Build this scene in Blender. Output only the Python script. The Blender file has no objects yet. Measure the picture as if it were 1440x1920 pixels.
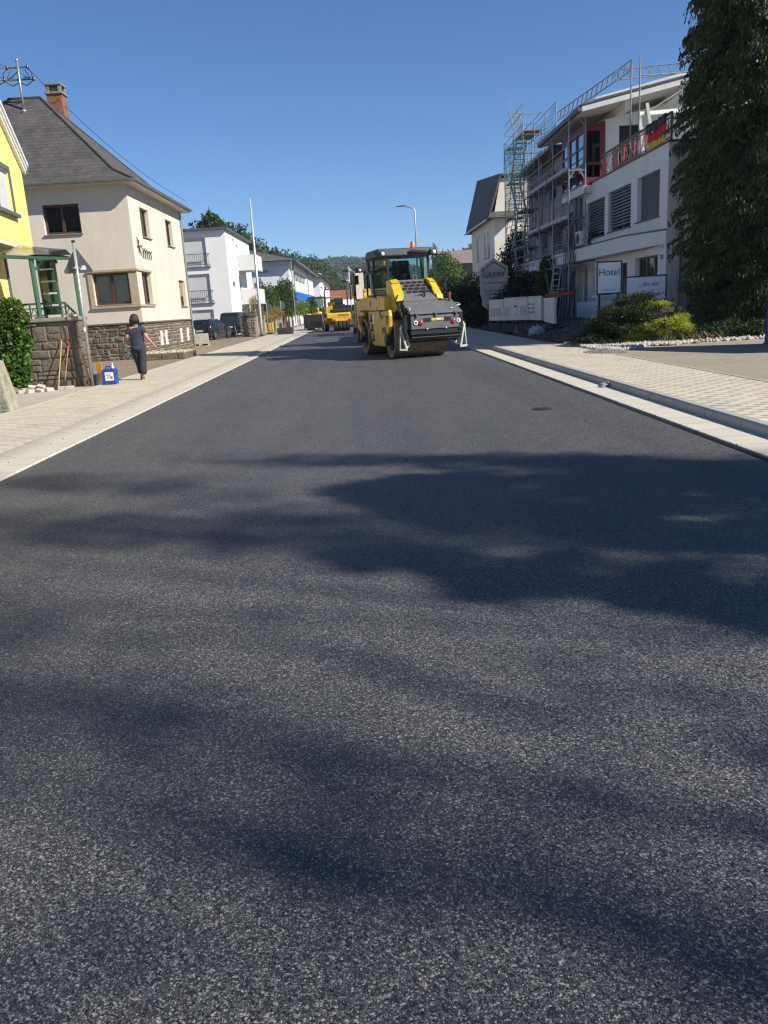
HAZE=0.00025
import bpy, bmesh, math, random
import numpy as np
from mathutils import Vector, Matrix
R=math.radians; sin=math.sin; cos=math.cos; PI=math.pi
random.seed(7); rng=np.random.default_rng(7)
scn=bpy.context.scene; COL=scn.collection

# ---------------------------------------------------------------- camera
H=1.6; FPX=1500.0; PITCH=R(14.395); YAWC=R(0.848); ROLL=R(3.4)
_c,_s=cos(ROLL),sin(ROLL)
_up=np.array([0,cos(PITCH),-sin(PITCH)]); _Y=np.array([-0.01433804,0.24857958,0.96850535])
_X=np.cross(_up,_Y); _X=_X if _X[0]>0 else -_X
def ray(px,py):
    dx,dy=px-720.,py-960.
    d=np.array([dx*_c-dy*_s,-dx*_s-dy*_c,FPX]); return d@_X,d@_Y,d@_up
def G(px,py,z=0.):
    a,b,c=ray(px,py); t=(z-H)/c; return Vector((a*t,b*t,z))
def aY(px,py,Y):
    a,b,c=ray(px,py); t=Y/b; return Vector((a*t,Y,H+c*t))
def aX(px,py,X):
    a,b,c=ray(px,py); t=X/a; return Vector((X,b*t,H+c*t))
cam=bpy.data.cameras.new('camera'); camo=bpy.data.objects.new('camera',cam); COL.objects.link(camo)
# camera axes in world coordinates (columns: right, up, back), rolled
r0=np.array([_X[0],_Y[0],_up[0]]); u0=np.array([_X[1],_Y[1],_up[1]]); f0=np.array([_X[2],_Y[2],_up[2]])
right=r0*_c-u0*_s; upv=r0*_s+u0*_c
camo.matrix_world=Matrix(((right[0],upv[0],-f0[0],0),(right[1],upv[1],-f0[1],0),(right[2],upv[2],-f0[2],H),(0,0,0,1)))
cam.sensor_fit='HORIZONTAL'; cam.sensor_width=36; cam.lens=36*FPX/1440; cam.clip_end=6000; cam.clip_start=.05
scn.camera=camo

# ---------------------------------------------------------------- mesh builder
class MB:
    def __init__(s): s.v=[]; s.f=[]; s.m=[]; s.mi=0
    def add(s,vs,fs):
        n=len(s.v); s.v+= [tuple(v) for v in vs]
        for f in fs: s.f.append([i+n for i in f]); s.m.append(s.mi)
        return s
    def hexa(s,p):   # 8 points: bottom 4 ccw, top 4 ccw
        return s.add(p,[(3,2,1,0),(4,5,6,7),(0,1,5,4),(1,2,6,5),(2,3,7,6),(3,0,4,7)])
    def box(s,x0,x1,y0,y1,z0,z1):
        return s.hexa([(x0,y0,z0),(x1,y0,z0),(x1,y1,z0),(x0,y1,z0),(x0,y0,z1),(x1,y0,z1),(x1,y1,z1),(x0,y1,z1)])
    def obox(s,c,u,n,w,d,z0,z1):   # oriented: centre of base c, u along width, n along depth
        u=Vector(u); n=Vector(n); c=Vector(c); a=u*(w/2); b=n*(d/2)
        q=[c-a-b,c+a-b,c+a+b,c-a+b]; Z=Vector((0,0,1))
        return s.hexa([x+Z*z0 for x in q]+[x+Z*z1 for x in q])
    def bar(s,p0,p1,w,h=None):     # square bar between two points
        p0=Vector(p0); p1=Vector(p1); d=(p1-p0)
        if d.length<1e-6: return s
        d.normalize(); h=h or w
        ref=Vector((0,0,1)) if abs(d.z)<.95 else Vector((0,1,0))
        a=d.cross(ref).normalized()*(w/2); b=a.cross(d).normalized()*(h/2)
        return s.hexa([p0-a-b,p0+a-b,p0+a+b,p0-a+b,p1-a-b,p1+a-b,p1+a+b,p1-a+b])
    def tube(s,pts,r,n=8,cap=True):
        pts=[Vector(p) for p in pts]; rs=r if isinstance(r,(list,tuple)) else [r]*len(pts)
        base=len(s.v); prev=None
        for i,p in enumerate(pts):
            d=(pts[min(i+1,len(pts)-1)]-pts[max(i-1,0)]).normalized()
            if prev is None:
                ref=Vector((0,0,1)) if abs(d.z)<.9 else Vector((1,0,0)); a=d.cross(ref).normalized()
            else: a=(prev-d*prev.dot(d)).normalized()
            prev=a; b=d.cross(a)
            for k in range(n):
                t=2*PI*k/n; s.v.append(tuple(p+(a*cos(t)+b*sin(t))*rs[i]))
        for i in range(len(pts)-1):
            for k in range(n):
                k2=(k+1)%n; s.f.append([base+i*n+k,base+i*n+k2,base+(i+1)*n+k2,base+(i+1)*n+k]); s.m.append(s.mi)
        if cap:
            s.f.append([base+k for k in range(n)][::-1]); s.m.append(s.mi)
            s.f.append([base+(len(pts)-1)*n+k for k in range(n)]); s.m.append(s.mi)
        return s
    def lathe(s,c,axis,prof,n=24,cap=True):   # prof: list of (distance along axis, radius)
        c=Vector(c); d=Vector(axis).normalized(); ref=Vector((0,0,1)) if abs(d.z)<.9 else Vector((1,0,0)); a=d.cross(ref).normalized(); b=d.cross(a); base=len(s.v); m=len(prof)
        for t,r in prof:
            r=max(r,1e-4); s.v+=[tuple(c+d*t+(a*cos(2*PI*k/n)+b*sin(2*PI*k/n))*r) for k in range(n)]
        for i in range(m-1):
            for k in range(n):
                k2=(k+1)%n; s.f.append([base+i*n+k,base+i*n+k2,base+(i+1)*n+k2,base+(i+1)*n+k]); s.m.append(s.mi)
        if cap:
            s.f.append([base+k for k in range(n)][::-1]); s.m.append(s.mi); s.f.append([base+(m-1)*n+k for k in range(n)]); s.m.append(s.mi)
        return s
    def prism(s,poly,d):   # poly: coplanar 3d points, extruded by vector d
        n=len(poly); P=[Vector(p) for p in poly]; d=Vector(d)
        return s.add(P+[p+d for p in P],[list(range(n))[::-1],list(range(n,2*n))]+[(i,(i+1)%n,n+(i+1)%n,n+i) for i in range(n)])
    def quad(s,a,b,c,d): return s.add([a,b,c,d],[(0,1,2,3)])
    def blob(s,c,rx,ry,rz,n=10,m=7,jit=0.,seed=0):
        rr=random.Random(seed); vs=[]; fs=[]; c=Vector(c)
        for i in range(m+1):
            t=PI*i/m
            for k in range(n):
                p=2*PI*k/n; j=1+jit*(rr.random()-.5)*2
                vs.append(c+Vector((rx*sin(t)*cos(p)*j,ry*sin(t)*sin(p)*j,rz*cos(t)*j)))
        for i in range(m):
            for k in range(n):
                k2=(k+1)%n; fs.append((i*n+k,(i+1)*n+k,(i+1)*n+k2,i*n+k2))
        return s.add(vs,fs)
def link(o,parent=None,world=True):
    COL.objects.link(o)
    if parent is not None:
        o.parent=parent
        if world: o.matrix_parent_inverse=wmat(parent).inverted()
    return o
def wmat(o):
    m=Matrix.LocRotScale(o.location,o.rotation_euler,o.scale)
    return wmat(o.parent)@o.matrix_parent_inverse@m if o.parent else m
def obj(name,mb,mats,parent=None,world=True,smooth=False,bevel=0,seg=2):
    me=bpy.data.meshes.new(name); me.from_pydata(mb.v,[],mb.f)
    mats=mats if isinstance(mats,(list,tuple)) else [mats]
    for m in mats: me.materials.append(m)
    me.polygons.foreach_set('material_index',mb.m)
    bm=bmesh.new(); bm.from_mesh(me); bmesh.ops.recalc_face_normals(bm,faces=bm.faces); bm.to_mesh(me); bm.free()
    if smooth: me.polygons.foreach_set('use_smooth',[True]*len(me.polygons))
    o=bpy.data.objects.new(name,me); link(o,parent,world)
    if bevel:
        b=o.modifiers.new('bevel','BEVEL'); b.width=bevel; b.segments=seg; b.limit_method='ANGLE'; b.angle_limit=R(40)
    if smooth:
        pass
    return o
def np_obj(name,v,f,mat,parent=None,world=True,smooth=False):   # v (n,3); f (m,k) arrays
    me=bpy.data.meshes.new(name); k=f.shape[1]
    me.vertices.add(len(v)); me.vertices.foreach_set('co',v.astype(np.float32).ravel())
    me.loops.add(f.size); me.loops.foreach_set('vertex_index',f.astype(np.int32).ravel())
    me.polygons.add(len(f)); me.polygons.foreach_set('loop_start',np.arange(0,f.size,k,dtype=np.int32))
    me.update(calc_edges=True); me.materials.append(mat)
    if smooth: me.polygons.foreach_set('use_smooth',np.ones(len(f),dtype=bool))
    o=bpy.data.objects.new(name,me); return link(o,parent,world)
def tag(o,label,cat=None,group=None,kind=None):
    if label: o['label']=label
    if cat: o['category']=cat
    if group: o['group']=group
    if kind: o['kind']=kind
    return o
def thing(name,label,cat,loc=(0,0,0),rz=0,group=None):
    o=bpy.data.objects.new(name,None); o.empty_display_size=.3; COL.objects.link(o)
    o.location=loc; o.rotation_euler=(0,0,rz); return tag(o,label,cat,group)
def structure(o): o['kind']='structure'; return o
def copy_tree(o,parent=None):
    c=o.copy(); COL.objects.link(c)
    if parent is not None: c.parent=parent
    for ch in list(o.children): copy_tree(ch,c)
    return c
def text(name,body,mat,parent,size,origin,u,v,ext=.004,shear=0,align='CENTER',sx=1.0,offset=0.0):
    cu=bpy.data.curves.new(name,'FONT'); cu.body=body; cu.size=size; cu.extrude=ext; cu.shear=shear; cu.align_x=align; cu.offset=offset
    cu.materials.append(mat); o=bpy.data.objects.new(name,cu)
    u=Vector(u).normalized(); v=Vector(v).normalized(); n=u.cross(v)
    M_=Matrix(((u.x*sx,v.x,n.x,origin[0]),(u.y*sx,v.y,n.y,origin[1]),(u.z*sx,v.z,n.z,origin[2]),(0,0,0,1)))
    COL.objects.link(o); o.parent=parent; o.matrix_parent_inverse=wmat(parent).inverted(); o.matrix_basis=M_
    return o

# ---------------------------------------------------------------- materials
class NT:
    def __init__(s,name):
        s.mat=bpy.data.materials.new(name); s.mat.use_nodes=True; s.t=s.mat.node_tree; s.n=s.t.nodes
        s.b=s.n['Principled BSDF']; s.out=s.n['Material Output']
    def node(s,t,**kw):
        n=s.n.new(t)
        for k,v in kw.items():
            if k in n.inputs: n.inputs[k].default_value=v
            else: setattr(n,k,v)
        return n
    def l(s,a,b): s.t.links.new(a,b)
    def math(s,op,a,b=None,c=None,clamp=False):
        n=s.n.new('ShaderNodeMath'); n.operation=op; n.use_clamp=clamp
        for i,x in enumerate((a,b,c)):
            if x is None: continue
            if isinstance(x,(int,float)): n.inputs[i].default_value=x
            else: s.l(x,n.inputs[i])
        return n.outputs[0]
    def mix(s,fac,a,b,blend='MIX'):
        n=s.n.new('ShaderNodeMix'); n.data_type='RGBA'; n.blend_type=blend
        for i,x in ((0,fac),(6,a),(7,b)):
            if isinstance(x,(int,float)): n.inputs[i].default_value=x
            elif isinstance(x,(tuple,list)): n.inputs[i].default_value=(*x[:3],1)
            else: s.l(x,n.inputs[i])
        return n.outputs[2]
    def coord(s,kind='Object',scale=(1,1,1)):
        tc=s.n.new('ShaderNodeTexCoord'); 
        if scale==(1,1,1): return tc.outputs[kind]
        mp=s.n.new('ShaderNodeMapping'); mp.inputs['Scale'].default_value=scale; s.l(tc.outputs[kind],mp.inputs[0]); return mp.outputs[0]
    def noise(s,scale,detail=4,rough=.55,vec=None):
        n=s.node('ShaderNodeTexNoise',Scale=scale,Detail=detail,Roughness=rough)
        if vec is not None: s.l(vec,n.inputs['Vector'])
        return n
    def ramp(s,fac,stops):
        n=s.n.new('ShaderNodeValToRGB'); e=n.color_ramp.elements
        while len(e)<len(stops): e.new(.5)
        for i,(p,c) in enumerate(stops):
            e[i].position=p; e[i].color=(*c,1) if isinstance(c,(tuple,list)) else (c,c,c,1)
        s.l(fac,n.inputs[0]); return n.outputs[0]
    def bump(s,h,strength=.3,dist=.02,normal=None):
        n=s.node('ShaderNodeBump',Strength=strength,Distance=dist); s.l(h,n.inputs['Height'])
        if normal is not None: s.l(normal,n.inputs['Normal'])
        s.l(n.outputs[0],s.b.inputs['Normal']); return n.outputs[0]
    def wallcoord(s,su=1,sv=1):   # (along wall, height, 0) for upright or sloping faces
        g=s.n.new('ShaderNodeNewGeometry'); o=s.coord('Object')
        a=s.n.new('ShaderNodeSeparateXYZ'); s.l(o,a.inputs[0])
        b=s.n.new('ShaderNodeSeparateXYZ'); s.l(g.outputs['True Normal'],b.inputs[0])
        ax=s.math('GREATER_THAN',s.math('ABSOLUTE',b.outputs[0]),s.math('ABSOLUTE',b.outputs[1]))
        u=s.math('ADD',s.math('MULTIPLY',a.outputs[1],ax),s.math('MULTIPLY',a.outputs[0],s.math('SUBTRACT',1,ax)))
        cb=s.n.new('ShaderNodeCombineXYZ'); s.l(s.math('MULTIPLY',u,su),cb.inputs[0]); s.l(s.math('MULTIPLY',a.outputs[2],sv),cb.inputs[1])
        return cb.outputs[0]
def mul(c,k): return tuple(min(1,x*k) for x in c)
def M(name,col,rough=.6,metal=0.,var=.18,scale=3.,bump=0.,bscale=60.,bdist=.01,spec=.5,coat=0.,dirt=None):
    t=NT(name); n=t.noise(scale,5,.6,t.coord())
    c=t.mix(t.ramp(n.outputs[0],[(.3,0.),(.7,1.)]),mul(col,1-var),mul(col,1+var*.6))
    if dirt:
        d=t.noise(dirt[1],6,.7,t.coord('Object',(1,1,.35)))
        c=t.mix(t.ramp(d.outputs[0],[(.48,0.),(.72,dirt[2])]),c,dirt[0])
    t.l(c,t.b.inputs['Base Color']); t.b.inputs['Roughness'].default_value=rough; t.b.inputs['Metallic'].default_value=metal
    t.b.inputs['Specular IOR Level'].default_value=spec; t.b.inputs['Coat Weight'].default_value=coat
    if rough>.1:
        rr=t.noise(scale*4,3,.6,t.coord()); t.l(t.math('MULTIPLY_ADD',rr.outputs[0],.24,rough-.12,clamp=True),t.b.inputs['Roughness'])
    if bump: t.bump(t.noise(bscale,4,.6,t.coord()).outputs[0],bump,bdist)
    return t.mat
def foliage(name,dark,light,trans=.3,scale=.8,rough=.55):
    t=NT(name); g=t.n.new('ShaderNodeNewGeometry')
    n=t.noise(scale,3,.6,t.coord())
    f=t.math('ADD',t.math('MULTIPLY',g.outputs['Random Per Island'],.55),t.math('MULTIPLY',n.outputs[0],.5))
    c=t.mix(t.ramp(f,[(.2,0.),(.85,1.)]),dark,light)
    t.l(c,t.b.inputs['Base Color']); t.b.inputs['Roughness'].default_value=rough; t.b.inputs['Specular IOR Level'].default_value=.3
    tr=t.n.new('ShaderNodeBsdfTranslucent'); t.l(c,tr.inputs[0])
    mx=t.n.new('ShaderNodeMixShader'); mx.inputs[0].default_value=trans
    t.l(t.b.outputs[0],mx.inputs[1]); t.l(tr.outputs[0],mx.inputs[2]); t.l(mx.outputs[0],t.out.inputs[0]); return t.mat
def glass(name,tint=(.75,.85,.82),refl=1.0,rough=.02):
    t=NT(name); tr=t.n.new('ShaderNodeBsdfTransparent'); tr.inputs[0].default_value=(*tint,1)
    gl=t.n.new('ShaderNodeBsdfGlossy'); gl.inputs['Roughness'].default_value=rough
    fr=t.node('ShaderNodeFresnel',IOR=1.5); mx=t.n.new('ShaderNodeMixShader')
    t.l(t.math('MULTIPLY',fr.outputs[0],refl,clamp=True),mx.inputs[0]); t.l(tr.outputs[0],mx.inputs[1]); t.l(gl.outputs[0],mx.inputs[2]); t.l(mx.outputs[0],t.out.inputs[0]); return t.mat
def stone_mat(name,cols,mortar_unused=None,bump=.5,bscale=18.):
    t=NT(name); g=t.n.new('ShaderNodeNewGeometry')
    c=t.ramp(g.outputs['Random Per Island'],[(i/(len(cols)-1),c) for i,c in enumerate(cols)])
    n=t.noise(9,6,.7,t.coord()); c=t.mix(t.ramp(n.outputs[0],[(.3,.0),(.75,.75)]),c,mul(cols[0],.45))
    n2=t.noise(3.,4,.6,t.coord()); c=t.mix(t.ramp(n2.outputs[0],[(.55,0.),(.75,.45)]),c,(.30,.27,.19))
    t.l(c,t.b.inputs['Base Color']); t.b.inputs['Roughness'].default_value=.85
    t.bump(t.noise(bscale,6,.7,t.coord()).outputs[0],bump,.05); return t.mat
def leaf_quads(c,n_,up,l,w,fold=0):
    """c centres (n,3), n_ leaf direction (n,3), up a second direction (n,3), l,w sizes -> diamond quads"""
    a=n_/np.linalg.norm(n_,axis=1,keepdims=True); b=np.cross(a,up); b/=np.linalg.norm(b,axis=1,keepdims=True)+1e-9
    l=np.asarray(l).reshape(-1,1); w=np.asarray(w).reshape(-1,1)
    v=np.stack([c-a*l*.5,c+b*w*.5-a*l*.05,c+a*l*.5,c-b*w*.5-a*l*.05],1).reshape(-1,3)
    f=np.arange(len(v)).reshape(-1,4); return v,f
def rand_dir(n): 
    d=rng.normal(size=(n,3)); return d/np.linalg.norm(d,axis=1,keepdims=True)
# ================================================================ sky, sun, haze
SUN=Vector((1.0,-.48,.85)).normalized()
w=bpy.data.worlds.new('World'); scn.world=w; w.use_nodes=True; nt=w.node_tree
sk=nt.nodes.new('ShaderNodeTexSky'); sk.sky_type='NISHITA'; sk.sun_disc=False
sk.sun_elevation=math.asin(SUN.z); sk.sun_rotation=math.atan2(SUN.x,SUN.y); sk.altitude=250; sk.air_density=.8; sk.dust_density=0; sk.ozone_density=7.5
bg=nt.nodes['Background']; hs=nt.nodes.new('ShaderNodeHueSaturation'); hs.inputs['Saturation'].default_value=1.06; nt.links.new(sk.outputs[0],hs.inputs['Color']); nt.links.new(hs.outputs[0],bg.inputs[0]); bg.inputs[1].default_value=.088
sl=bpy.data.lights.new('sun','SUN'); sl.energy=4.9; sl.angle=R(.55); sl.color=(1,.945,.86)
so=bpy.data.objects.new('sun',sl); COL.objects.link(so); so.rotation_euler=(-SUN).to_track_quat('-Z','Y').to_euler()
scn.view_settings.view_transform='Standard'; scn.view_settings.look='None'; scn.view_settings.gamma=1; scn.view_settings.exposure=0.58
scn.cycles.max_bounces=6; scn.cycles.transparent_max_bounces=12; scn.cycles.volume_bounces=0; scn.cycles.use_denoising=True; scn.cycles.denoising_input_passes='RGB_ALBEDO_NORMAL'; scn.cycles.denoising_prefilter='NONE'; scn.cycles.use_light_tree=False; w.cycles.sampling_method='MANUAL'; w.cycles.sample_map_resolution=512; scn.cycles.pixel_filter_type='BLACKMAN_HARRIS'; scn.cycles.filter_width=1.25
scn.cycles.sample_clamp_indirect=4

# ================================================================ setting materials
def asphalt_mat():
    t=NT('fresh_asphalt'); o=t.coord()
    wob=t.noise(260,2,.5,o); a=t.n.new('ShaderNodeVectorMath'); a.operation='MULTIPLY_ADD'; t.l(wob.outputs['Color'],a.inputs[0]); a.inputs[1].default_value=(.007,.007,.007); t.l(o,a.inputs[2]); ow=a.outputs[0]
    vo=t.node('ShaderNodeTexVoronoi',Scale=145.,feature='F1',Randomness=1.); t.l(ow,vo.inputs['Vector'])
    vs=t.node('ShaderNodeTexVoronoi',Scale=300.,feature='F1'); t.l(ow,vs.inputs['Vector'])
    big=t.noise(.55,5,.6,t.coord('Object',(1.6,.35,1))); mid=t.noise(3.2,5,.65,t.coord('Object',(1.3,.6,1)))
    lap=t.noise(1.,3,.5,t.coord('Object',(1.5,.03,1))); tone=t.noise(.22,4,.6,o); wear=t.noise(22,4,.7,o)
    # share of bare, rough aggregate: large soft patches and lap bands along the rolling direction
    patch=t.math('ADD',t.math('ADD',t.math('MULTIPLY',big.outputs[0],.6),t.math('MULTIPLY',mid.outputs[0],.36)),t.math('MULTIPLY_ADD',lap.outputs[0],.5,-.12))
    sp=t.n.new('ShaderNodeSeparateColor'); t.l(vo.outputs['Color'],sp.inputs[0])
    sp2=t.n.new('ShaderNodeSeparateColor'); t.l(vs.outputs['Color'],sp2.inputs[0])
    bare=t.math('GREATER_THAN',t.math('ADD',sp.outputs[2],t.math('MULTIPLY',patch,.34)),1.05); bare2=t.math('GREATER_THAN',t.math('ADD',sp2.outputs[2],t.math('MULTIPLY',patch,.34)),1.04)
    base=t.mix(patch,(.043,.044,.049),(.100,.098,.100)); base=t.mix(t.ramp(tone.outputs[0],[(.38,.35),(.60,0.)]),base,(.034,.035,.040))
    base=t.mix(t.math('MULTIPLY',sp.outputs[0],.5),base,(.030,.031,.035)); base=t.mix(t.ramp(wear.outputs[0],[(.48,0.),(.7,.45)]),base,(.022,.022,.025))
    base=t.mix(t.math('MULTIPLY',t.math('GREATER_THAN',vo.outputs['Distance'],.66),.7),base,(.008,.008,.010))  # bitumen between the stones, pit shadows put into its dark colour
    base=t.mix(t.math('MULTIPLY',bare,t.math('MULTIPLY_ADD',sp.outputs[1],.55,.2)),base,(.46,.44,.39)); base=t.mix(t.math('MULTIPLY',bare2,t.math('MULTIPLY_ADD',sp2.outputs[1],.5,.2)),base,(.40,.38,.34))
    t.l(base,t.b.inputs['Base Color'])
    t.l(t.math('MULTIPLY_ADD',sp.outputs[1],.30,.40),t.b.inputs['Roughness']); t.b.inputs['Specular IOR Level'].default_value=.4
    # every stone has a facet of its own
    def facet(v,k):
        a=t.n.new('ShaderNodeVectorMath'); a.operation='SUBTRACT'; t.l(v,a.inputs[0]); a.inputs[1].default_value=(.5,.5,.5)
        sc=t.n.new('ShaderNodeVectorMath'); sc.operation='SCALE'; t.l(a.outputs[0],sc.inputs[0]); t.l(t.math('MULTIPLY_ADD',patch,k*1.2,k*.4),sc.inputs['Scale'])
        b=t.n.new('ShaderNodeVectorMath'); b.operation='MULTIPLY'; t.l(sc.outputs[0],b.inputs[0]); b.inputs[1].default_value=(1,1,0); return b.outputs[0]
    g=t.n.new('ShaderNodeNewGeometry')
    s1=t.n.new('ShaderNodeVectorMath'); s1.operation='ADD'; t.l(facet(vo.outputs['Color'],1.8),s1.inputs[0]); t.l(facet(vs.outputs['Color'],1.3),s1.inputs[1])
    s2=t.n.new('ShaderNodeVectorMath'); s2.operation='ADD'; t.l(s1.outputs[0],s2.inputs[0]); t.l(g.outputs['Normal'],s2.inputs[1])
    s3=t.n.new('ShaderNodeVectorMath'); s3.operation='NORMALIZE'; t.l(s2.outputs[0],s3.inputs[0])
    t.bump(vo.outputs['Distance'],.5,.006,s3.outputs[0]).node.invert=True
    return t.mat
def paver_mat(name,c1,c2,joint,rw=.17,rl=.30,strength=.95):
    t=NT(name); o=t.coord(); s=t.n.new('ShaderNodeSeparateXYZ'); t.l(o,s.inputs[0])
    xr=t.math('DIVIDE',s.outputs[0],rw); row=t.math('FLOOR',xr); off=t.math('MULTIPLY',t.math('MODULO',t.math('ABSOLUTE',row),2),.5)
    yy=t.math('ADD',t.math('DIVIDE',s.outputs[1],rl),off); fy=t.math('FRACT',yy); fx=t.math('FRACT',xr)
    head=t.math('LESS_THAN',fy,.22); bed=t.math('LESS_THAN',fx,.06)
    n=t.noise(.7,5,.6,o); n2=t.noise(40,3,.6,o)
    cb=t.n.new('ShaderNodeCombineXYZ'); t.l(row,cb.inputs[0]); t.l(t.math('FLOOR',yy),cb.inputs[1])
    wn=t.n.new('ShaderNodeTexWhiteNoise'); wn.noise_dimensions='2D'; t.l(cb.outputs[0],wn.inputs['Vector'])
    c=t.mix(n.outputs[0],c1,c2); c=t.mix(t.math('MULTIPLY',wn.outputs[0],.35),c,mul(c1,.78)); c=t.mix(t.math('MULTIPLY',n2.outputs[0],.3),c,mul(c1,.7))
    jn=t.noise(2.5,5,.7,o); c=t.mix(t.math('MULTIPLY',head,t.math('MULTIPLY',t.ramp(jn.outputs[0],[(.25,.25),(.65,1.)]),strength)),c,joint); c=t.mix(t.math('MULTIPLY',bed,strength*.35),c,joint)
    d=t.noise(1.6,6,.7,o); c=t.mix(t.ramp(d.outputs[0],[(.5,0.),(.75,.5)]),c,(.20,.17,.12))
    t.l(c,t.b.inputs['Base Color']); t.b.inputs['Roughness'].default_value=.85
    t.bump(t.math('SUBTRACT',1,t.math('MAXIMUM',head,bed)),.35,.008); return t.mat
def slab_mat(name,col,length=1.0,along=1):   # concrete strip with cross joints every `length`
    t=NT(name); o=t.coord(); s=t.n.new('ShaderNodeSeparateXYZ'); t.l(o,s.inputs[0])
    fy=t.math('FRACT',t.math('DIVIDE',s.outputs[along],length)); j=t.math('LESS_THAN',fy,.018/length*1.0)
    n=t.noise(1.5,6,.65,o); n2=t.noise(55,3,.6,o)
    c=t.mix(n.outputs[0],mul(col,.8),mul(col,1.12)); c=t.mix(t.math('MULTIPLY',n2.outputs[0],.3),c,mul(col,.6))
    fl=t.n.new('ShaderNodeTexWhiteNoise'); fl.noise_dimensions='1D'; t.l(t.math('FLOOR',t.math('DIVIDE',s.outputs[along],length)),fl.inputs['W'])
    c=t.mix(t.math('MULTIPLY',fl.outputs[0],.25),c,mul(col,.7)); c=t.mix(t.math('MULTIPLY',j,.7),c,mul(col,.25))
    t.l(c,t.b.inputs['Base Color']); t.b.inputs['Roughness'].default_value=.8; t.bump(t.noise(70,4,.7,o).outputs[0],.25,.004); return t.mat
def dirt_mat(name,a,b,scale=1.2,bs=30,bd=.03):
    t=NT(name); o=t.coord(); n=t.noise(scale,7,.7,o); n2=t.noise(bs,5,.7,o); n3=t.noise(9,4,.6,o)
    c=t.mix(t.ramp(n.outputs[0],[(.32,0.),(.68,1.)]),a,b); c=t.mix(t.ramp(n2.outputs[0],[(.4,0.),(.7,.5)]),c,mul(a,.5)); c=t.mix(t.ramp(n3.outputs[0],[(.5,0.),(.7,.35)]),c,mul(b,1.35))
    t.l(c,t.b.inputs['Base Color']); t.b.inputs['Roughness'].default_value=.9; t.bump(n2.outputs[0],.6,bd); return t.mat
mAsph=asphalt_mat()
mPavR=paver_mat('sidewalk_pavers',(.55,.49,.37),(.65,.59,.465),(.14,.12,.085))
mPavL=paver_mat('sidewalk_pavers_pale',(.52,.465,.35),(.63,.57,.45),(.20,.17,.12),.2,.3,.6)
mGut=slab_mat('gutter_concrete',(.60,.55,.44),.5); mKerb=slab_mat('kerb_concrete',(.40,.39,.36),1.0); mBord=slab_mat('border_concrete',(.44,.42,.37),1.0)
mYard=dirt_mat('brown_yard_gravel',(.20,.155,.095),(.30,.25,.17)); mDrive=dirt_mat('driveway_grit',(.27,.235,.165),(.34,.30,.22),.7,45,.01)
mTerr=dirt_mat('meadow_ground',(.07,.085,.03),(.15,.13,.06),.05,2,.1); mSoil=dirt_mat('dark_soil',(.09,.08,.068),(.15,.135,.115),1.5,18,.06)

# ================================================================ ground, road, kerbs
def grid(name,x0,x1,y0,y1,nx,ny,zf,mat,kind='structure'):
    xs=np.linspace(x0,x1,nx+1); ys=np.linspace(y0,y1,ny+1); X,Y=np.meshgrid(xs,ys,indexing='ij')
    Z=np.vectorize(zf)(X,Y); v=np.stack([X,Y,Z],-1).reshape(-1,3)
    i,j=np.meshgrid(np.arange(nx),np.arange(ny),indexing='ij'); a=(i*(ny+1)+j).ravel()
    f=np.stack([a,a+ny+1,a+ny+2,a+1],1); o=np_obj(name,v,f,mat,smooth=True); o['kind']=kind; return o
def sst(a,b,x):
    t=min(1,max(0,(x-a)/(b-a))); return t*t*(3-2*t)
ground=grid('ground',-3000,3000,-400,5600,40,40,lambda x,y:-.06,mTerr)
XL,XR=-4.02,3.76
def strip(name,x0,x1,y0,y1,z,mat):
    mb=MB(); mb.quad((x0,y0,z),(x1,y0,z),(x1,y1,z),(x0,y1,z)); o=obj(name,mb,mat); o['kind']='structure'; return o
strip('road',XL-.05,XR+.05,-25,260,0.0,mAsph)
def profile(name,prof,y0,y1,mat):   # extruded cross-section along the street
    mb=MB(); mb.prism([(x,y0,z) for x,z in prof],(0,y1-y0,0)); o=obj(name,mb,mat,bevel=.008); o['kind']='structure'; return o
profile('gutter_right',[(XR,-.05),(4.26,-.05),(4.26,.016),(XR,.022)],-20,200,mGut)
profile('kerb_right',[(4.265,-.05),(4.42,-.05),(4.42,.125),(4.30,.125),(4.27,.10)],-20,200,mKerb)
profile('gutter_left',[(XL,-.05),(-4.40,-.05),(-4.40,.018),(XL,.024)],-20,200,mGut)
mKerbL=slab_mat('kerb_concrete_warm',(.42,.385,.31),1.0)
profile('kerb_left',[(-4.405,-.05),(-4.72,-.05),(-4.72,.062),(-4.60,.062),(-4.50,.05),(-4.42,.026)],-20,200,mKerbL)
strip('sidewalk_right',4.425,6.25,-20,200,.115,mPavR); strip('sidewalk_left',-6.75,-4.725,-20,200,.055,mPavL)
profile('border_right',[(6.252,-.05),(6.33,-.05),(6.33,.125),(6.252,.125)],-20,27,mBord)
profile('border_left',[(-6.752,-.05),(-6.85,-.05),(-6.85,.066),(-6.752,.066)],-20,60,mBord)
def zR(x,y): return .10+.50*sst(6.6,8.6,x)*sst(26,31,y)+.05*(sin(x*3.1+y*1.7)*sin(y*2.3))*sst(6.5,7.2,x)*sst(27,30,y)
grid('driveway',6.332,60,-20,26.4,30,40,lambda x,y:.10,mDrive)
grid('hotel_forecourt',6.332,40,26.4,110,120,240,zR,mSoil)
grid('left_yard',-60,-6.852,-20,110,60,60,lambda x,y:.045,mYard)
strip('bitumen_joint',3.69,3.757,-20,200,.006,M('bitumen',(.012,.012,.013),.35)); strip('wall_foot_paving',-12,-6.855,12,20.98,.052,dirt_mat('pale_dusty_paving',(.36,.325,.255),(.46,.42,.335),.9,25,.01))
strip('kerb_lowering',4.43,6.24,27.0,27.12,.119,mBord)
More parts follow.
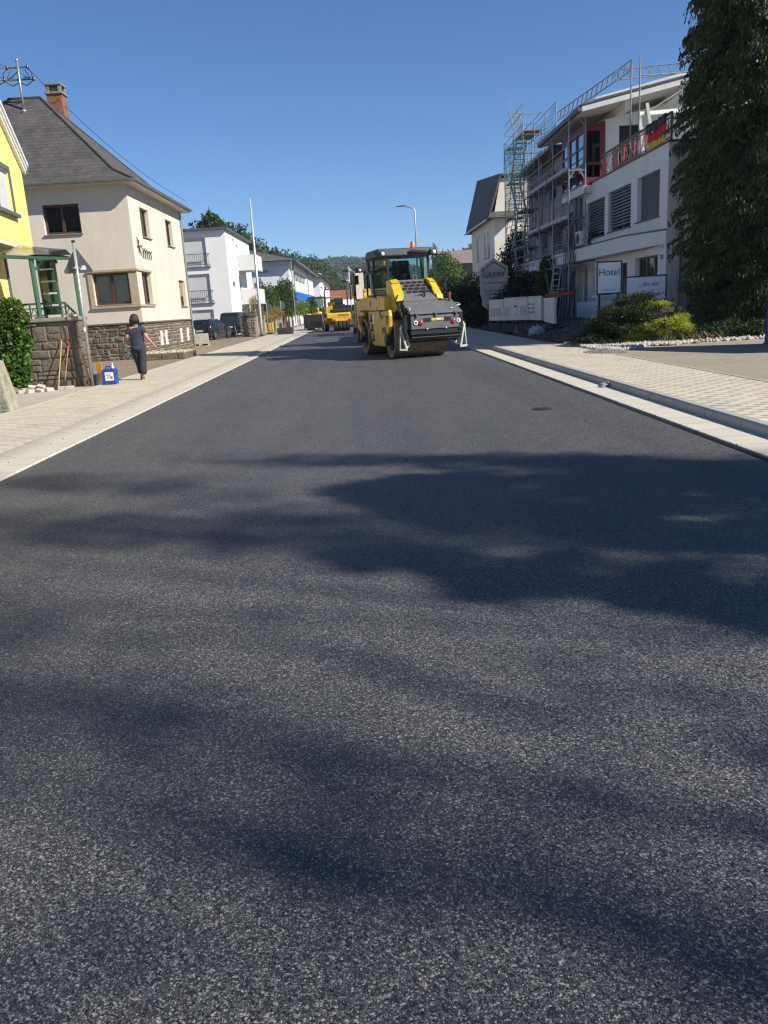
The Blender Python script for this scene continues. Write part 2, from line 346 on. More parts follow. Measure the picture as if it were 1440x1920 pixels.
# ================================================================ building kit
Zv=Vector((0,0,1))
def wall(mb,o,u,n,W,Hh,holes=(),depth=.16):
    """upright wall sheet with real openings and reveals; o lower corner, u along, n outward; holes (a0,z0,a1,z1)"""
    o=Vector(o); u=Vector(u); n=Vector(n)
    P=lambda a,z,d=0: o+u*a+Zv*z+n*d
    us=sorted({0,W,*[h[0] for h in holes],*[h[2] for h in holes]}); vs=sorted({0,Hh,*[h[1] for h in holes],*[h[3] for h in holes]})
    for a0,a1 in zip(us,us[1:]):
        for z0,z1 in zip(vs,vs[1:]):
            am,zm=(a0+a1)/2,(z0+z1)/2
            if any(h[0]<am<h[2] and h[1]<zm<h[3] for h in holes): continue
            mb.quad(P(a0,z0),P(a1,z0),P(a1,z1),P(a0,z1))
    for a0,z0,a1,z1 in holes:
        mb.quad(P(a0,z0),P(a0,z0,-depth),P(a1,z0,-depth),P(a1,z0)); mb.quad(P(a0,z1),P(a1,z1),P(a1,z1,-depth),P(a0,z1,-depth))
        mb.quad(P(a0,z0),P(a0,z1),P(a0,z1,-depth),P(a0,z0,-depth)); mb.quad(P(a1,z0),P(a1,z0,-depth),P(a1,z1,-depth),P(a1,z1))
def lbox(mb,o,u,n,a0,a1,z0,z1,d0,d1):
    o=Vector(o); u=Vector(u); n=Vector(n); P=lambda a,z,d: o+u*a+Zv*z+n*d
    mb.hexa([P(a0,z0,d0),P(a1,z0,d0),P(a1,z0,d1),P(a0,z0,d1),P(a0,z1,d0),P(a1,z1,d0),P(a1,z1,d1),P(a0,z1,d1)])
def window(parent,o,u,n,h,mf,mp,depth=.16,mull=(.5,),fw=.07,sill=None,curtain=None,blind=None,pitch=.055,room=True,trans=None,name='window'):
    a0,z0,a1,z1=h; d=-depth
    f=MB(); e=.003
    for q in ((a0+e,a0+fw,z0+e,z1-e),(a1-fw,a1-e,z0+e,z1-e)): lbox(f,o,u,n,*q,d-.02,d+.05)
    for q in ((a0+fw,a1-fw,z0+e,z0+fw),(a0+fw,a1-fw,z1-fw,z1-e)): lbox(f,o,u,n,*q,d-.02,d+.05)
    for m in mull:
        am=a0+(a1-a0)*m; lbox(f,o,u,n,am-fw*.6,am+fw*.6,z0+fw,z1-fw,d-.02,d+.06)
    if trans:
        zm=z0+(z1-z0)*trans; lbox(f,o,u,n,a0+fw,a1-fw,zm-fw*.4,zm+fw*.4,d-.018,d+.052)
    w_=obj(name,f,mf,parent,bevel=.006)
    g=MB(); lbox(g,o,u,n,a0+fw*.5,a1-fw*.5,z0+fw*.5,z1-fw*.5,d,d+.012); obj('pane',g,mp,w_)
    if sill is not None:
        s_=MB(); lbox(s_,o,u,n,a0-.05,a1+.05,z0-.045,z0-.004,-.02,.07); obj('sill',s_,sill,w_,bevel=.006)
    if curtain is not None:   # gathered cloth behind the pane
        c=MB(); N=40; o_=Vector(o); u_=Vector(u); n_=Vector(n); spans=[(a0+fw*.5,a0+(a1-a0)*.46),(a0+(a1-a0)*.54,a1-fw*.5)]
        for s0,s1 in spans:
            p=[o_+u_*(s0+(s1-s0)*i/N)+n_*(d-.06+.03*sin(i*1.9)+.012*sin(i*.7)) for i in range(N+1)]
            for i in range(N): c.quad(p[i]+Zv*(z0+.02),p[i+1]+Zv*(z0+.02),p[i+1]+Zv*(z1-.02),p[i]+Zv*(z1-.02))
        obj('curtain',c,curtain,w_)
    if blind is not None:     # (material, fraction lowered)
        b=MB(); m,fr=blind; zb=z1-(z1-z0)*fr; k=max(3,int((z1-zb)/pitch))
        for i in range(k):
            q0=z1-(z1-zb)*(i+1)/k; q1=z1-(z1-zb)*i/k
            lbox(b,o,u,n,a0+.012,a1-.012,q0+.006+(pitch-.055)*.75,q1,d+.065,d+.08+(pitch-.055)*.8)
        obj('roller_shutter',b,m,w_)
    if room:
        r=MB(); dd=d-.6; lbox(r,o,u,n,a0-.3,a1+.3,z0-.3,z1+.3,dd-.02,dd); obj('room_wall',r,mRoom,w_)
    return w_
def stones(mb,o,u,n,W,Hh,bw=(.25,.5),bh=(.14,.28),gap=.018,bulge=.03,seed=1,skip=()):
    """coursed rubble: each stone a small pillowed block proud of the mortar bed"""
    rr=random.Random(seed); o=Vector(o); u=Vector(u); n=Vector(n); z=0
    while z<Hh-.03:
        hh=min(rr.uniform(*bh),Hh-z)
        if Hh-z-hh<bh[0]*.6: hh=Hh-z
        a=-rr.uniform(0,bw[0])
        while a<W:
            ww=rr.uniform(*bw); a0=max(a,0)+gap*.5; a1=min(a+ww,W)-gap*.5
            if W-(a+ww)<bw[0]*.5: a1=W-gap*.5; ww=W-a+1
            if a1-a0>.03:
                parts=[(z,z+hh)] if rr.random()<.75 or hh<.2 else [(z,z+hh*.5),(z+hh*.5,z+hh)]
                for q0,q1 in parts:
                    am,zm=(a0+a1)/2,(q0+q1)/2
                    if any(s[0]<am<s[2] and s[1]<zm<s[3] for s in skip): continue
                    b0,b1=q0+gap*.5,q1-gap*.5
                    if b1-b0<.02: continue
                    J=lambda k=1: rr.uniform(-.012,.012)*k
                    base=[o+u*x+Zv*y+n*.0 for x,y in ((a0+J(),b0+J()),(a1+J(),b0+J()),(a1+J(),b1+J()),(a0+J(),b1+J()))]
                    iw=min(.035,(a1-a0)*.2); ih=min(.03,(b1-b0)*.2); t=bulge*rr.uniform(.4,1.3)
                    fr=[o+u*x+Zv*y+n*(t+J()) for x,y in ((a0+iw,b0+ih),(a1-iw,b0+ih),(a1-iw,b1-ih),(a0+iw,b1-ih))]
                    c=o+u*(am+J(3))+Zv*(zm+J(2))+n*(t*1.25+J())
                    mb.add(base+fr+[c],[(0,1,5,4),(1,2,6,5),(2,3,7,6),(3,0,4,7),(4,5,8),(5,6,8),(6,7,8),(7,4,8)])
            a+=ww
        z+=hh
def roofmat(name,c1,c2,rows=.16,cols=.28):
    t=NT(name); v=t.wallcoord(); b=t.node('ShaderNodeTexBrick',Scale=1.0); t.l(v,b.inputs['Vector'])
    b.inputs['Brick Width'].default_value=cols; b.inputs['Row Height'].default_value=rows; b.inputs['Mortar Size'].default_value=.008; b.inputs['Bias'].default_value=-.1
    b.inputs['Color1'].default_value=(*c1,1); b.inputs['Color2'].default_value=(*c2,1); b.inputs['Mortar'].default_value=(*mul(c1,.35),1)
    n=t.noise(.8,6,.7,t.coord()); n2=t.noise(14,4,.7,t.coord())
    c=t.mix(t.ramp(n.outputs[0],[(.4,0.),(.7,.6)]),b.outputs[0],mul(c2,1.25)); c=t.mix(t.ramp(n2.outputs[0],[(.6,0.),(.75,.5)]),c,(.2,.19,.16))
    t.l(c,t.b.inputs['Base Color']); t.b.inputs['Roughness'].default_value=.75
    s=t.n.new('ShaderNodeSeparateXYZ'); t.l(v,s.inputs[0]); saw=t.math('FRACT',t.math('DIVIDE',s.outputs[1],rows))
    t.bump(t.math('SUBTRACT',t.math('MULTIPLY',saw,-.5),t.math('MULTIPLY',b.outputs['Fac'],.5)),.7,.03); return t.mat
mRoom=M('dark_room',(.05,.045,.04),.9); mGlass=glass('window_glass',(.95,.97,.96),1.0); mGlassG=glass('green_glass',(.62,.80,.70),.8)
mPlY=M('yellow_plaster',(.82,.64,.21),.85,var=.06,scale=1.2,bump=.25,bscale=120,dirt=((.66,.52,.12),1.0,.25))
mPlC=M('cream_plaster',(.66,.595,.49),.9,var=.06,scale=.8,bump=.5,bscale=55,bdist=.012,dirt=((.42,.37,.29),.7,.35))
mPlW=M('white_plaster',(.82,.81,.78),.85,var=.04,scale=.6,bump=.15,bscale=90,dirt=((.62,.60,.56),.5,.25))
mWhite=M('white_paint',(.78,.77,.74),.5,var=.05); mBrown=M('brown_window_frame',(.095,.045,.025),.45,var=.2,scale=8)
mGreyT=M('grey_trim',(.10,.115,.12),.55,var=.12); mZinc=M('zinc_gutter',(.34,.35,.35),.4,.6,var=.15); mCurt=M('curtain_cloth',(.80,.79,.74),.9,var=.08)
mSlate=roofmat('slate_roof',(.052,.048,.044),(.095,.085,.075)); mBrickC=None
def brickmat(name,c1,c2,mo,bwid=.24,bh=.08,ms=.012):
    t=NT(name); v=t.wallcoord(); b=t.node('ShaderNodeTexBrick',Scale=1.0); t.l(v,b.inputs['Vector'])
    b.inputs['Brick Width'].default_value=bwid; b.inputs['Row Height'].default_value=bh; b.inputs['Mortar Size'].default_value=ms
    b.inputs['Color1'].default_value=(*c1,1); b.inputs['Color2'].default_value=(*c2,1); b.inputs['Mortar'].default_value=(*mo,1)
    n=t.noise(5,5,.7,t.coord()); c=t.mix(t.ramp(n.outputs[0],[(.4,0.),(.75,.6)]),b.outputs[0],mul(c1,.45))
    t.l(c,t.b.inputs['Base Color']); t.b.inputs['Roughness'].default_value=.9; t.bump(b.outputs['Fac'],-.5,.01); return t.mat
mBrick=brickmat('chimney_brick',(.26,.095,.045),(.36,.15,.07),(.16,.12,.09))
mStone=stone_mat('brown_rubble_stone',[(.11,.088,.062),(.16,.128,.09),(.20,.165,.12),(.125,.10,.075)])
mStoneG=stone_mat('grey_ashlar_stone',[(.15,.12,.095),(.19,.155,.12),(.23,.19,.145),(.13,.11,.095)],bump=1.0,bscale=9)
mStoneP=stone_mat('sandy_rubble_stone',[(.22,.17,.11),(.30,.24,.16),(.17,.14,.10),(.34,.28,.20)])
mMort=M('lime_mortar',(.42,.37,.28),.95,var=.2,scale=12,bump=.4); mMortD=M('dark_mortar',(.24,.21,.17),.95,var=.25,scale=9,bump=.5,bscale=25,bdist=.03)
mCap=M('weathered_concrete',(.24,.23,.20),.9,var=.25,scale=6,bump=.4,bscale=40); mShut=M('shutter_pvc',(.62,.62,.60),.5,var=.05)
mShutW=M('wooden_shutter',(.34,.24,.14),.6,var=.2,scale=10); mGreen=M('green_painted_steel',(.045,.13,.085),.4,var=.15,coat=.2); mIron=M('black_iron',(.02,.02,.022),.5)

# ================================================================ cream house
CX,CY=-9.05,34.5; X2=-19.6; Y2=44.4; ZP=1.56; ZE=6.95
house=thing('cream_house','cream rendered house with brown windows, rubble stone base and dark hipped slate roof','house',(CX,CY,0.04))
uF=(1,0,0); nF=(0,-1,0); uS=(0,1,0); nS=(1,0,0)
oF=(X2,CY,ZP); WF=CX-X2
hF=[(-12.5-X2,5.17-ZP,-11.03-X2,6.31-ZP),(-10.88-X2,2.31-ZP,-9.42-X2,3.57-ZP)]
oS=(CX,CY,ZP)
hS=[(1.72,5.08-ZP,3.12,6.26-ZP),(6.3,5.04-ZP,7.65,6.24-ZP),(.75,2.28-ZP,2.2,3.60-ZP),(7.75,2.2-ZP,9.15,3.48-ZP)]
mb=MB(); wall(mb,oF,uF,nF,WF,ZE-ZP,hF,.2); wall(mb,oS,uS,nS,Y2-CY,ZE-ZP,hS,.2)
mb.quad((X2,Y2,ZP),(CX,Y2,ZP),(CX,Y2,ZE),(X2,Y2,ZE)); mb.quad((X2,CY,ZP),(X2,Y2,ZP),(X2,Y2,ZE),(X2,CY,ZE))
obj('wall',mb,mPlC,house)
window(house,oF,uF,nF,hF[0],mBrown,mGlass,.2,(.5,),.09,mCap); window(house,oF,uF,nF,hF[1],mBrown,mGlass,.2,(.5,),.09,mCap,curtain=mCurt)
for i,h in enumerate(hS): window(house,oS,uS,nS,h,mBrown,mGlass,.2,(.5,) if i!=3 else (),.09,mCap,curtain=mCurt if i in(0,2) else None,blind=(mShutW,.62) if i==3 else None)
mb=MB(); e=.05   # raised surround running round the corner
lbox(mb,oF,uF,nF,-11.07-X2,-10.885-X2,2.2-ZP,3.60-ZP,0,e); lbox(mb,oF,uF,nF,-11.07-X2,-9.0-X2,3.602-ZP,3.70-ZP,0,.09); lbox(mb,oF,uF,nF,-11.07-X2,-9.0-X2,2.17-ZP,2.252-ZP,0,.09)
lbox(mb,oF,uF,nF,-9.40-X2,-9.052-X2,2.255-ZP,3.598-ZP,0,e*.6)
lbox(mb,oS,uS,nS,.002,2.3,3.602-ZP,3.70-ZP,.001,.06); lbox(mb,oS,uS,nS,.002,2.3,2.17-ZP,2.252-ZP,.001,.06)
obj('window_surround',mb,M('tan_trim',(.42,.34,.23),.8,var=.1),house,bevel=.008)
mb=MB(); mb.box(X2,CX-.02,CY+.02,Y2,-.1,ZP); obj('plinth_core',mb,mMort,house)
cells=[(2.6,.52,3.1,1.06),(3.5,.52,4.0,1.06),(6.7,.5,7.3,1.06),(8.3,.5,8.9,1.06)]
mb=MB(); stones(mb,(-14.5,CY+.015,.02),uF,nF,14.5+CX,1.50,(.16,.42),(.12,.26),.028,.035,3); stones(mb,(CX-.015,CY,.02),uS,nS,Y2-CY,1.50,(.2,.6),(.10,.24),.028,.03,5,cells)
obj('plinth_stone',mb,mStone,house)
mb=MB(); mb.box(X2-.04,CX+.05,CY-.06,Y2,ZP-.06,ZP-.002); obj('plinth_cap',mb,mStone,house)
for c in cells:   # cellar windows: white slats
    mb=MB()
    for k in range(3): lbox(mb,(CX,CY,0),uS,nS,c[0]+.04+k*.17,c[0]+.12+k*.17,c[1],c[3],.0,.02)
    lbox(mb,(CX,CY,0),uS,nS,c[0],c[2],c[3],c[3]+.05,.0,.02); lbox(mb,(CX,CY,0),uS,nS,c[0],c[2],c[1]-.05,c[1],.0,.02); obj('cellar_window',mb,mWhite,house)
# roof: hipped with a soft kick at the eaves
ov=.46; ex0,ex1,ey0,ey1=X2-ov,CX+ov,CY-ov,Y2+ov; ry=(CY+Y2)/2; rz=11.45; rx1=-13.6; rx0=-15.0
mid=1.0; mz=ZE+.62
A=[(ex0,ey0,ZE+.08),(ex1,ey0,ZE+.08),(ex1,ey1,ZE+.08),(ex0,ey1,ZE+.08)]; Bm=[(ex0+mid,ey0+mid,mz),(ex1-mid,ey0+mid,mz),(ex1-mid,ey1-mid,mz),(ex0+mid,ey1-mid,mz)]
mb=MB(); n0=[Vector(p) for p in A]; n1=[Vector(p) for p in Bm]; ra,rb=Vector((rx0,ry,rz)),Vector((rx1,ry,rz))
for i in range(4): mb.quad(n0[i],n0[(i+1)%4],n1[(i+1)%4],n1[i])
mb.quad(n1[0],n1[1],rb,ra); mb.add([n1[1],n1[2],rb],[(0,1,2)]); mb.quad(n1[2],n1[3],ra,rb); mb.add([n1[3],n1[0],ra],[(0,1,2)])
roof=obj('roof',mb,mSlate,house)
mb=MB(); mb.tube([ra,rb],.07,8)
for p in (n1[1],n1[2]): mb.tube([rb,p],.06,6)
for i in(1,2): mb.tube([n1[i],n0[i]],.06,6)
mb.tube([ra,n1[0]],.06,6); obj('ridge_tiles',mb,M('ridge_slate',(.06,.055,.052),.8),roof)
mb=MB(); mb.box(ex0,ex1,ey0,ey1,ZE-.02,ZE+.06); obj('soffit',mb,M('soffit_boards',(.55,.52,.47),.7,var=.08),house)
mb=MB()
def gutter(mb,p0,p1,out,r=.075):
    p0=Vector(p0); p1=Vector(p1); out=Vector(out); N=6
    ring=[out*(r*cos(PI+PI*k/N))+Zv*(r*sin(PI+PI*k/N)) for k in range(N+1)]
    for k in range(N): mb.quad(p0+ring[k],p1+ring[k],p1+ring[k+1],p0+ring[k+1]); mb.quad(p0+ring[k]*.9,p0+ring[k+1]*.9,p1+ring[k+1]*.9,p1+ring[k]*.9)
gutter(mb,(ex0,ey0-.08,ZE+.1),(ex1+.08,ey0-.08,ZE+.1),(0,-1,0)); gutter(mb,(ex1+.08,ey0-.08,ZE+.1),(ex1+.08,ey1,ZE+.1),(1,0,0))
mb.tube([(CX+.06,Y2-.2,ZE-.05),(CX+.06,Y2-.2,.1)],.045); obj('gutter',mb,mZinc,house)
# chimney
cx,cy=-13.22,40.5
mb=MB(); mb.box(cx-.34,cx+.34,cy-.34,cy+.34,9.3,11.75); ch=obj('chimney',mb,mBrick,house)
mb=MB(); mb.box(cx-.4,cx+.4,cy-.4,cy+.4,11.75,11.84); 
for sx in(-1,1):
    for sy in(-1,1): mb.box(cx+sx*.27-.07,cx+sx*.27+.07,cy+sy*.27-.07,cy+sy*.27+.07,11.84,12.12)
mb.box(cx-.2,cx+.2,cy-.2,cy+.2,11.84,12.05); mb.box(cx-.38,cx+.38,cy-.38,cy+.38,12.12,12.2); obj('chimney_cap',mb,mCap,ch,bevel=.01)
mb=MB(); mb.box(cx-.37,cx+.37,cy-.37,cy+.37,9.2,10.45); obj('flashing',mb,mZinc,ch)
# wrought iron ornament on the street side
mb=MB(); r_=.018; o=Vector(oS)+Vector((.03,0,0)); q=lambda a,z: (CX+.05,CY+a,z)
mb.tube([q(.55,4.95),q(.7,4.6),q(.95,4.25)],r_,6); mb.tube([q(.55,4.6),q(1.3,4.66)],r_,6); mb.tube([q(.8,4.85),q(.62,4.62),q(.75,4.35)],r_,6)
for k in range(5): a=1.15+k*.32; mb.tube([q(a,4.6-.03*k),q(a+.18,4.42-.03*k),q(a+.05,4.15)],r_,6); mb.tube([q(a+.18,4.42),q(a+.33,4.5)],r_,6)
obj('iron_ornament',mb,mIron,house)

# roof mast with insulators and overhead wires
mp=Vector((-14.15,38.75,0)); mast=thing('power_mast','galvanised roof mast with insulators and looped cables on the slate roof','power mast',(mp.x,mp.y,10.7))
mb=MB(); mb.tube([(mp.x,mp.y,10.6),(mp.x+.02,mp.y,12.75)],.05,10); mb.lathe((mp.x+.02,mp.y,12.74),(0,0,1),[(0,.06),(.06,.07),(.12,.02)],10); mb.lathe((mp.x,mp.y,10.72),(0,0,1),[(0,.2),(.12,.06)],10); obj('pole',mb,M('galvanised_steel',(.42,.43,.43),.42,.7,var=.2,scale=6),mast,smooth=True)
mb=MB(); arms=[(12.5,.42),(12.02,.62)]
for z,a in arms: mb.bar((mp.x-a,mp.y,z),(mp.x+a,mp.y+.1,z+.03),.06)
for k in (-1,1): mb.bar((mp.x,mp.y,12.35),(mp.x+k*.5,mp.y+.05,12.03),.04)
obj('crossarm',mb,mGreyT,mast)
mIns=(M('insulator_glaze',(.08,.045,.03),.25))
for z,a in arms:
    for k in(-1,1): mb=MB(); mb.lathe((mp.x+k*a,mp.y+.05*k,z-.06),(0,0,1),[(0,.03),(.04,.07),(.07,.045),(.12,.065),(.16,.03)],8); obj('insulator',mb,mIns,mast,smooth=True)
mb=MB()
for k in(-1,1):
    p=[Vector((mp.x+k*.40,mp.y,12.5)),Vector((mp.x+k*.62,mp.y-.1,12.25)),Vector((mp.x+k*.60,mp.y-.05,11.95)),Vector((mp.x+k*.3,mp.y,11.78)),Vector((mp.x+k*.05,mp.y,11.9))]; mb.tube(p,.022,6)
    mb.tube([(mp.x+k*.3,mp.y,12.4),(mp.x+k*.5,mp.y,12.1),(mp.x+k*.2,mp.y,12.1)],.02,6)
obj('cable_loop',mb,mIron,mast,smooth=True)
def wire(a,b,sag,r=.012): 
    a=Vector(a); b=Vector(b); return [a.lerp(b,i/14)-Zv*(4*sag*(i/14)*(1-i/14)) for i in range(15)]
ends=[(-.42,12.52,(-24.5,24,15.6)),(-.42,12.42,(-24.5,24,14.7)),(-.62,12.1,(-24.5,24,13.7)),(-.62,12.0,(-24.5,24,12.9))]
labs=['topmost','second highest','third highest','lowest']
for (dx,z,b),lb in zip(ends,labs):
    mb=MB(); mb.tube(wire((mp.x+dx,mp.y,z),b,.25),.014,5); tag(obj('overhead_wire',mb,mIron),f'thin dark overhead wire left of the roof mast, {lb} of the four parallel ones','wire','overhead wires at the roof mast')
mb=MB(); mb.tube(wire((mp.x-.62,mp.y,11.98),(-20,30.5,6.8),.1),.03,6); tag(obj('overhead_cable',mb,mIron),'thick dark cable falling steeply from the roof mast behind the yellow gable','cable')
mb=MB(); mb.tube(wire((mp.x+.42,mp.y,12.5),(-9.3,47.5,7.9),.5),.012,5); tag(obj('overhead_wire',mb,mIron),'single thin wire sloping down right from the roof mast past the brick chimney','wire','overhead wires at the roof mast')

# ================================================================ yellow house (projecting upper floor over a recessed porch)
ya=R(7.8); uY=Vector((sin(ya),-cos(ya),0)); nY=Vector((cos(ya),sin(ya),0)); yc=Vector((-9.85,26,0))
yel=thing('yellow_house','bright yellow house with white gable boards and overhanging upper floor','house',tuple(yc))
z0=3.93; Wy=9.0
def rake(a): return 6.3+ (0.0 if a<0 else min(a,Wy-a)*.62)
hy=(1.62,4.74,3.0,5.86)
mb=MB(); wall(mb,yc+Zv*z0,uY,nY,Wy,6.3-z0,[(hy[0],hy[1]-z0,hy[2],hy[3]-z0)],.14)
P=lambda a,z,d=0: yc+uY*a+Zv*z+nY*d
mb.add([P(0,6.3),P(Wy,6.3),P(Wy/2,6.3+Wy/2*.62)],[(0,1,2)])
mb.quad(P(0,z0),P(0,6.3),P(0,6.3,-9),P(0,z0,-9)); mb.quad(P(Wy,z0),P(Wy,z0,-9),P(Wy,6.3,-9),P(Wy,6.3))
obj('wall',mb,mPlY,yel)
mb=MB(); lbox(mb,yc,uY,nY,0.004,Wy,z0-.12,z0-.002,-3,-.004); obj('soffit',mb,M('porch_soffit',(.66,.55,.40),.8,var=.05),yel)
mb=MB(); mb.hexa([P(0.2,1.7,-6),P(Wy,1.7,-6),P(Wy,1.7,-.85),P(0.2,1.7,-.85),P(.2,z0-.125,-6),P(Wy,z0-.125,-6),P(Wy,z0-.125,-.85),P(.2,z0-.125,-.85)]); obj('porch_wall',mb,mPlY,yel)
mb=MB(); lbox(mb,yc,uY,nY,.08,.2-.004,1.7,z0-.125,-.98,-.80); obj('pilaster',mb,mGreyT,yel)
mb=MB(); lbox(mb,yc,uY,nY,-.0,.08-.004,1.7,z0-.125,-.95,-.83); obj('corner_trim',mb,mWhite,yel)
mb=MB(); t=.12
for s in (0,1):
    e0=P(-.15,6.3-.15*.62) if s==0 else P(Wy+.15,6.3-.15*.62); pk=P(Wy/2,6.3+Wy/2*.62)
    mb.prism([e0+nY*.0,pk,pk+Zv*t*1.4,e0+Zv*t*1.4],nY*-9.3+nY*.0)
roofY=obj('roof',mb,mSlate,yel)
for s in(0,1):
    mb=MB(); e0=P(-.16,6.3-.16*.62+.02) if s==0 else P(Wy+.16,6.3-.16*.62+.02); pk=P(Wy/2,6.3+Wy/2*.62+.02)
    for k,(dz,hh,dd) in enumerate(((-.19,.11,.10),(-.075,.10,.14),(.03,.10,.19))):
        mb.prism([e0+Zv*dz,pk+Zv*dz,pk+Zv*(dz+hh),e0+Zv*(dz+hh)],nY*dd)
    obj('gable_board',mb,mWhite,roofY,bevel=.006)
mb=MB(); lbox(mb,yc,uY,nY,-.24,-.12,6.05,6.13,-9,.2); gutter(mb,P(-.22,6.2,.24),P(-.22,6.2,-9),-uY); obj('gutter',mb,mGreyT,yel)
wy=window(yel,yc,uY,nY,hy,mWhite,mGlass,.14,(),.07,None,blind=(mShut,.93))
mb=MB()
for q in ((hy[0]-.14,hy[0]-.004,hy[1]-.0,hy[3]+.14),(hy[2]+.004,hy[2]+.14,hy[1],hy[3]+.14),(hy[0]-.0,hy[2],hy[3]+.004,hy[3]+.14)): lbox(mb,yc,uY,nY,*q,0,.035)
lbox(mb,yc,uY,nY,hy[0]-.22,hy[2]+.22,hy[1]-.10,hy[1]-.004,0,.13); obj('window_surround',mb,mGreyT,wy,bevel=.008)

# ================================================================ retaining wall, terrace, canopy, railing, ivy
WX=-7.10; WY=21.0; WT=1.80
rw=thing('retaining_wall','tall grey brown ashlar stone wall with slab cap beside the sidewalk','stone wall',(WX,WY,.05))
mb=MB(); mb.box(-11.5,WX-.02,WY+.02,WY+.5,-.1,WT-.09); mb.box(-14,-9.6,WY+.501,28,-.1,WT-.12); obj('core',mb,mMortD,rw)
mb=MB(); stones(mb,(-10.2,WY+.015,.0),uF,nF,10.2+WX-.26,WT-.10,(.24,.66),(.16,.40),.008,.035,11); stones(mb,(WX-.015,WY,.0),uS,nS,.5,WT-.1,(.3,.6),(.2,.34),.02,.04,12)
stones(mb,(WX-.25,WY-.01,.0),uF,nF,.25,WT-.1,(.25,.26),(.25,.42),.015,.02,14); obj('stone_facing',mb,mStoneG,rw)
mb=MB(); mb.box(-10.3,WX+.04,WY-.07,WY+.55,WT-.085,WT); obj('cap_slab',mb,mCap,rw,bevel=.012)
mb=MB(); mb.box(WX-.3,WX-.12,WY-.04,WY+.3,WT+.002,WT+.06); mb.obox((WX-.62,WY+.1,0),(.9,.4,0),(-.4,.9,0),.35,.2,WT+.002,WT+.07); tag(obj('loose_slab',mb,M('pale_stone_slab',(.42,.37,.27),.9,var=.2),bevel=.01),'small pale stone slabs lying loose on top of the retaining wall','stone slab')
mb=MB(); mb.tube([(WX-.29,WY-.07,WT),(WX-.25,WY-.075,1.2),(WX-.27,WY-.075,.6),(WX-.23,WY-.075,.1)],.014,6); tag(obj('wall_cable',mb,mIron),'thin black cable running down the corner of the stone wall','cable')

can=thing('porch_canopy','green steel porch canopy with slim posts and glass roof','canopy',(-8.1,WY+.3,WT))
mb=MB(); T=[Vector(p) for p in ((-11.2,21.2,3.58),(-9.55,24.4,3.80),(-8.4,24.0,3.5),(-7.10,21.15,3.20),(-8.15,21.15,3.28))]
mb.bar(T[0],T[4],.07,.09); mb.bar(T[4],T[3],.06,.07); mb.bar(T[3],T[2],.06,.08); mb.bar(T[2],T[1],.08,.1); mb.bar(T[4],(-8.3,24.3,3.62),.08,.12)
for k in range(5): mb.bar(T[4].lerp(T[3],k/5+.1),Vector((-8.3,24.3,3.62)).lerp(T[2],k/5+.1),.045,.07)
obj('beam',mb,mGreen,can,bevel=.008)
mb=MB(); mb.quad(T[0]+Zv*.08,T[4]+Zv*.08,Vector((-8.3,24.3,3.70)),T[1]+Zv*.08); mb.quad(T[4]+Zv*.081,T[3]+Zv*.081,T[2]+Zv*.081,Vector((-8.3,24.3,3.701))); obj('glass_roof',mb,glass('frosted_roof_glass',(.55,.66,.60),1.0,.15),can)
mb=MB(); mb.tube([(-8.14,21.2,WT),(-8.14,21.2,3.25)],.06,10); mb.lathe((-8.14,21.2,WT),(0,0,1),[(0,.13),(.03,.13),(.05,.08)],10); mb.bar((-8.14,21.2,2.95),(-7.85,21.3,3.22),.06); obj('post',mb,mGreen,can,smooth=False)
mb=MB(); mb.tube([(-7.13,21.25,WT),(-7.13,21.25,3.2)],.04,8); obj('post',mb,mGreen,can)
mb=MB(); mb.tube([(-7.95,22.0,WT),(-7.98,22.0,3.35),(-7.85,21.9,3.3),(-7.75,21.85,3.18)],.045,8); obj('downpipe',mb,mGreyT,can)
sc=MB(); sx0,sx1,sy=-8.20,-7.78,21.75
for z in (WT+.05,2.12,2.42,2.72,3.02,3.26): sc.box(sx0,sx1,sy-.02,sy+.02,z-.022,z+.022)
for x in (sx0+.012,sx1-.012): sc.box(x-.012,x+.012,sy-.019,sy+.019,WT+.05,3.26)
sf=obj('screen_frame',sc,M('pale_glazing_bar',(.62,.66,.62),.5),can)
mb=MB(); mb.box(sx0+.004,sx1-.004,sy-.008,sy+.008,WT,3.28); obj('screen_pane',mb,M('dark_green_glass',(.012,.05,.035),.08,spec=.8),sf)
mb=MB()
for x in(sx0,sx1): mb.bar((x,sy,WT),(x,sy,3.3),.05)
obj('screen_post',mb,mGreen,can)

rail=thing('porch_railing','dark green metal railing with curved balusters on the stone wall','railing',(-8,21.5,WT))
mb=MB(); p=[Vector(q) for q in ((-9.2,21.45,2.17),(-8.2,21.45,2.17),(-7.55,21.4,2.16),(-7.28,21.4,1.86))]
for a,b in zip(p,p[1:]): mb.bar(a,b,.05)
mb.bar((-9.2,21.45,2.06),(-7.5,21.4,2.05),.025); mb.bar((-9.2,21.45,1.88),(-7.3,21.4,1.87),.025)
for k in range(16):
    x=-9.15+k*.115
    mb.tube([(x,21.43,1.87),(x+.05,21.43,1.95),(x-.03 if k%2 else x+.09,21.43,2.06)],.011,5)
for x in(-9.2,-8.45,-7.9,-7.55): mb.bar((x,21.43,WT),(x,21.43,2.15),.03)
obj('rails',mb,mGreen,rail)

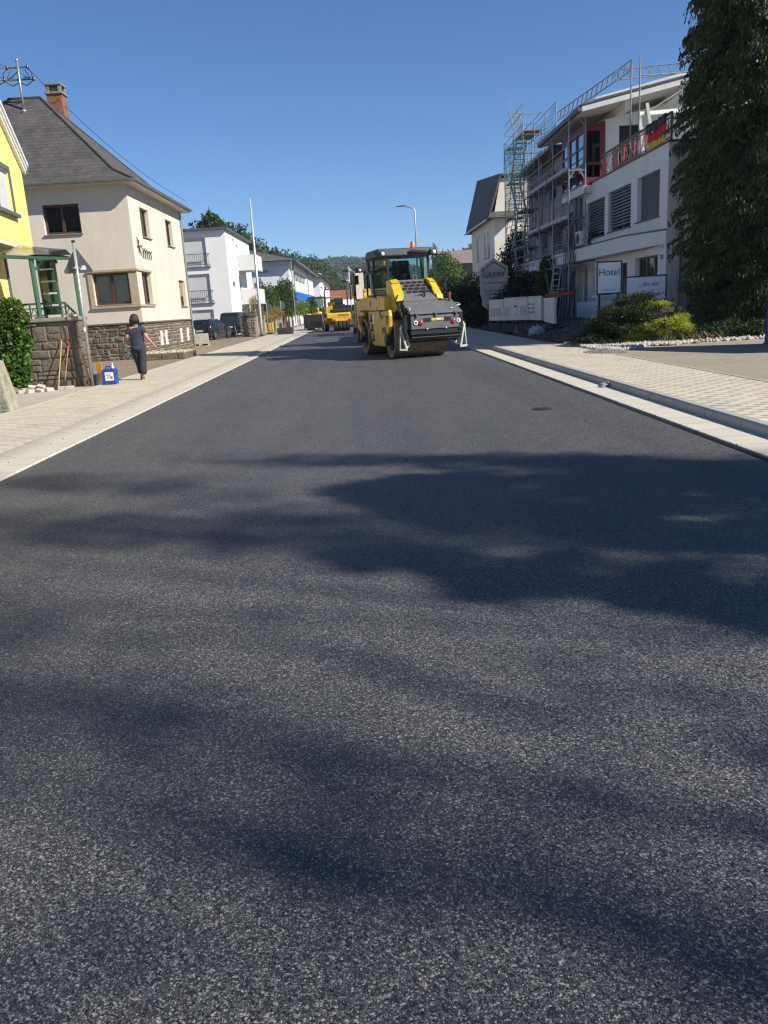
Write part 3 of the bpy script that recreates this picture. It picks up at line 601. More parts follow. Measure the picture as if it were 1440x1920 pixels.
mIvy=foliage('ivy_leaves',(.030,.075,.012),(.15,.25,.04),.3,2.5)
def mass(name,blobs,n,lw,mat,droop=.0,parent=None,surf=.75,out=.0,seed=0,flat=1.0):
    """leaves over a union of ellipsoids: blobs (x,y,z,rx,ry,rz,weight)"""
    g=np.random.default_rng(seed+5); wts=np.array([b[6] if len(b)>6 else b[3]*b[4]+b[4]*b[5]+b[3]*b[5] for b in blobs]); pick=g.choice(len(blobs),n,p=wts/wts.sum())
    B=np.array([b[:6] for b in blobs],float)[pick]; d=g.normal(size=(n,3)); d/=np.linalg.norm(d,axis=1,keepdims=True)
    r=surf+(1-surf)*g.random((n,1))**.5; r*= (1+.16*np.sin(d[:,:1]*7+B[:,:1])*np.cos(d[:,2:3]*6+B[:,1:2])+out*g.normal(size=(n,1)))
    c=B[:,:3]+d*B[:,3:6]*r; ld=d+.8*g.normal(size=(n,3)); ld[:,2]*=flat; ld[:,2]-=droop
    l=lw[0]*(.6+.8*g.random(n)); w_=lw[1]*(.6+.8*g.random(n)); upv=g.normal(size=(n,3))+d*1.2
    v,f=leaf_quads(c,ld,np.cross(ld,upv),l,w_)
    return np_obj(name,v,f,mat,parent)
ivy=mass('ivy',[(-8.95,20.85,1.75,.62,.30,.62),(-9.3,20.8,1.1,.8,.35,.9),(-8.75,20.8,1.15,.42,.28,.7),(-8.72,20.8,.55,.30,.25,.5),(-9.0,20.75,.45,.5,.3,.5),(-8.7,20.9,2.05,.3,.2,.22),(-9.9,20.9,1.5,.7,.3,.9)],9000,(.11,.085),mIvy,.5,None,.7)
tag(ivy,'bright green ivy hanging over the left end of the stone wall','ivy')
gp=thing('gate_pillar','squat weathered concrete gate pillar with moss at the left edge','gate pillar',(-7.05,15.65,.05))
mb=MB(); mb.hexa([(-7.6,15.5,.04),(-6.78,15.5,.04),(-6.74,15.95,.04),(-7.6,15.95,.04),(-7.5,15.56,1.02),(-6.93,15.56,1.02),(-6.93,15.9,1.02),(-7.5,15.9,1.02)]); mb.hexa([(-7.5,15.57,1.02),(-6.95,15.57,1.02),(-6.95,15.89,1.02),(-7.5,15.89,1.02),(-7.4,15.63,1.10),(-7.02,15.63,1.10),(-7.02,15.83,1.10),(-7.4,15.83,1.10)])
obj('shaft',mb,M('mossy_concrete',(.36,.33,.25),.95,var=.25,scale=7,bump=.9,bscale=22,bdist=.04,dirt=((.10,.10,.035),5,.8)),gp,bevel=.04,seg=3)
# ================================================================ things on the left sidewalk
mGalv=M('galvanised_post',(.40,.42,.43),.45,.6,var=.15,scale=8); mSignB=M('sign_back_grey',(.105,.118,.125),.55,.2,var=.12); mBlack=M('black_rubber',(.018,.018,.02),.7,var=.2); mWood=M('pale_wood',(.42,.29,.15),.7,var=.25,scale=14)
mSteelD=M('dark_steel',(.06,.06,.063),.5,.4,var=.3,scale=6)
sp=thing('traffic_sign','grey back of a triangular traffic sign on a tall galvanised post at the stone wall','traffic sign',(-6.93,20.8,.055))
mb=MB(); mb.tube([(-6.93,20.8,.05),(-6.90,20.8,3.55)],.038,12); obj('pole',mb,mGalv,sp,smooth=True)
mb=MB(); mb.lathe((-6.90,20.8,3.545),(0,0,1),[(0,.045),(.05,.045),(.055,.02)],12); obj('pole_cap',mb,mBlack,sp)
s3=.72; tc=Vector((-6.90,20.87,2.83)); tri=[]
for k,(x,z) in enumerate(((-s3/2,0),(s3/2,0),(0,s3*.866))):
    for dx,dz in (((.0,.045),(.04,.0)),((-.04,.0),(.0,.045)),((.025,-.04),(-.025,-.04)))[k]: tri.append(tc+Vector((x+dx,0,z+dz)))
mb=MB(); mb.prism(tri,(0,.012,0)); sg=obj('sign_plate',mb,mSignB,sp)
mb=MB(); mb.box(-6.86,-6.70,20.862,20.868,2.9,2.96); mb.box(-6.80,-6.71,20.860,20.866,2.96,3.0); obj('sticker',mb,mWhite,sg)
mb=MB(); mb.tube([(-6.945,20.8,2.98),(-6.935,20.8,2.93)],.05,12); mb.bar((-7.02,20.84,2.95),(-6.8,20.84,2.95),.03,.02); obj('clamp',mb,mGalv,sp)
mb=MB(); mb.tube([(-6.925,20.8,1.42),(-6.924,20.8,1.52)],.042,12); obj('label_band',mb,mWhite,sp)

mBlue=M('blue_plastic',(.012,.06,.30),.35,var=.1,coat=.2)
cn=thing('jerrycan','blue plastic jerrycan with white label on the sidewalk beside the signpost','jerrycan',(-6.55,21.05,.055))
mb=MB(); x0,x1,y0,y1=-6.72,-6.37,20.95,21.2
mb.hexa([(x0,y0,.06),(x1,y0,.06),(x1,y1,.06),(x0,y1,.06),(x0,y0,.42),(x1,y0,.42),(x1,y1,.42),(x0,y1,.42)]); mb.hexa([(x0,y0,.422),(x1,y0,.422),(x1,y1,.422),(x0,y1,.422),(x0+.06,y0+.03,.46),(x1-.03,y0+.03,.46),(x1-.03,y1-.03,.46),(x0+.06,y1-.03,.46)])
obj('body',mb,mBlue,cn,bevel=.035,seg=3)
mb=MB(); mb.tube([(x0+.08,21.06,.45),(x0+.10,21.06,.51),(x0+.2,21.06,.51),(x0+.22,21.06,.45)],.02,8); obj('handle',mb,mBlue,cn)
mb=MB(); mb.lathe((x1-.08,21.06,.45),(0,0,1),[(0,.035),(.05,.035),(.06,.03)],12); mb.tube([(x1-.08,21.06,.5),(x1-.08,21.06,.59)],.018,8); obj('cap',mb,mWhite,cn)
mb=MB(); mb.box(x0+.08,x1-.05,y0-.004,y0-.001,.16,.37); lb=obj('label',mb,M('paper_label',(.75,.75,.72),.6),cn)
mb=MB()
for k in range(4): mb.box(x0+.11,x0+.11+.14-.02*k,y0-.007,y0-.005,.32-k*.035,.332-k*.035)
mb.box(x1-.14,x1-.08,y0-.007,y0-.005,.2,.27); obj('label_print',mb,M('faded_print',(.35,.18,.16),.6),lb)
bk=thing('bucket','dark grey mason bucket between signpost and blue jerrycan','bucket',(-6.78,20.98,.055))
def bucket(par,c,r,hh,m,mi):
    mb=MB(); c=Vector(c); mb.lathe(c,(0,0,1),[(0,r*.78),(hh,r),(hh+.01,r*1.06),(hh+.012,r*.98),(hh-.06,r*.93),(.02,r*.74)],20,False); mb.lathe(c+Zv*.015,(0,0,1),[(0,r*.76),(.004,.001)],20); obj('tub',mb,m,par,smooth=True)
    mb=MB(); mb.tube([c+Vector((r*cos(t),0,hh-.02+ (r*.9)*sin(t)*mi)) for t in np.linspace(0,PI,12)],.006,5); obj('handle',mb,mIron,par)
bucket(bk,(-6.84,21.02,.055),.165,.27,M('bucket_grey',(.085,.09,.085),.6,var=.3,scale=9),.25)
mb=MB(); mb.box(-6.93,-6.80,21.25,21.33,.05,.62); tag(obj('orange_board',mb,M('orange_board_paint',(.55,.20,.03),.6)),'short orange and tan board standing behind the signpost foot','board')
mb=MB(); mb.tube([(-7.03,20.86,.06),(-7.10,20.9,.85)],.03,8); tag(obj('timber_post',mb,mWood),'thin pale wooden stake leaning against the wall corner','stake')
t1=thing('broom_handle','long yellow wooden tool handle leaning against the stone wall','tool handle',(-7.68,20.6,.05)); mb=MB(); mb.tube([(-7.70,20.5,.06),(-7.60,20.96,1.25)],.014,8); obj('stick',mb,M('yellow_wood',(.50,.33,.10),.6,var=.15),t1); mb=MB(); mb.box(-7.85,-7.55,20.44,20.54,.05,.10); obj('scraper_head',mb,mSteelD,t1)
t2=thing('shovel','shovel with red topped handle leaning against the stone wall','shovel',(-7.6,20.6,.05)); mb=MB(); mb.tube([(-7.57,20.56,.06),(-7.46,20.96,1.08)],.014,8); obj('stick',mb,M('reddish_wood',(.34,.16,.07),.6),t2); mb=MB(); mb.tube([(-7.482,20.88,.86),(-7.455,20.98,1.10)],.017,8); obj('grip',mb,M('red_grip',(.62,.10,.03),.5),t2)
mb=MB(); mb.hexa([(-7.68,20.50,.05),(-7.48,20.50,.05),(-7.48,20.53,.05),(-7.68,20.53,.05),(-7.65,20.60,.26),(-7.5,20.60,.26),(-7.5,20.615,.26),(-7.65,20.615,.26)]); obj('blade',mb,mSteelD,t2)
mb=MB(); mb.tube([(-8.62,20.8,.06),(-8.60,20.93,.85)],.016,6); tag(obj('iron_rod',mb,mIron),'short dark iron rod standing at the wall next to the ivy','rod')
mPs=M('paving_stone_concrete',(.50,.46,.38),.9,var=.18,scale=8,bump=.3,bscale=60)
mb=MB(); mb.box(-.1,.1,-.05,.05,-.04,.04); ps=obj('paving_stone',mb,mPs,bevel=.008)
spots=[(-8.35,19.9,.09,.3,0,'front left'),(-8.15,19.85,.09,1.2,.2,'front, end on'),(-7.95,19.95,.09,-.5,.3,'front right'),(-7.75,20.05,.09,.9,0,'right of the heap'),(-8.2,20.15,.16,.6,.5,'on top at the left'),(-7.97,20.12,.17,-.3,.5,'topmost, tilted'),(-7.85,20.2,.09,.2,.3,'behind at the right'),(-8.4,20.2,.1,1.0,.2,'behind at the left'),(-7.55,20.35,.09,.05,0,'left of two at the shovel'),(-7.36,20.35,.09,.1,0,'right of two at the shovel'),(-8.05,20.0,.09,.1,0,'middle of the heap')]
for i,(x,y,z,rz,rx,w_) in enumerate(spots):
    o=ps if i==0 else ps.copy()
    if i: COL.objects.link(o)
    o.location=(x,y,z); o.rotation_euler=(rx,rx*.4,rz); tag(o,f'pale paving stone of the heap at the wall, {w_}','paving stone','loose paving stones at the wall')
mb=MB(); mb.hexa([(-9.0,19.6,.04),(-8.35,19.7,.04),(-8.5,20.4,.04),(-9.1,20.4,.04),(-9.0,19.9,.30),(-8.5,20.1,.10),(-8.55,20.4,.10),(-9.1,20.4,.34)]); tag(obj('stone_slab',mb,M('brown_slab',(.20,.16,.12),.9,var=.2,bump=.3),bevel=.02),'brown stone slab lying tilted behind the gate pillar','stone slab')

# ---------------------------------------------------------------- people
def skin(name,J,E,mat,parent,root,sub=2):
    names=list(J); me=bpy.data.meshes.new(name); me.from_pydata([J[k][0] for k in names],[(names.index(a),names.index(b)) for a,b in E],[]); me.materials.append(mat)
    o=bpy.data.objects.new(name,me); COL.objects.link(o); o.parent=parent
    m=o.modifiers.new('skin','SKIN'); m.use_smooth_shade=True
    if not me.skin_vertices: 
        pass
    for i,k in enumerate(names):
        r=J[k][1]; r=r if isinstance(r,tuple) else (r,r); r=(r[0]*1.26,r[1]*1.26) if r[0]>.03 else r; sv=me.skin_vertices[0].data[i]; sv.radius=r; sv.use_root=(k==root)
    s=o.modifiers.new('sub','SUBSURF'); s.levels=sub; s.render_levels=sub; return o
mSkin=M('skin',(.50,.25,.16),.55,var=.06,scale=6); mHair=M('dark_hair',(.035,.022,.016),.65,var=.4,scale=30,bump=.4,bscale=120); mNavy=M('navy_cotton',(.030,.036,.060),.9,var=.15,scale=9,bump=.5,bscale=14,bdist=.03); mTrou=M('dark_trousers',(.026,.030,.040),.85,var=.2,scale=8,bump=.6,bscale=11,bdist=.04); mShoe=M('pale_sandal',(.42,.36,.28),.7)
def hand(J,E,pre,w_,d,side,curl=.3):
    """palm and five bent fingers from the wrist w_ pointing along d; side = +x or -x of the thumb"""
    w_=Vector(w_); d=Vector(d).normalized(); s=Vector(side).normalized(); n=d.cross(s).normalized()
    J[pre+'palm']=(w_+d*.055,(.032,.018)); E.append((pre+'wrist',pre+'palm'))
    for k,(off,ln) in enumerate(((.028,.075),(.010,.085),(-.009,.078),(-.026,.060))):
        a=w_+d*.095+s*off; b=a+d*ln*.55+n*ln*curl*.4; c=b+d*ln*.4*(1-curl)+n*ln*curl*.8
        J[f'{pre}k{k}']=(a,.0095); J[f'{pre}f{k}']=(b,.0085); J[f'{pre}t{k}']=(c,.007); E+= [(pre+'palm',f'{pre}k{k}'),(f'{pre}k{k}',f'{pre}f{k}'),(f'{pre}f{k}',f'{pre}t{k}')]
    a=w_+d*.04+s*.035; b=a+d*.035+s*.02+n*.012; J[pre+'th0']=(a,.011); J[pre+'th1']=(b,.009); E+=[(pre+'palm',pre+'th0'),(pre+'th0',pre+'th1')]
wp=thing('person','woman in navy top and dark cropped trousers walking away with a bucket','person',(-6.02,22.1,.055),R(4))
J=dict(pelvis=((0,0,.90),(.135,.10)),waist=((0,.005,1.06),(.115,.085)),chest=((0,.0,1.26),(.135,.095)),collar=((0,.0,1.39),(.075,.06)),neck=((0,.015,1.46),.046),jaw=((0,.03,1.525),(.06,.07)),head=((0,.035,1.60),(.074,.088)),crown=((0,.03,1.665),(.05,.06)),
  rsh=((.165,0,1.365),.052),relb=((.262,-.05,1.12),.040),rwrist=((.40,.03,.93),.026),lsh=((-.165,0,1.365),.052),lelb=((-.245,-.06,1.12),.040),lwrist=((-.255,.16,1.07),.026),
  rhip=((.085,0,.86),.095),rkn=((.075,-.01,.47),.058),rcalf=((.07,-.04,.30),.05),rank=((.065,-.05,.085),.034),rtoe=((.085,.10,.03),(.036,.022)),rball=((.08,.05,.035),(.04,.028)),
  lhip=((-.085,.0,.86),.095),lkn=((-.04,.08,.48),.058),lcalf=((-.02,.10,.30),.05),lank=((-.005,.10,.09),.034),lball=((-.01,.19,.035),(.04,.028)),ltoe=((-.01,.24,.03),(.036,.022)),nose=((0,.125,1.585),.013))
Ed=[('pelvis','waist'),('waist','chest'),('chest','collar'),('collar','neck'),('neck','jaw'),('jaw','head'),('head','crown'),('head','nose'),('chest','rsh'),('rsh','relb'),('relb','rwrist'),('chest','lsh'),('lsh','lelb'),('lelb','lwrist'),('pelvis','rhip'),('rhip','rkn'),('rkn','rcalf'),('rcalf','rank'),('rank','rball'),('rball','rtoe'),('pelvis','lhip'),('lhip','lkn'),('lkn','lcalf'),('lcalf','lank'),('lank','lball'),('lball','ltoe')]
hand(J,Ed,'r',J['rwrist'][0],(.45,.12,-.8),(-.4,.8,0)); hand(J,Ed,'l',J['lwrist'][0],(0,1,-.05),(.8,0,.5),.95)
body=skin('body',J,Ed,mSkin,wp,'pelvis')
S=dict(hem=((0,0,.72),(.165,.135)),pel=((0,0,.86),(.172,.14)),waist=((0,.005,1.04),(.145,.118)),chest=((0,.0,1.25),(.165,.122)),col=((0,.0,1.385),(.105,.085)),nk=((0,.008,1.43),(.062,.058)),rs=((.165,0,1.36),.072),re=((.235,-.032,1.19),.066),ls=((-.165,0,1.36),.072),le=((-.225,-.036,1.19),.066))
skin('shirt',S,[('hem','pel'),('pel','waist'),('waist','chest'),('chest','col'),('col','nk'),('chest','rs'),('rs','re'),('chest','ls'),('ls','le')],mNavy,wp,'waist')
S=dict(top=((0,0,1.02),(.12,.10)),pel=((0,-.005,.88),(.16,.135)),rh=((.09,0,.80),.108),rk=((.078,-.012,.50),.088),rm=((.072,-.04,.34),.084),rc=((.068,-.048,.13),.082),lh=((-.088,.0,.80),.108),lk=((-.04,.078,.50),.086),lm=((-.02,.10,.34),.08),lc=((-.01,.102,.14),.078))
skin('trousers',S,[('top','pel'),('pel','rh'),('rh','rk'),('rk','rm'),('rm','rc'),('pel','lh'),('lh','lk'),('lk','lm'),('lm','lc')],mTrou,wp,'pel')
mb=MB(); mb.blob((0,.005,1.625),.112,.12,.112,18,12,.05,2); mb.blob((0,-.03,1.57),.125,.085,.10,18,12,.09,3)
for k in range(60): a=random.uniform(-1.9,1.9); x=.105*sin(a); y=-.02-.085*cos(a); mb.tube([(x*.8,y*.8,1.66),(x*1.1,y*1.1,1.575),(x*1.05+random.uniform(-.02,.02),y*1.05,1.49+random.uniform(-.02,.03))],[.016,.02,.004],5)
if 1: pass; obj('hair',mb,mHair,wp,False,smooth=True)
for pre,x,y in(('r',.072,-.06),('l',-.006,.09)):
    mb=MB(); mb.prism([(x-.04,y-.06,.0),(x+.04,y-.06,.0),(x+.05,y+.12,.0),(x+.03,y+.20,.0),(x-.025,y+.20,.0),(x-.045,y+.12,.0)],(0,0,.028)); 
    for t in(.0,.11): mb.tube([(x-.046,y+t+.02,.02),(x-.03,y+t+.02,.075),(x+.03,y+t+.02,.075),(x+.048,y+t+.02,.02)],.012,6)
    mb.tube([(x-.036,y-.02,.03),(x-.036,y-.045,.09),(x+.036,y-.045,.09),(x+.036,y-.02,.03)],.01,6); obj('sandal',mb,mShoe,wp,world=False,bevel=.006)
wb=thing('bucket','speckled white and grey bucket carried in the left hand of the walking woman','bucket',(-6.02-.27,22.1+.30,.66))
mSpk=NT('cement_splashed_bucket'); nn=mSpk.noise(26,3,.7,mSpk.coord()); mSpk.l(mSpk.mix(mSpk.ramp(nn.outputs[0],[(.47,0.),(.53,1.)]),(.07,.07,.068),(.72,.70,.66)),mSpk.b.inputs['Base Color'])
bucket(wb,(-6.02-.33,22.1+.26,.655),.165,.28,mSpk.mat,1.05)

# ================================================================ yard of the cream house
mb=MB(); 
bd=thing('planter_kerb','low dark stone border in front of the cream house','stone border',(-8.6,32,.05)); stones(mb,(-9.0,32.6,.04),(1,0,0),(0,-1,0),1.9,.26,(.4,.7),(.24,.26),.01,.02,21); mb.box(-9.0,-7.1,32.62,35.0,.0,.26); obj('border_stones',mb,mStone,bd)
mb=MB(); mb.box(-8.9,-7.15,32.75,34.9,.261,.285); obj('planting_soil',mb,M('dry_soil',(.36,.29,.18),.95,var=.3,scale=8,bump=.6),bd)
mb=MB(); 
for k in range(160): 
    x,y=random.uniform(-8.9,-7.2),random.uniform(32.8,34.8); mb.blob((x,y,.30),.05,.05,.04,5,4,.3,k)
obj('planting_stones',mb,M('pale_cobble',(.50,.45,.33),.9,var=.2),bd)
# pallet of paving stones
pl=thing('paver_pallet','stacked grey paving stones on a wooden pallet in the yard','pallet',(-9.2,45.9,.045),R(28))
mb=MB(); 
for i in range(8):
    for j in range(8):
        for k in range(5):
            if random.random()<.0: continue
            mb.box(-.55+i*.1375+.003,-.55+(i+1)*.1375-.003,-.48+j*.12+.003,-.48+(j+1)*.12-.003,.15+k*.105,.15+(k+1)*.105-.004)
obj('paving_blocks',mb,M('grey_paver_block',(.34,.32,.29),.9,var=.18,scale=5),pl,world=False)
mb=MB()
for x in(-.5,0,.5): mb.box(x-.05,x+.05,-.5,.5,.02,.11)
for y in np.linspace(-.45,.45,6): mb.box(-.58,.58,y-.05,y+.05,.112,.14); mb.box(-.58,.58,y-.05,y+.05,-.002,.02)
obj('wooden_pallet',mb,mWood,pl,world=False)
mRed=M('signal_red',(.55,.025,.02),.4,var=.05)
br=thing('barrier_board','white barrier beacon with red and white stripes behind the paver pallet','barrier',(-10.05,48.5,.045))
mb=MB(); mb.box(-10.35,-9.78,48.45,48.53,.05,.95); mb.box(-10.4,-9.72,48.3,48.68,.0,.05); obj('panel',mb,mWhite,br,bevel=.01)
mb=MB(); 
for k in range(4): x=-10.28+k*.125; mb.hexa([(x,48.44,.62),(x+.07,48.44,.62),(x+.07,48.447,.62),(x,48.447,.62),(x-.02,48.44,.88),(x+.05,48.44,.88),(x+.05,48.447,.88),(x-.02,48.447,.88)])
obj('red_stripe',mb,mRed,br)
mb=MB(); mb.lathe((-10.06,48.44,.5),(0,-1,0),[(0,.03),(.01,.03)],10); obj('bolt',mb,mBlack,br)
# ---------------------------------------------------------------- cars (rear towards the street view)
mTyre=M('tyre',(.02,.02,.021),.85); mRim=M('alloy_rim',(.30,.30,.31),.35,.8); mCarG=M('car_window',(.012,.016,.02),.04,spec=.9); mLampR=M('tail_lamp',(.45,.01,.012),.15,coat=.6); mPlate=M('number_plate',(.70,.70,.68),.4)
def wheel(name,par,c,r,w_,world=False,rim=.62,tread=0):
    mb=MB(); c=Vector(c); mb.lathe(c-Vector((w_/2,0,0)),(1,0,0),[(0,r*.7),(.0,r*.93),(w_*.15,r),(w_*.85,r),(w_,r*.93),(w_,r*.7)],24); t=obj(name,mb,mTyre,par,world,smooth=False)
    mb=MB(); mb.lathe(c-Vector((w_/2+.008,0,0)),(1,0,0),[(0,.02),(.0,r*rim*.9),(.012,r*rim),(w_+.004,r*rim),(w_+.016,r*rim*.9),(w_+.016,.02)],20); obj('rim',mb,mRim,t,world); return t
def loft(mb,st):   # st: list of (y, [(halfwidth,z)...]) symmetric closed sections, bottom to top
    k=len(st[0][1]); rings=[]
    for y,sec in st: rings.append([(-a,y,z) for a,z in sec]+[(a,y,z) for a,z in sec[::-1]])
    n=2*k; base=len(mb.v); mb.v+= [p for r in rings for p in r]
    for i in range(len(st)-1):
        for j in range(n): mb.f.append([base+i*n+j,base+i*n+(j+1)%n,base+(i+1)*n+(j+1)%n,base+(i+1)*n+j]); mb.m.append(mb.mi)
    mb.f.append([base+j for j in range(n)]); mb.m.append(mb.mi); mb.f.append([base+(len(st)-1)*n+j for j in range(n)][::-1]); mb.m.append(mb.mi)
def car(name,label,loc,rz,paint,L,W,Hh,belt,slope,roofm=None,group='cars parked in the yard'):
    c=thing(name,label,'car',loc,rz,group); w2=W/2
    mb=MB(); lo=lambda k,zt,zl=.28:[(w2*.90*k,zl),(w2*.99*k,zl+.15),(w2*k,zt*.72),(w2*.97*k,zt)]
    loft(mb,[(0,lo(.93,belt*.92,.36)),(.10,lo(.98,belt,.26)),(.5,lo(1,belt,.20)),(L*.66,lo(1,belt,.20)),(L*.88,lo(.97,belt*.88,.22)),(L-.05,lo(.9,belt*.72,.26)),(L,lo(.82,belt*.66,.34))]); obj('body',mb,paint,c,False,smooth=False,bevel=.03)
    mb=MB(); g=lambda k,zt:[(w2*.94*k,belt-.02),(w2*.80*k,(belt+zt)/2),(w2*.72*k,zt-.05),(w2*.60*k,zt)]
    loft(mb,[(.14,g(.99,belt+.06)),(.14+slope,g(1,Hh-.05)),(.14+slope+.35,g(1,Hh)),(L*.50,g(1,Hh-.02)),(L*.70,g(.96,belt+.03))]); obj('cabin',mb,paint if roofm is None else roofm,c,False,bevel=.025)
    mb=MB(); zt=Hh-.12; y0_=.14+slope*.25-.02; y1_=.14+slope*.9-.02
    mb.hexa([(-w2*.80,y0_,belt+.06),(w2*.80,y0_,belt+.06),(w2*.80,y0_+.02,belt+.06),(-w2*.80,y0_+.02,belt+.06),(-w2*.66,y1_,zt),(w2*.66,y1_,zt),(w2*.66,y1_+.02,zt),(-w2*.66,y1_+.02,zt)]); obj('rear_window',mb,mCarG,c,False,bevel=.008)
    for s in(-1,1):
        for ya,yb in((.14+slope+.15,L*.36),(L*.38,L*.62)):
            mb=MB(); q=lambda y,z,t:(s*(w2*t+.012),y,z)
            sh=0 if yb<L*.5 else -.28
            mb.hexa([q(ya,belt+.03,.93),q(yb+.1,belt+.03,.93),(s*w2*.88,yb+.1,belt+.03),(s*w2*.88,ya,belt+.03),q(ya,zt,.74),q(yb+sh,zt,.74),(s*w2*.69,yb+sh,zt),(s*w2*.69,ya,zt)]); obj('side_window',mb,mCarG,c,False)
        mb=MB(); mb.blob((s*w2*.78,.06,belt*.80),.10,.07,.15,10,7); obj('tail_light',mb,mLampR,c,False,smooth=True)
        for y in(L*.19,L*.80): wheel('wheel',c,(s*(w2-.10),y,.31),.31,.2)
        mb=MB(); mb.blob((s*(w2+.09),L*.60,belt+.07),.08,.05,.07,8,6); obj('wing_mirror',mb,paint,c,False)
    mb=MB(); mb.box(-w2*.92,w2*.92,-.04,.08,.30,.50); obj('bumper',mb,mBlack,c,False,bevel=.03)
    mb=MB(); mb.box(-.26,.26,-.012,.012,belt*.64,belt*.64+.11); obj('number_plate',mb,mPlate,c,False)
    return c
mPaintB=M('black_car_paint',(.012,.016,.018),.22,var=.1,coat=.8); mPaintG=M('dark_green_car_paint',(.025,.035,.032),.25,var=.1,coat=.8); mRoofR=M('dark_red_roof',(.10,.02,.02),.25,coat=.8)
car('parked_car','small black hatchback with red roof spoiler parked before the white flats',(-10.95,55.8,.045),R(-14),mPaintB,3.7,1.75,1.42,.92,.32)
car('parked_car','larger dark green van parked right of the small black hatchback',(-9.75,61.0,.045),R(-8),mPaintG,4.4,1.82,1.80,1.05,.22)
# trestle and grey bin between the car and the pier
tr=thing('trestle','folding metal trestle standing before the dark green van','trestle',(-8.95,57.3,.045)); mb=MB()
for s in(-.35,.35):
    mb.tube([(s-8.95,57.0,.05),(s*.5-8.95,57.3,.95)],.02,6); mb.tube([(s-8.95,57.6,.05),(s*.5-8.95,57.3,.95)],.02,6)
for z in(.25,.5,.75): mb.tube([(-8.95-.35+.17*z,57.0+.3*z,z),(-8.95+.35-.17*z,57.0+.3*z,z)],.016,6)
mb.tube([(-9.2,57.3,.95),(-8.7,57.3,.95)],.025,6); obj('frame',mb,mSteelD,tr)
bn=thing('mesh_bin','upright grey wire mesh bin beside the black hatchback','bin',(-9.65,57.6,.045)); mb=MB()
for x in np.linspace(-10.05,-9.5,9): mb.bar((x,56.7,.06),(x,56.7,1.05),.03); mb.bar((x,57.1,.06),(x,57.1,1.05),.03)
for z in(.1,.55,1.05): mb.box(-10.08,-9.47,56.68,57.12,z-.02,z+.02)
obj('grille',mb,M('bin_grey',(.16,.17,.17),.5,.4),bn)
mb=MB(); mb.tube([(-10.55,56.0,.05),(-10.58,56.0,1.25)],.018,6); tag(obj('marker_pole',mb,mGalv),'thin metal marker pole in front of the black hatchback','pole')

# ================================================================ rubble garden wall in sections, street mast, plate compactor, crate
mPost=M('pale_quoin',(.52,.46,.33),.85,var=.12)
def pier(name,label,x0,x1,y0,y1,hh,seed,post):
    t=thing(name,label,'stone wall',((x0+x1)/2,(y0+y1)/2,.045),0,'rubble wall sections along the left sidewalk')
    mb=MB(); mb.box(x0+.02,x1-.02,y0+.02,y1-.02,0,hh-.08); obj('core',mb,mMort,t)
    mb=MB(); stones(mb,(x0,y0+.015,.04),uF,nF,x1-x0,hh-.13,(.18,.42),(.14,.28),.03,.04,seed); stones(mb,(x1-.015,y0,.04),uS,nS,y1-y0,hh-.13,(.2,.5),(.14,.28),.03,.04,seed+1); obj('rubble',mb,mStoneP,t)
    mb=MB(); mb.box(x0-.05,x1+.05,y0-.05,y1+.05,hh-.078,hh); obj('cap',mb,mSteelD if 0 else M('dark_slab',(.085,.075,.065),.9,var=.2),t,bevel=.01)
    if post: mb=MB(); mb.box(x1+.0,x1+.13,y0+.05,y0+.2,.0,hh-.1); obj('pale_post',mb,mPost,t,bevel=.01)
pier('stone_pier','wide rubble stone pier beside the tall grey mast, nearest of the row',-8.62,-7.52,58.9,59.7,1.50,31,False)
segs=[(64,66.4,'second of the row, right behind the mast'),(69.5,71.6,'third of the row, beside the yellow compactor'),(74.5,78.2,'fourth of the row'),(78.6,83,'fifth of the row, behind the dark crate'),(83.4,89,'sixth of the row'),(89.4,96,'seventh of the row'),(97,106,'last of the row, behind the loader bucket')]
for i,(a,b,l) in enumerate(segs): pier('stone_pier',f'rubble stone wall section with pale end post, {l}',-8.75,-8.15 ,a,b,1.55,40+3*i,True)
mast2=thing('street_mast','tall plain grey mast without lamp on the left sidewalk','mast',(-7.05,58.3,.05)); mb=MB(); mb.tube([(-7.05,58.3,.05),(-7.05,58.3,1.2),(-7.02,58.3,9.2)],[.105,.10,.06],14); obj('shaft',mb,M('pale_grey_mast',(.50,.51,.51),.45,.3,var=.08),mast2,smooth=True); mb=MB(); mb.lathe((-7.05,58.3,.05),(0,0,1),[(0,.16),(.06,.16),(.12,.12)],14); obj('foot',mb,mSteelD,mast2)
pc=thing('plate_compactor','yellow plate compactor standing at the rubble wall behind the mast','plate compactor',(-6.95,63.2,.05)); mb=MB(); mb.box(-7.3,-6.6,63.0,63.6,.05,.13); obj('base_plate',mb,mSteelD,pc,bevel=.02)
mYel=M('machine_yellow',(.68,.44,.015),.42,var=.12,coat=.15,dirt=((.30,.21,.08),4,.5)); mYel2=M('machine_ochre',(.70,.44,.035),.45,var=.18,scale=2.5,dirt=((.15,.11,.06),3.2,.5))
mb=MB(); mb.box(-7.15,-6.75,63.1,63.5,.25,.85); mb.box(-7.1,-6.9,63.05,63.45,.13,.25); obj('engine_hood',mb,mYel,pc,bevel=.06); mb=MB(); mb.tube([(-7.1,63.05,.3),(-7.15,62.7,.95),(-6.8,62.7,.95),(-6.8,63.05,.3)],.02,6); obj('handle',mb,mBlack,pc)
cr=thing('dark_crate','dark open crate with two upright stubs on the left sidewalk edge','crate',(-5.4,59.5,.05)); mb=MB()
for x in(-6.0,-5.0): mb.box(x-.05,x+.05,59.2,60.2,.05,.5)
for y in(59.2,60.2): 
    for k in range(3): mb.box(-6.05,-4.95,y-.03,y+.03,.06+k*.16,.19+k*.16)
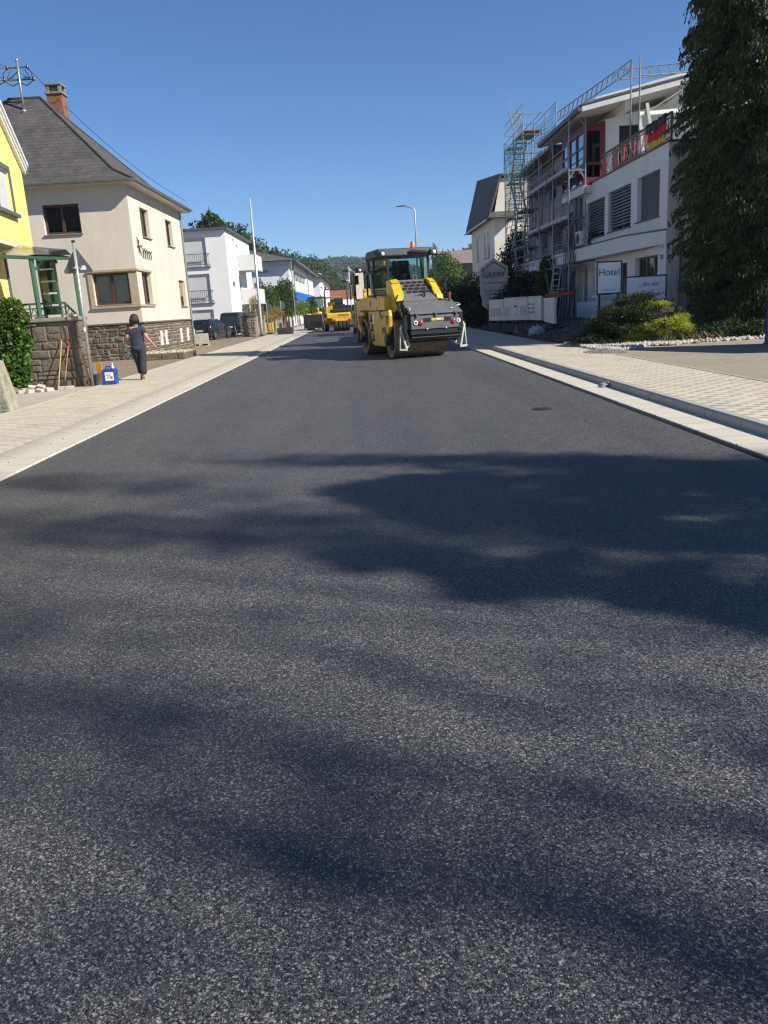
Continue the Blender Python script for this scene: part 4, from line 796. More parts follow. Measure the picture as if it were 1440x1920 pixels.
mb.box(-6.0,-5.0,59.23,60.17,.05,.40); obj('box',mb,M('crate_brown',(.06,.045,.035),.8,var=.3),cr); mb=MB(); mb.box(-5.95,-5.75,60.0,60.1,.4,.85); mb.box(-5.4,-5.15,60.0,60.1,.4,.95); obj('stub',mb,M('crate_brown_stub',(.09,.06,.045),.8),cr)

# ================================================================ white flats
fl=thing('white_flats','white rendered three storey flats with closed roller shutters and solid balconies','apartment building',(-12,66,0))
FX0,FX1,FY0,FY1,FZ=-21,-10.15,66,80,8.1
hA=[(-13.55-FX0,5.42,-11.72-FX0,7.6),(-13.55-FX0,2.66,-11.68-FX0,4.88),(-13.45-FX0,.1,-11.65-FX0,2.16),(-18.5-FX0,5.42,-16.6-FX0,7.6),(-18.5-FX0,2.66,-16.6-FX0,4.88)]
hB=[(3.6,6.5,4.5,7.7),(5.4,2.7,6.4,4.85),(5.4,-0.0+.05,6.4,2.1),(5.4,5.5,6.4,7.4)]
mb=MB(); wall(mb,(FX0,FY0,0),uF,nF,FX1-FX0,FZ,hA,.22); wall(mb,(FX1,FY0,0),uS,nS,FY1-FY0,FZ,hB,.18); mb.quad((FX0,FY1,0),(FX1,FY1,0),(FX1,FY1,FZ),(FX0,FY1,FZ)); obj('wall',mb,mPlW,fl)
for h in hA: window(fl,(FX0,FY0,0),uF,nF,h,mWhite,mGlass,.22,(),.07,mGreyT,blind=(mShut,.985),room=False)
for h in hB: window(fl,(FX1,FY0,0),uS,nS,h,mWhite,mGlass,.18,(),.07,None,room=True)
for i,(x,z) in enumerate(((-12.63,5.42),(-12.62,2.66),(-17.55,5.42),(-17.55,2.66))):
    mb=MB(); a=1.12
    for zz in(.16,.95): mb.bar((x-a,65.8,z+zz),(x+a,65.8,z+zz),.045)
    for k in range(15): mb.bar((x-a+.08+k*(2*a-.16)/14,65.8,z+.16),(x-a+.08+k*(2*a-.16)/14,65.8,z+.95),.022)
    for s in(-1,1): mb.bar((x+s*a,65.8,z+.95),(x+s*a,66.0,z+.95),.04); mb.bar((x+s*a,65.8,z+.16),(x+s*a,66.0,z+.16),.04)
    mb.box(x-a-.05,x+a+.05,65.86,65.998,z-.06,z); obj('window_railing',mb,mGreyT,fl)
mb=MB(); mb.box(FX0-.3,FX1+.25,FY0-.3,FY1+.3,FZ,FZ+.16); obj('roof_slab',mb,M('dark_roof_edge',(.085,.09,.095),.6),fl)
mBalc=M('balcony_grey_white',(.60,.60,.585),.8,var=.05,dirt=((.45,.45,.43),1.2,.4))
for z in(2.45,5.25):
    mb=MB(); bx0,bx1,by0,by1=FX1+.002,-8.55,71.5,75.5
    mb.box(bx0,bx1,by0,by1,z,z+.2); s=obj('balcony',mb,mBalc,fl)
    mb=MB(); mb.box(bx0,bx1-.10,by0,by0+.09,z+.202,z+1.25); mb.box(bx1-.09,bx1,by0,by1,z+.202,z+1.25); mb.box(bx0,bx1-.1,by1-.09,by1,z+.202,z+1.25); obj('parapet',mb,mBalc,s)
mb=MB(); mb.tube([(-8.62,71.56,.05),(-8.62,71.56,5.25)],.05,8); obj('balcony_post',mb,mGreyT,fl)
mb=MB(); mb.box(FX1+.001,FX1+.10,67.8,68.05,3.9,4.25); obj('wall_lamp',mb,mBlack,fl)

# ================================================================ commercial building with blue band, building behind it
st=thing('commercial_building','white two storey commercial building with a blue band and dark low roof','commercial building',(-9,92,0))
SX0,SX1,SY0,SY1,SZ=-26,-7.55,92,138,7.05
hs=[(6,5.1,29,6.55),(1.6,5.0,3.4,6.6),(40,4.6,42,6.5)]; hs2=[(4+i*5,.7,8+i*5,2.6) for i in range(8)]
mb=MB(); wall(mb,(SX0,SY0,0),uF,nF,SX1-SX0,SZ,[],.2); wall(mb,(SX1,SY0,0),uS,nS,SY1-SY0,SZ,hs+hs2,.2)
mb.quad((SX0,SY1,0),(SX1,SY1,0),(SX1,SY1,SZ),(SX0,SY1,SZ)); t=NT('white_cladding_panels'); v=t.wallcoord(); b=t.node('ShaderNodeTexBrick',Scale=1.0); t.l(v,b.inputs['Vector']); b.inputs['Brick Width'].default_value=2.4; b.inputs['Row Height'].default_value=1.1; b.inputs['Mortar Size'].default_value=.02; b.offset=0
b.inputs['Color1'].default_value=(.74,.74,.72,1); b.inputs['Color2'].default_value=(.70,.70,.69,1); b.inputs['Mortar'].default_value=(.45,.45,.45,1); t.l(b.outputs[0],t.b.inputs['Base Color']); t.b.inputs['Roughness'].default_value=.7
obj('wall',mb,t.mat,st)
for h in hs: window(st,(SX1,SY0,0),uS,nS,h,mWhite,mGlass,.2,[i/9 for i in range(1,9)] if h[2]-h[0]>5 else (),.12,None,curtain=None)
for h in hs2: window(st,(SX1,SY0,0),uS,nS,h,mWhite,mGlass,.2,(.5,),.1,None)
mBand=M('blue_fascia',(.012,.13,.55),.5,var=.04)
mb=MB(); mb.box(SX0,SX1+.14,SY0-.14,SY0-.002,2.95,3.9); mb.box(SX1+.002,SX1+.14,SY0,SY1,2.95,3.9); obj('blue_band',mb,mBand,st)
text('lettering','stein',mIron,st,.62,(-10.45,SY0-.02,5.9),(1,0,0),(0,0,1),.01,.35)
mb=MB(); r0_,r1_=(SX0-.8,SX1+.9),(SY0-.9,SY1+.9); rm=(SX0+SX1)/2
q0=[Vector((r0_[0],r1_[0],SZ+.02)),Vector((r0_[1],r1_[0],SZ+.02)),Vector((r0_[1],r1_[1],SZ+.02)),Vector((r0_[0],r1_[1],SZ+.02))]; p0,p1=Vector((rm,r1_[0]+9,SZ+2.9)),Vector((rm,r1_[1]-9,SZ+2.9))
mb.add([q0[0],q0[1],p0],[(0,1,2)]); mb.quad(q0[1],q0[2],p1,p0); mb.add([q0[2],q0[3],p1],[(0,1,2)]); mb.quad(q0[3],q0[0],p0,p1); mb.quad(q0[0],q0[1],q0[2],q0[3]); obj('roof',mb,roofmat('ribbed_roof',(.07,.07,.072),(.10,.10,.10),3.0,.5),st)
mb=MB(); gutter(mb,(r0_[1],r1_[0],SZ+.02),(r0_[1],r1_[1],SZ+.02),(1,0,0),.12); mb.tube([(SX1+.08,SY0+5,SZ),(SX1+.2,SY0+5,.1)],.07,8); mb.tube([(SX1+.08,SY0+31,SZ),(SX1+.2,SY0+31,.1)],.07,8); obj('gutter',mb,mZinc,st)
b2=thing('far_white_building','smaller white building with a white roof sign beyond the blue banded one','building',(-9,150,0))
mb=MB(); hh=[(4+6*i,3.6,6+6*i,6.2) for i in range(6)]; wall(mb,(-20,146,0),uF,nF,13.2,7.2,[],.2); wall(mb,(-6.8,146,0),uS,nS,45,7.2,hh,.2); mb.quad((-20,191,0),(-6.8,191,0),(-6.8,191,7.2),(-20,191,7.2)); obj('wall',mb,mPlW,b2)
for h in hh: window(b2,(-6.8,146,0),uS,nS,h,mGreyT,mGlass,.2,(.5,),.1,None)
mb=MB(); mb.prism([(-20.6,145,7.2),(-5.6,145,7.2),(-6.2,145,7.55),(-13,145,9.6)],(0,47,0)); obj('roof',mb,mSlate,b2)
mb=MB(); mb.box(-7.0,-6.6,147,156,5.6,7.9); obj('sign_board',mb,mWhite,b2)
rf=thing('red_roofed_hall','long low hall with orange red roof at the far end of the street','hall',(0,210,0)); mb=MB(); mb.box(-13,14,210,224,0,4.0); obj('wall',mb,M('hall_wall',(.30,.26,.22),.9),rf); mb=MB(); mb.prism([(-13.6,209,4.0),(14.6,209,4.0),(12.6,216,6.2),(-11.6,216,6.2)],(0,.1,.0)); mb.prism([(-13.6,209.1,3.9),(-13.6,209.1,4.05),(-13.6,217,6.3),(-13.6,225,4.0)],(28.2,0,0)); obj('roof',mb,M('orange_red_tiles',(.30,.085,.045),.8,var=.2,scale=.6),rf)
up=thing('utility_pole','grey concrete utility pole in the middle distance left of the roller','utility pole',(-2.0,98,0)); mb=MB(); p_=aY(657,596,98); mb.tube([(p_.x,98,0),(aY(651,500,98).x+.15,98,aY(651,500,98).z)],[.17,.09],10); obj('shaft',mb,M('concrete_pole',(.38,.37,.35),.8),up,smooth=True)
# round traffic sign backs beyond the wall
for i,(px,py,Y,l) in enumerate(((501,577,66.5,'nearest to the mast'),(527,572,73,'middle one of three'),(553,570,80,'farthest, on a tall post'))):
    c=aY(px,py,Y); t=thing('round_sign',f'grey back of a round traffic sign behind the wall, {l}','traffic sign',(c.x,Y,.045),0,'round sign backs on the left'); mb=MB(); mb.tube([(c.x-.05,Y,.04),(c.x-.05,Y,c.z+(.4 if i<2 else 4.0))],.04,8); obj('pole',mb,mGalv,t)
    mb=MB(); mb.lathe((c.x,Y+.06,c.z),(0,1,0),[(0,.33),(.012,.34),(.02,.33)],24); obj('sign_plate',mb,mSignB,t)
    mb=MB(); mb.lathe((c.x-.28,Y+.22,c.z),(.75,.65,0),[(0,.32),(.015,.32)],24); obj('second_sign_plate',mb,mSteelD,t)
# ================================================================ tandem roller
mDrum=NT('worn_drum_steel'); _o=mDrum.coord('Object',(14,.6,.6)); _n=mDrum.noise(2.2,5,.6,_o); _m=mDrum.noise(3,5,.6,mDrum.coord())
mDrum.l(mDrum.mix(mDrum.ramp(mDrum.math('MULTIPLY_ADD',_n.outputs[0],.6,mDrum.math('MULTIPLY',_m.outputs[0],.4)),[(.35,0.),(.65,1.)]),(.12,.09,.065),(.30,.225,.155)),mDrum.b.inputs['Base Color']); mDrum.b.inputs['Metallic'].default_value=.35; mDrum.b.inputs['Roughness'].default_value=.55; mDrum=mDrum.mat
mGreyM=M('machine_grey',(.125,.130,.132),.5,var=.12,scale=3,dirt=((.20,.185,.165),2.5,.3)); mBlk=M('machine_black',(.016,.016,.017),.5,var=.3); mBracket=M('dusty_white_bracket',(.55,.53,.47),.6,.1,var=.2,scale=10)
mCabGl=glass('cab_glass',(.58,.72,.66),.8); mAmber=M('amber_beacon',(.65,.16,.02),.25,coat=.5); mLamp=M('lamp_lens',(.75,.76,.78),.15,coat=.5); mSeat=M('seat_fabric',(.035,.035,.038),.8); mRedL=M('red_reflector',(.55,.03,.03),.25,coat=.4)
mOlive=M('interior_trim',(.08,.09,.085),.7)
def drum(t,y,r=.61,w_=.84):
    mb=MB(); mb.lathe((-w_,y,r),(1,0,0),[(.07,.40),(.07,r*.84),(0,r*.86),(0,r-.015),(.015,r),(2*w_-.015,r),(2*w_,r-.015),(2*w_,r*.86),(2*w_-.07,r*.84),(2*w_-.07,.40)],56); d=obj('drum',mb,mDrum,t,False,smooth=False)
    for p in d.data.polygons: p.use_smooth=abs(p.normal.x)<.2
    for s in(-1,1): mb=MB(); mb.lathe((s*(w_-.06),y,r),(s,0,0),[(0,.36),(.03,.36),(.05,.24),(.06,.05)],20); obj('drum_hub',mb,mBlk,d,False)
    return d
def plate(mb,poly,x0,x1): mb.prism([(x0,y,z) for y,z in poly],(x1-x0,0,0))
def make_roller(loc,rz,label):
    t=thing('road_roller',label,'road roller',loc,rz,'tandem road rollers')
    drum(t,0.); drum(t,3.42)
    mb=MB(); tank=[(.30,1.455),(2.62,1.455),(2.66,1.30),(2.30,.46),(2.08,.34),(.62,.34),(.24,.95)]
    plate(mb,tank,-.86,.86); ch=obj('side_tank',mb,mYel2,t,False,bevel=.03,seg=3)
    for s in(-1,1):
        for k,(y,z) in enumerate(((2.28,1.17),(2.20,.86),(2.09,.55))):
            mb=MB(); mb.box(s*.86-.012,s*.86+.012,y-.16,y+.10,z,z+.19); obj('step_pocket',mb,mBlk,ch,False); mb=MB(); mb.box(s*.90-.05,s*.90+.05,y-.16,y+.10,z-.05,z-.002); obj('step',mb,mSteelD,ch,False,bevel=.008)
        mb=MB(); mb.box(s*.868-.006,s*.868+.006,1.80,1.97,1.05,1.34); obj('sticker',mb,mLamp,ch,False)
        mb=MB(); mb.box(s*.868-.006,s*.868+.006,.42,.85,.78,.95); obj('grille_panel',mb,mSteelD,ch,False)
    mb=MB(); plate(mb,[(.45,1.475),(2.50,1.475),(2.48,1.86),(2.38,1.94),(1.90,1.94),(1.86,1.88),(1.5,1.88),(1.46,1.93),(.80,1.93),(.74,1.88),(.45,1.86)],-.85,.85); up_=obj('upper_frame',mb,mYel2,t,False,bevel=.025,seg=3)
    for s in(-1,1):
        mb=MB(); mb.lathe((s*.845,2.28,1.70),(s,0,0),[(0,.10),(.012,.10)],18)
        for y,z in((1.42,1.84),(1.42,1.56)): mb.lathe((s*.845,y,z),(s,0,0),[(0,.045),(.012,.045)],12)
        obj('round_opening',mb,mBlk,up_,False)
        mb=MB(); plate(mb,[(.62,1.46),(1.12,1.46),(1.05,1.28),(.80,1.20),(.62,1.3)],s*.872-.006,s*.872+.006); obj('dark_recess',mb,mBlk,up_,False)
        # drum yokes
        for y0,sg in((0.,-1),(3.42,1)):
            mb=MB(); x=s*.915
            a=[(y0-sg*.55,1.42),(y0+sg*.42,1.48),(y0+sg*.50,1.30),(y0+sg*.46,.98),(y0+sg*.12,.70),(y0+sg*.06,.50),(y0-sg*.16,.50),(y0-sg*.20,.72),(y0-sg*.02,.86),(y0+sg*.30,1.12),(y0+sg*.34,1.32),(y0-sg*.46,1.30)]
            for q0,q1 in zip(a,a[1:]+a[:1]): pass
            plate(mb,[a[0],a[1],a[2],a[10],a[11]],x-.045,x+.045); plate(mb,[a[2],a[3],a[9],a[10]],x-.045,x+.045); plate(mb,[a[3],a[4],a[8],a[9]],x-.045,x+.045); plate(mb,[a[4],a[5],a[6],a[7],a[8]],x-.045,x+.045)
            obj('drum_yoke',mb,mYel2,t,False)
            mb=MB(); mb.lathe((x-s*.03,y0,.60),(s,0,0),[(0,.20),(.09,.20),(.12,.12)],18); mb.tube([(x,y0+sg*.2,.9),(x+s*.03,y0+sg*.02,.8),(x+s*.02,y0-sg*.02,.62)],.03,6); obj('drive_motor',mb,mBlk,t,False)
    # deck between, frames over the drums
    mb=MB(); mb.box(-.80,.80,-.35,.5,1.25,1.44); mb.box(-.80,.80,2.7,4.3,1.28,1.46); obj('drum_frame',mb,mBlk,t,False,bevel=.02)
    # engine hood: yellow arches, honeycomb grille, grey rear hood and panel
    for s,(xa,xb,xc) in((-1,(-.58,-.34,-.60)),(1,(.62,.84,.97))):
        mb=MB(); prof=[(1.02,2.40,0),(.72,2.39,0),(.45,2.28,.25),(.22,2.08,.55),(.06,1.90,.8),(-.02,1.74,1.)]
        ins=[Vector((xa+(xc-.22-xa)*k if s>0 else xb,y,z)) for y,z,k in prof]; out=[Vector((xb+(xc-xb)*k if s>0 else xa,y,z-.03)) for y,z,k in prof]
        if s<0: ins,out=[Vector((xb,y,z)) for y,z,k in prof],[Vector((xa,y,z-.02)) for y,z,k in prof]
        N=len(prof)
        for i in range(N-1):
            mb.quad(ins[i],ins[i+1],out[i+1],out[i]); zb=1.46
            mb.quad(out[i],out[i+1],Vector((out[i+1].x,out[i+1].y,max(zb,out[i+1].z-.5))),Vector((out[i].x,out[i].y,max(zb,out[i].z-.5-(.4 if s<0 else 0)))))
            mb.quad(ins[i],Vector((ins[i].x,ins[i].y,ins[i].z-.12)),Vector((ins[i+1].x,ins[i+1].y,ins[i+1].z-.12)),ins[i+1])
        h_=obj('hood_arch',mb,mYel,t,False,smooth=False)
        so_=h_.modifiers.new('thick','SOLIDIFY'); so_.thickness=.03; b_=h_.modifiers.new('bevel','BEVEL'); b_.width=.012; b_.segments=2
    mb=MB(); plate(mb,[(.10,1.40),(.92,1.46),(.92,1.9),(.15,1.78)],-.60,.86); obj('hood_side',mb,mYel2,t,False,bevel=.02)
    mb=MB(); plate(mb,[(1.0,1.5),(1.0,2.375),(.80,2.375),(-.06,1.745),(-.06,1.5)],-.36,.72); gr=obj('grille',mb,mGreyM,t,False,bevel=.01)
    mb=MB(); d=Vector((0,-.86,-.63)).normalized(); nrm=Vector((0,-.63,.86)).normalized(); o=Vector((-.36,.80,2.375))
    for r in range(4):
        for c in range(5+(r%2)):
            ctr=o+Vector((1,0,0))*(.16+c*.20-(r%2)*.10+.02)+d*(.17+r*.165); hexp=[ctr+Vector((1,0,0))*(.105*cos(a)*.95)+d*(.075*sin(a))+nrm*.002 for a in [PI/6*0+k*PI/3 for k in range(6)]]
            if ctr.x-.1<-.37 or ctr.x+.1>.73: continue
            mb.prism(hexp,nrm*.012)
    obj('grille_mesh',mb,mBlk,gr,False)
    mb=MB(); mb.tube([(.02,.15,1.72),(.04,.1,1.86),(.28,.1,1.86),(.34,.05,1.92),(.36,.05,2.06)],.018,6); mb.tube([(.36,.02,1.83),(.36,.05,2.0)],.025,6); obj('hood_handle',mb,mBlk,t,False)
    mb=MB(); mb.hexa([(-.45,-1.0,1.30),(1.22,-1.0,1.30),(1.24,.12,1.40),(-.40,.12,1.40),(-.45,-1.0,1.335),(1.22,-1.0,1.335),(1.24,.12,1.735),(-.40,.12,1.735)]); rh=obj('rear_hood',mb,mGreyM,t,False,bevel=.03,seg=3)
    mb=MB(); mb.box(-.43,1.20,-.985,-.30,.86,1.255); mb.box(-.40,1.17,-.96,.1,1.256,1.31); rp=obj('rear_panel',mb,mGreyM,t,False,bevel=.02)
    mb=MB(); mb.box(-.44,1.21,-.975,-.92,1.25,1.30); mb.box(1.10,1.225,-.99,-.3,.80,1.29); obj('panel_seal',mb,mBlk,rp,False)
    for x,s in((-.22,1),(1.02,-1)):
        mb=MB(); mb.lathe((x+s*.10,-.985,1.055),(0,-1,0),[(0,.072),(.03,.07),(.045,.03)],14); l_=obj('tail_light',mb,mRedL,rp,False); mb=MB(); mb.lathe((x-s*.06,-.985,1.065),(0,-1,0),[(0,.068),(.02,.068),(.022,.03)],14); obj('lamp_ring',mb,mLamp,l_,False); mb=MB(); mb.lathe((x-s*.06,-1.006,1.065),(0,-1,0),[(0,.032),(.006,.03)],10); obj('lamp_core',mb,mBlk,l_,False)
    mb=MB()
    for x0 in(-.02,.62): mb.box(x0,x0+.22,-1.0,-.983,1.08,1.19)
    obj('vent_slot',mb,mBlk,rp,False); mb=MB(); mb.box(.21,.61,-.996,-.984,1.10,1.175); pl_=obj('yellow_plate',mb,mYel,rp,False); mb=MB(); mb.box(.38,.50,-.999,-.9965,1.115,1.165); obj('plate_mark',mb,mLamp,pl_,False)
    mb=MB()
    for x in(-.25,.36,1.0): mb.box(x-.06,x+.06,-1.03,-.9,1.30,1.352); mb.box(x-.02,x+.02,-1.04,-1.0,1.22,1.30)
    obj('latch',mb,mGreyM,rh,False,bevel=.008)
    mb=MB()
    for x,z in((.08,.86),(.68,.865),(.36,1.235)): mb.blob((x,-.99,z),.025,.02,.025,8,6)
    mb.blob((.95,-.75,1.44),.045,.045,.02,10,6); obj('bolt',mb,mLamp,rp,False,smooth=True)
    mb=MB(); mb.lathe((1.12,-.1,1.66),(0,0,1),[(0,.05),(.10,.05),(.16,.045),(.17,.06),(.26,.055)],12); obj('filler_cap',mb,M('rusty_red',(.16,.06,.045),.6),rh,False); mb=MB(); mb.tube([(1.2,-.5,1.50),(1.32,-.5,1.52),(1.34,-.35,1.56),(1.22,-.3,1.58)],.025,6); mb.lathe((.78,.25,1.72),(0,0,1),[(0,.08),(.16,.08),(.18,.12),(.2,.12)],12); obj('grab_loop',mb,mGalv,rh,False)
    mb=MB(); mb.box(-.43,1.20,-.95,-.35,.70,.855); mb.box(-.38,1.15,-.90,-.4,.56,.695); mb.tube([(-.42,-.93,.62),(1.18,-.93,.62)],.03,8); mb.tube([(-.42,-.82,.50),(1.10,-.82,.50)],.035,8); obj('scraper_bar',mb,mBlk,t,False,bevel=.02)
    mb=MB()
    mb.tube([(-.46,.0,1.55),(-.58,-.2,1.68),(-.62,-.45,1.45),(-.56,-.62,1.22),(-.50,-.75,1.1)],.045,8); mb.tube([(-.50,.1,1.9),(-.62,-.05,1.75),(-.60,-.3,1.5),(-.5,-.5,1.35)],.03,8); mb.tube([(-.48,-.82,1.25),(-.60,-.85,1.15),(-.60,-.86,.8),(-.55,-.86,.62)],.06,8); mb.box(-.58,-.44,-.9,-.6,.86,1.3); mb.box(-.52,-.40,-.6,.0,1.18,1.5); obj('hose',mb,mBlk,t,False,smooth=False)
    mb=MB(); mb.tube([(-.42,-.62,1.55),(-.35,-.7,1.50),(-.42,-.82,1.44)],.014,6); mb.tube([(-.50,-.62,1.53),(-.40,-.66,1.55)],.012,6); obj('tie_rod',mb,mBracket,t,False)
    for x,s in((-.66,1),(1.28,-1)):
        mb=MB(); yb=-.80
        mb.bar((x-s*.06,yb,.95),(x-s*.10,yb,.30),.03,.04); mb.bar((x-s*.06,yb,.95),(x+s*.10,yb-.05,.30),.055,.05); mb.bar((x-s*.12,yb,.29),(x+s*.13,yb-.05,.27),.055,.06); mb.bar((x+s*.13,yb+.1,.62),(x+s*.24,yb+.05,.38),.035); mb.bar((x+s*.06,yb,.33),(x+s*.25,yb+.1,.40),.05,.05); mb.box(x-.05,x+.05,yb-.03,yb+.03,.92,1.02)
        obj('edge_cutter_bracket',mb,mBracket,t,False,bevel=.006)
    # cab
    cab=MB(); cz0,cz1=1.95,3.12
    for p,q in (((-.52,1.06),(-.50,1.08)),((.86,1.06),(.84,1.08)),((-.89,1.50),(-.86,1.5)),((1.05,1.50),(1.02,1.5)),((-.89,2.45),(-.86,2.42)),((1.05,2.45),(1.02,2.42))): cab.bar((*p,cz0),(*q,cz1),.06)
    cab.bar((-.52,1.06,cz0+.02),(.86,1.06,cz0+.02),.06); cab.bar((-.89,1.5,cz0),(-.52,1.06,cz0),.06); cab.bar((1.05,1.5,cz0),(.86,1.06,cz0),.06); cab.bar((-.89,1.5,cz0),(-.89,2.45,cz0),.06); cab.bar((1.05,1.5,cz0),(1.05,2.45,cz0),.06); cab.bar((-.89,2.45,cz0+.3),(1.05,2.45,cz0+.3),.06)
    cb=obj('cab_frame',cab,mBlk,t,False,bevel=.008)
    mb=MB(); mb.quad((-.50,1.055,cz0),(.84,1.055,cz0),(.84,1.055,cz1),(-.50,1.055,cz1)); mb.quad((-.90,1.5,cz0),(-.54,1.06,cz0),(-.54,1.06,cz1),(-.90,1.5,cz1)); mb.quad((.88,1.06,cz0),(1.06,1.5,cz0),(1.06,1.5,cz1),(.88,1.06,cz1)); mb.quad((-.86,2.47,cz0+.3),(1.03,2.47,cz0+.3),(1.03,2.47,cz1),(-.86,2.47,cz1)); mb.quad((1.06,1.55,cz0),(1.06,2.42,cz0),(1.06,2.42,cz1),(1.06,1.55,cz1)); obj('cab_pane',mb,mCabGl,cb,False)
    mb=MB(); mb.quad((1.06,1.22,cz0+.05),(1.42,1.02,cz0+.05),(1.42,1.02,cz1-.02),(1.06,1.22,cz1+.02)); dr=obj('door_pane',mb,mCabGl,cb,False); mb=MB(); fr_=[(1.06,1.22,cz0+.05),(1.42,1.02,cz0+.05),(1.42,1.02,cz1-.02),(1.06,1.22,cz1+.02)]
    for a,b in zip(fr_,fr_[1:]+fr_[:1]): mb.bar(a,b,.025)
    obj('door_frame',mb,mBlk,dr,False)
    mb=MB(); mb.hexa([(-.90,.98,3.12),(1.08,.98,3.12),(1.08,2.62,3.12),(-.90,2.62,3.12),(-.84,1.04,3.37),(1.02,1.04,3.37),(1.02,2.55,3.37),(-.84,2.55,3.37)]); rf_=obj('cab_roof',mb,mSteelD,t,False,bevel=.05,seg=3)
    for x in(-.72,.98):
        mb=MB(); mb.box(x-.12,x+.12,.86,1.0,3.10,3.30); l_=obj('work_lamp',mb,mBlk,rf_,False,bevel=.04); mb=MB(); mb.lathe((x+.02,.86,3.20),(0,-1,0),[(0,.062),(.012,.058),(.02,.02)],14); obj('lens',mb,mLamp,l_,False,smooth=True)
    mb=MB(); mb.box(-.90,-.80,1.1,2.4,3.16,3.28); obj('roof_light_bar',mb,mOlive,rf_,False)
    mb=MB(); mb.lathe((.42,1.3,3.37),(0,0,1),[(0,.085),(.03,.085),(.035,.075),(.15,.07),(.19,.05),(.205,.01)],16); obj('beacon',mb,mAmber,rf_,False,smooth=True)
    mb=MB(); mb.bar((.22,.95,3.27),(.90,.95,3.20),.05,.07); mb.bar((-.40,1.03,2.55),(-.18,1.03,2.05),.018); obj('wiper',mb,mBlk,rf_,False)
    mb=MB(); mb.box(-.75,.9,1.2,2.4,1.90,1.95); mb.box(-.3,.35,1.55,2.1,1.95,2.35); mb.hexa([(-.3,1.45,2.3),(.35,1.45,2.3),(.35,1.6,2.3),(-.3,1.6,2.3),(-.25,1.38,3.0),(.30,1.38,3.0),(.30,1.5,3.0),(-.25,1.5,3.0)]); obj('driver_seat',mb,mSeat,cb,False,bevel=.04)
    mb=MB(); mb.box(-.45,.75,1.12,1.4,1.95,2.30); mb.box(.2,.8,1.1,1.7,1.95,2.42); obj('console',mb,mOlive,cb,False,bevel=.03)
    mb=MB(); mb.box(.30,.46,1.062,1.066,2.32,2.60); pp=obj('cab_notice',mb,mLamp,cb,False); mb=MB(); mb.box(.31,.45,1.058,1.061,2.54,2.59); mb.box(.35,.41,1.058,1.061,2.36,2.5); obj('notice_print',mb,mRedL,pp,False)
    mb=MB(); mb.box(-1.10,-1.02,1.35,1.55,2.62,3.02); mb.bar((-1.06,1.5,3.0),(-.85,1.6,3.1),.03); obj('side_mirror',mb,mBlk,cb,False,bevel=.015)
    mb=MB(); mb.tube([(-.93,1.62,2.0),(-.95,1.62,2.65)],.045,8); obj('grab_rail',mb,mGalv,cb,False)
    mb=MB(); plate(mb,[(2.65,1.47),(4.45,1.47),(4.45,1.75),(4.2,1.9),(2.65,1.95)],-.78,.78); obj('front_hood',mb,mYel2,t,False,bevel=.04)
    mb=MB(); mb.tube([(-.98,4.1,.95),(-.98,4.1,2.2),(-.95,4.05,2.85)],.03,8); mb.tube([(-.98,4.1,2.85),(-1.12,4.0,2.92),(-1.25,3.95,2.9)],.03,6); obj('mirror_arm',mb,mBracket,t,False); mb=MB(); mb.box(-1.38,-1.16,3.9,4.0,2.84,2.94); mb.box(-1.02,-.95,3.95,4.25,2.0,2.8); obj('front_mirror',mb,mBlk,t,False,bevel=.015)
    return t
r1=make_roller((1.70,25.75,0),R(13),'large yellow and grey tandem road roller with cab, nearest machine on the fresh asphalt')
r2=copy_tree(r1); r2.location=(.85,36.2,0); r2.rotation_euler=(0,0,R(4)); r2['label']='second tandem roller mostly hidden directly behind the large near roller'

# ================================================================ pneumatic roller
pr=thing('tyre_roller','small yellow rubber tyred roller with roll bar standing left of the big roller','road roller',(-1.75,61.3,0),R(10))
for i in range(4): wheel('tyre',pr,(-.15+i*.30,-.1,.42),.42,.25)
wheel('front_tyre',pr,(-.72,.9,.42),.42,.3)
mb=MB(); plate(mb,[(-.35,.95),(-.35,1.30),(-.1,1.38),(2.6,1.38),(2.7,1.0),(2.3,.5),(.5,.5),(.3,.9)],-.8,1.0); obj('body',mb,mYel,pr,False,bevel=.05)
mb=MB(); mb.box(-.45,1.0,-.42,-.351,.72,.95); bp=obj('rear_bumper',mb,mYel2,pr,False,bevel=.03); mb=MB()
for x in(-.3,.85): mb.box(x-.12,x+.12,-.435,-.42,.76,.88)
obj('tail_light',mb,mRedL,bp,False)
_t=text('lettering','BOMAG',mBlk,pr,.22,(.45,-.36,1.08),(1,0,0),(0,0,1),.004)
_t.matrix_parent_inverse.identity()
mb=MB(); mb.lathe((-.15,-.351,1.14),(0,-1,0),[(0,.12),(.006,.12)],12); obj('emblem',mb,mYel2,pr,False)
mb=MB(); mb.box(-.5,.95,-.3,.1,1.385,1.60); mb.box(-.2,.7,.1,.6,1.385,1.95); mb.box(-.1,.55,.05,.2,1.95,2.4); obj('seat_console',mb,mBlk,pr,False,bevel=.06)
mb=MB(); plate(mb,[(.0,1.0),(1.3,1.0),(1.2,1.75),(.3,1.85)],-.90,-.81); obj('side_cover',mb,M('dark_blue_cover',(.02,.024,.04),.5),pr,False,bevel=.03)
mb=MB()
for x in(-.75,.95): mb.tube([(x,.5,.9),(x,.5,2.9),(x*.92+.01,.5,3.05)],.05,8)
mb.tube([(-.70,.5,3.05),(.88,.5,3.05)],.05,8); obj('roll_bar',mb,mSteelD,pr,False)
mb=MB()
for x in(-.66,-.1,.55,.86): mb.blob((x,.45,3.18),.09,.07,.09,8,6)
obj('work_lamp',mb,mBlk,pr,False); mb=MB(); mb.lathe((-.4,.5,3.05),(0,0,1),[(0,.07),(.2,.05)],10); obj('beacon',mb,mAmber,pr,False)
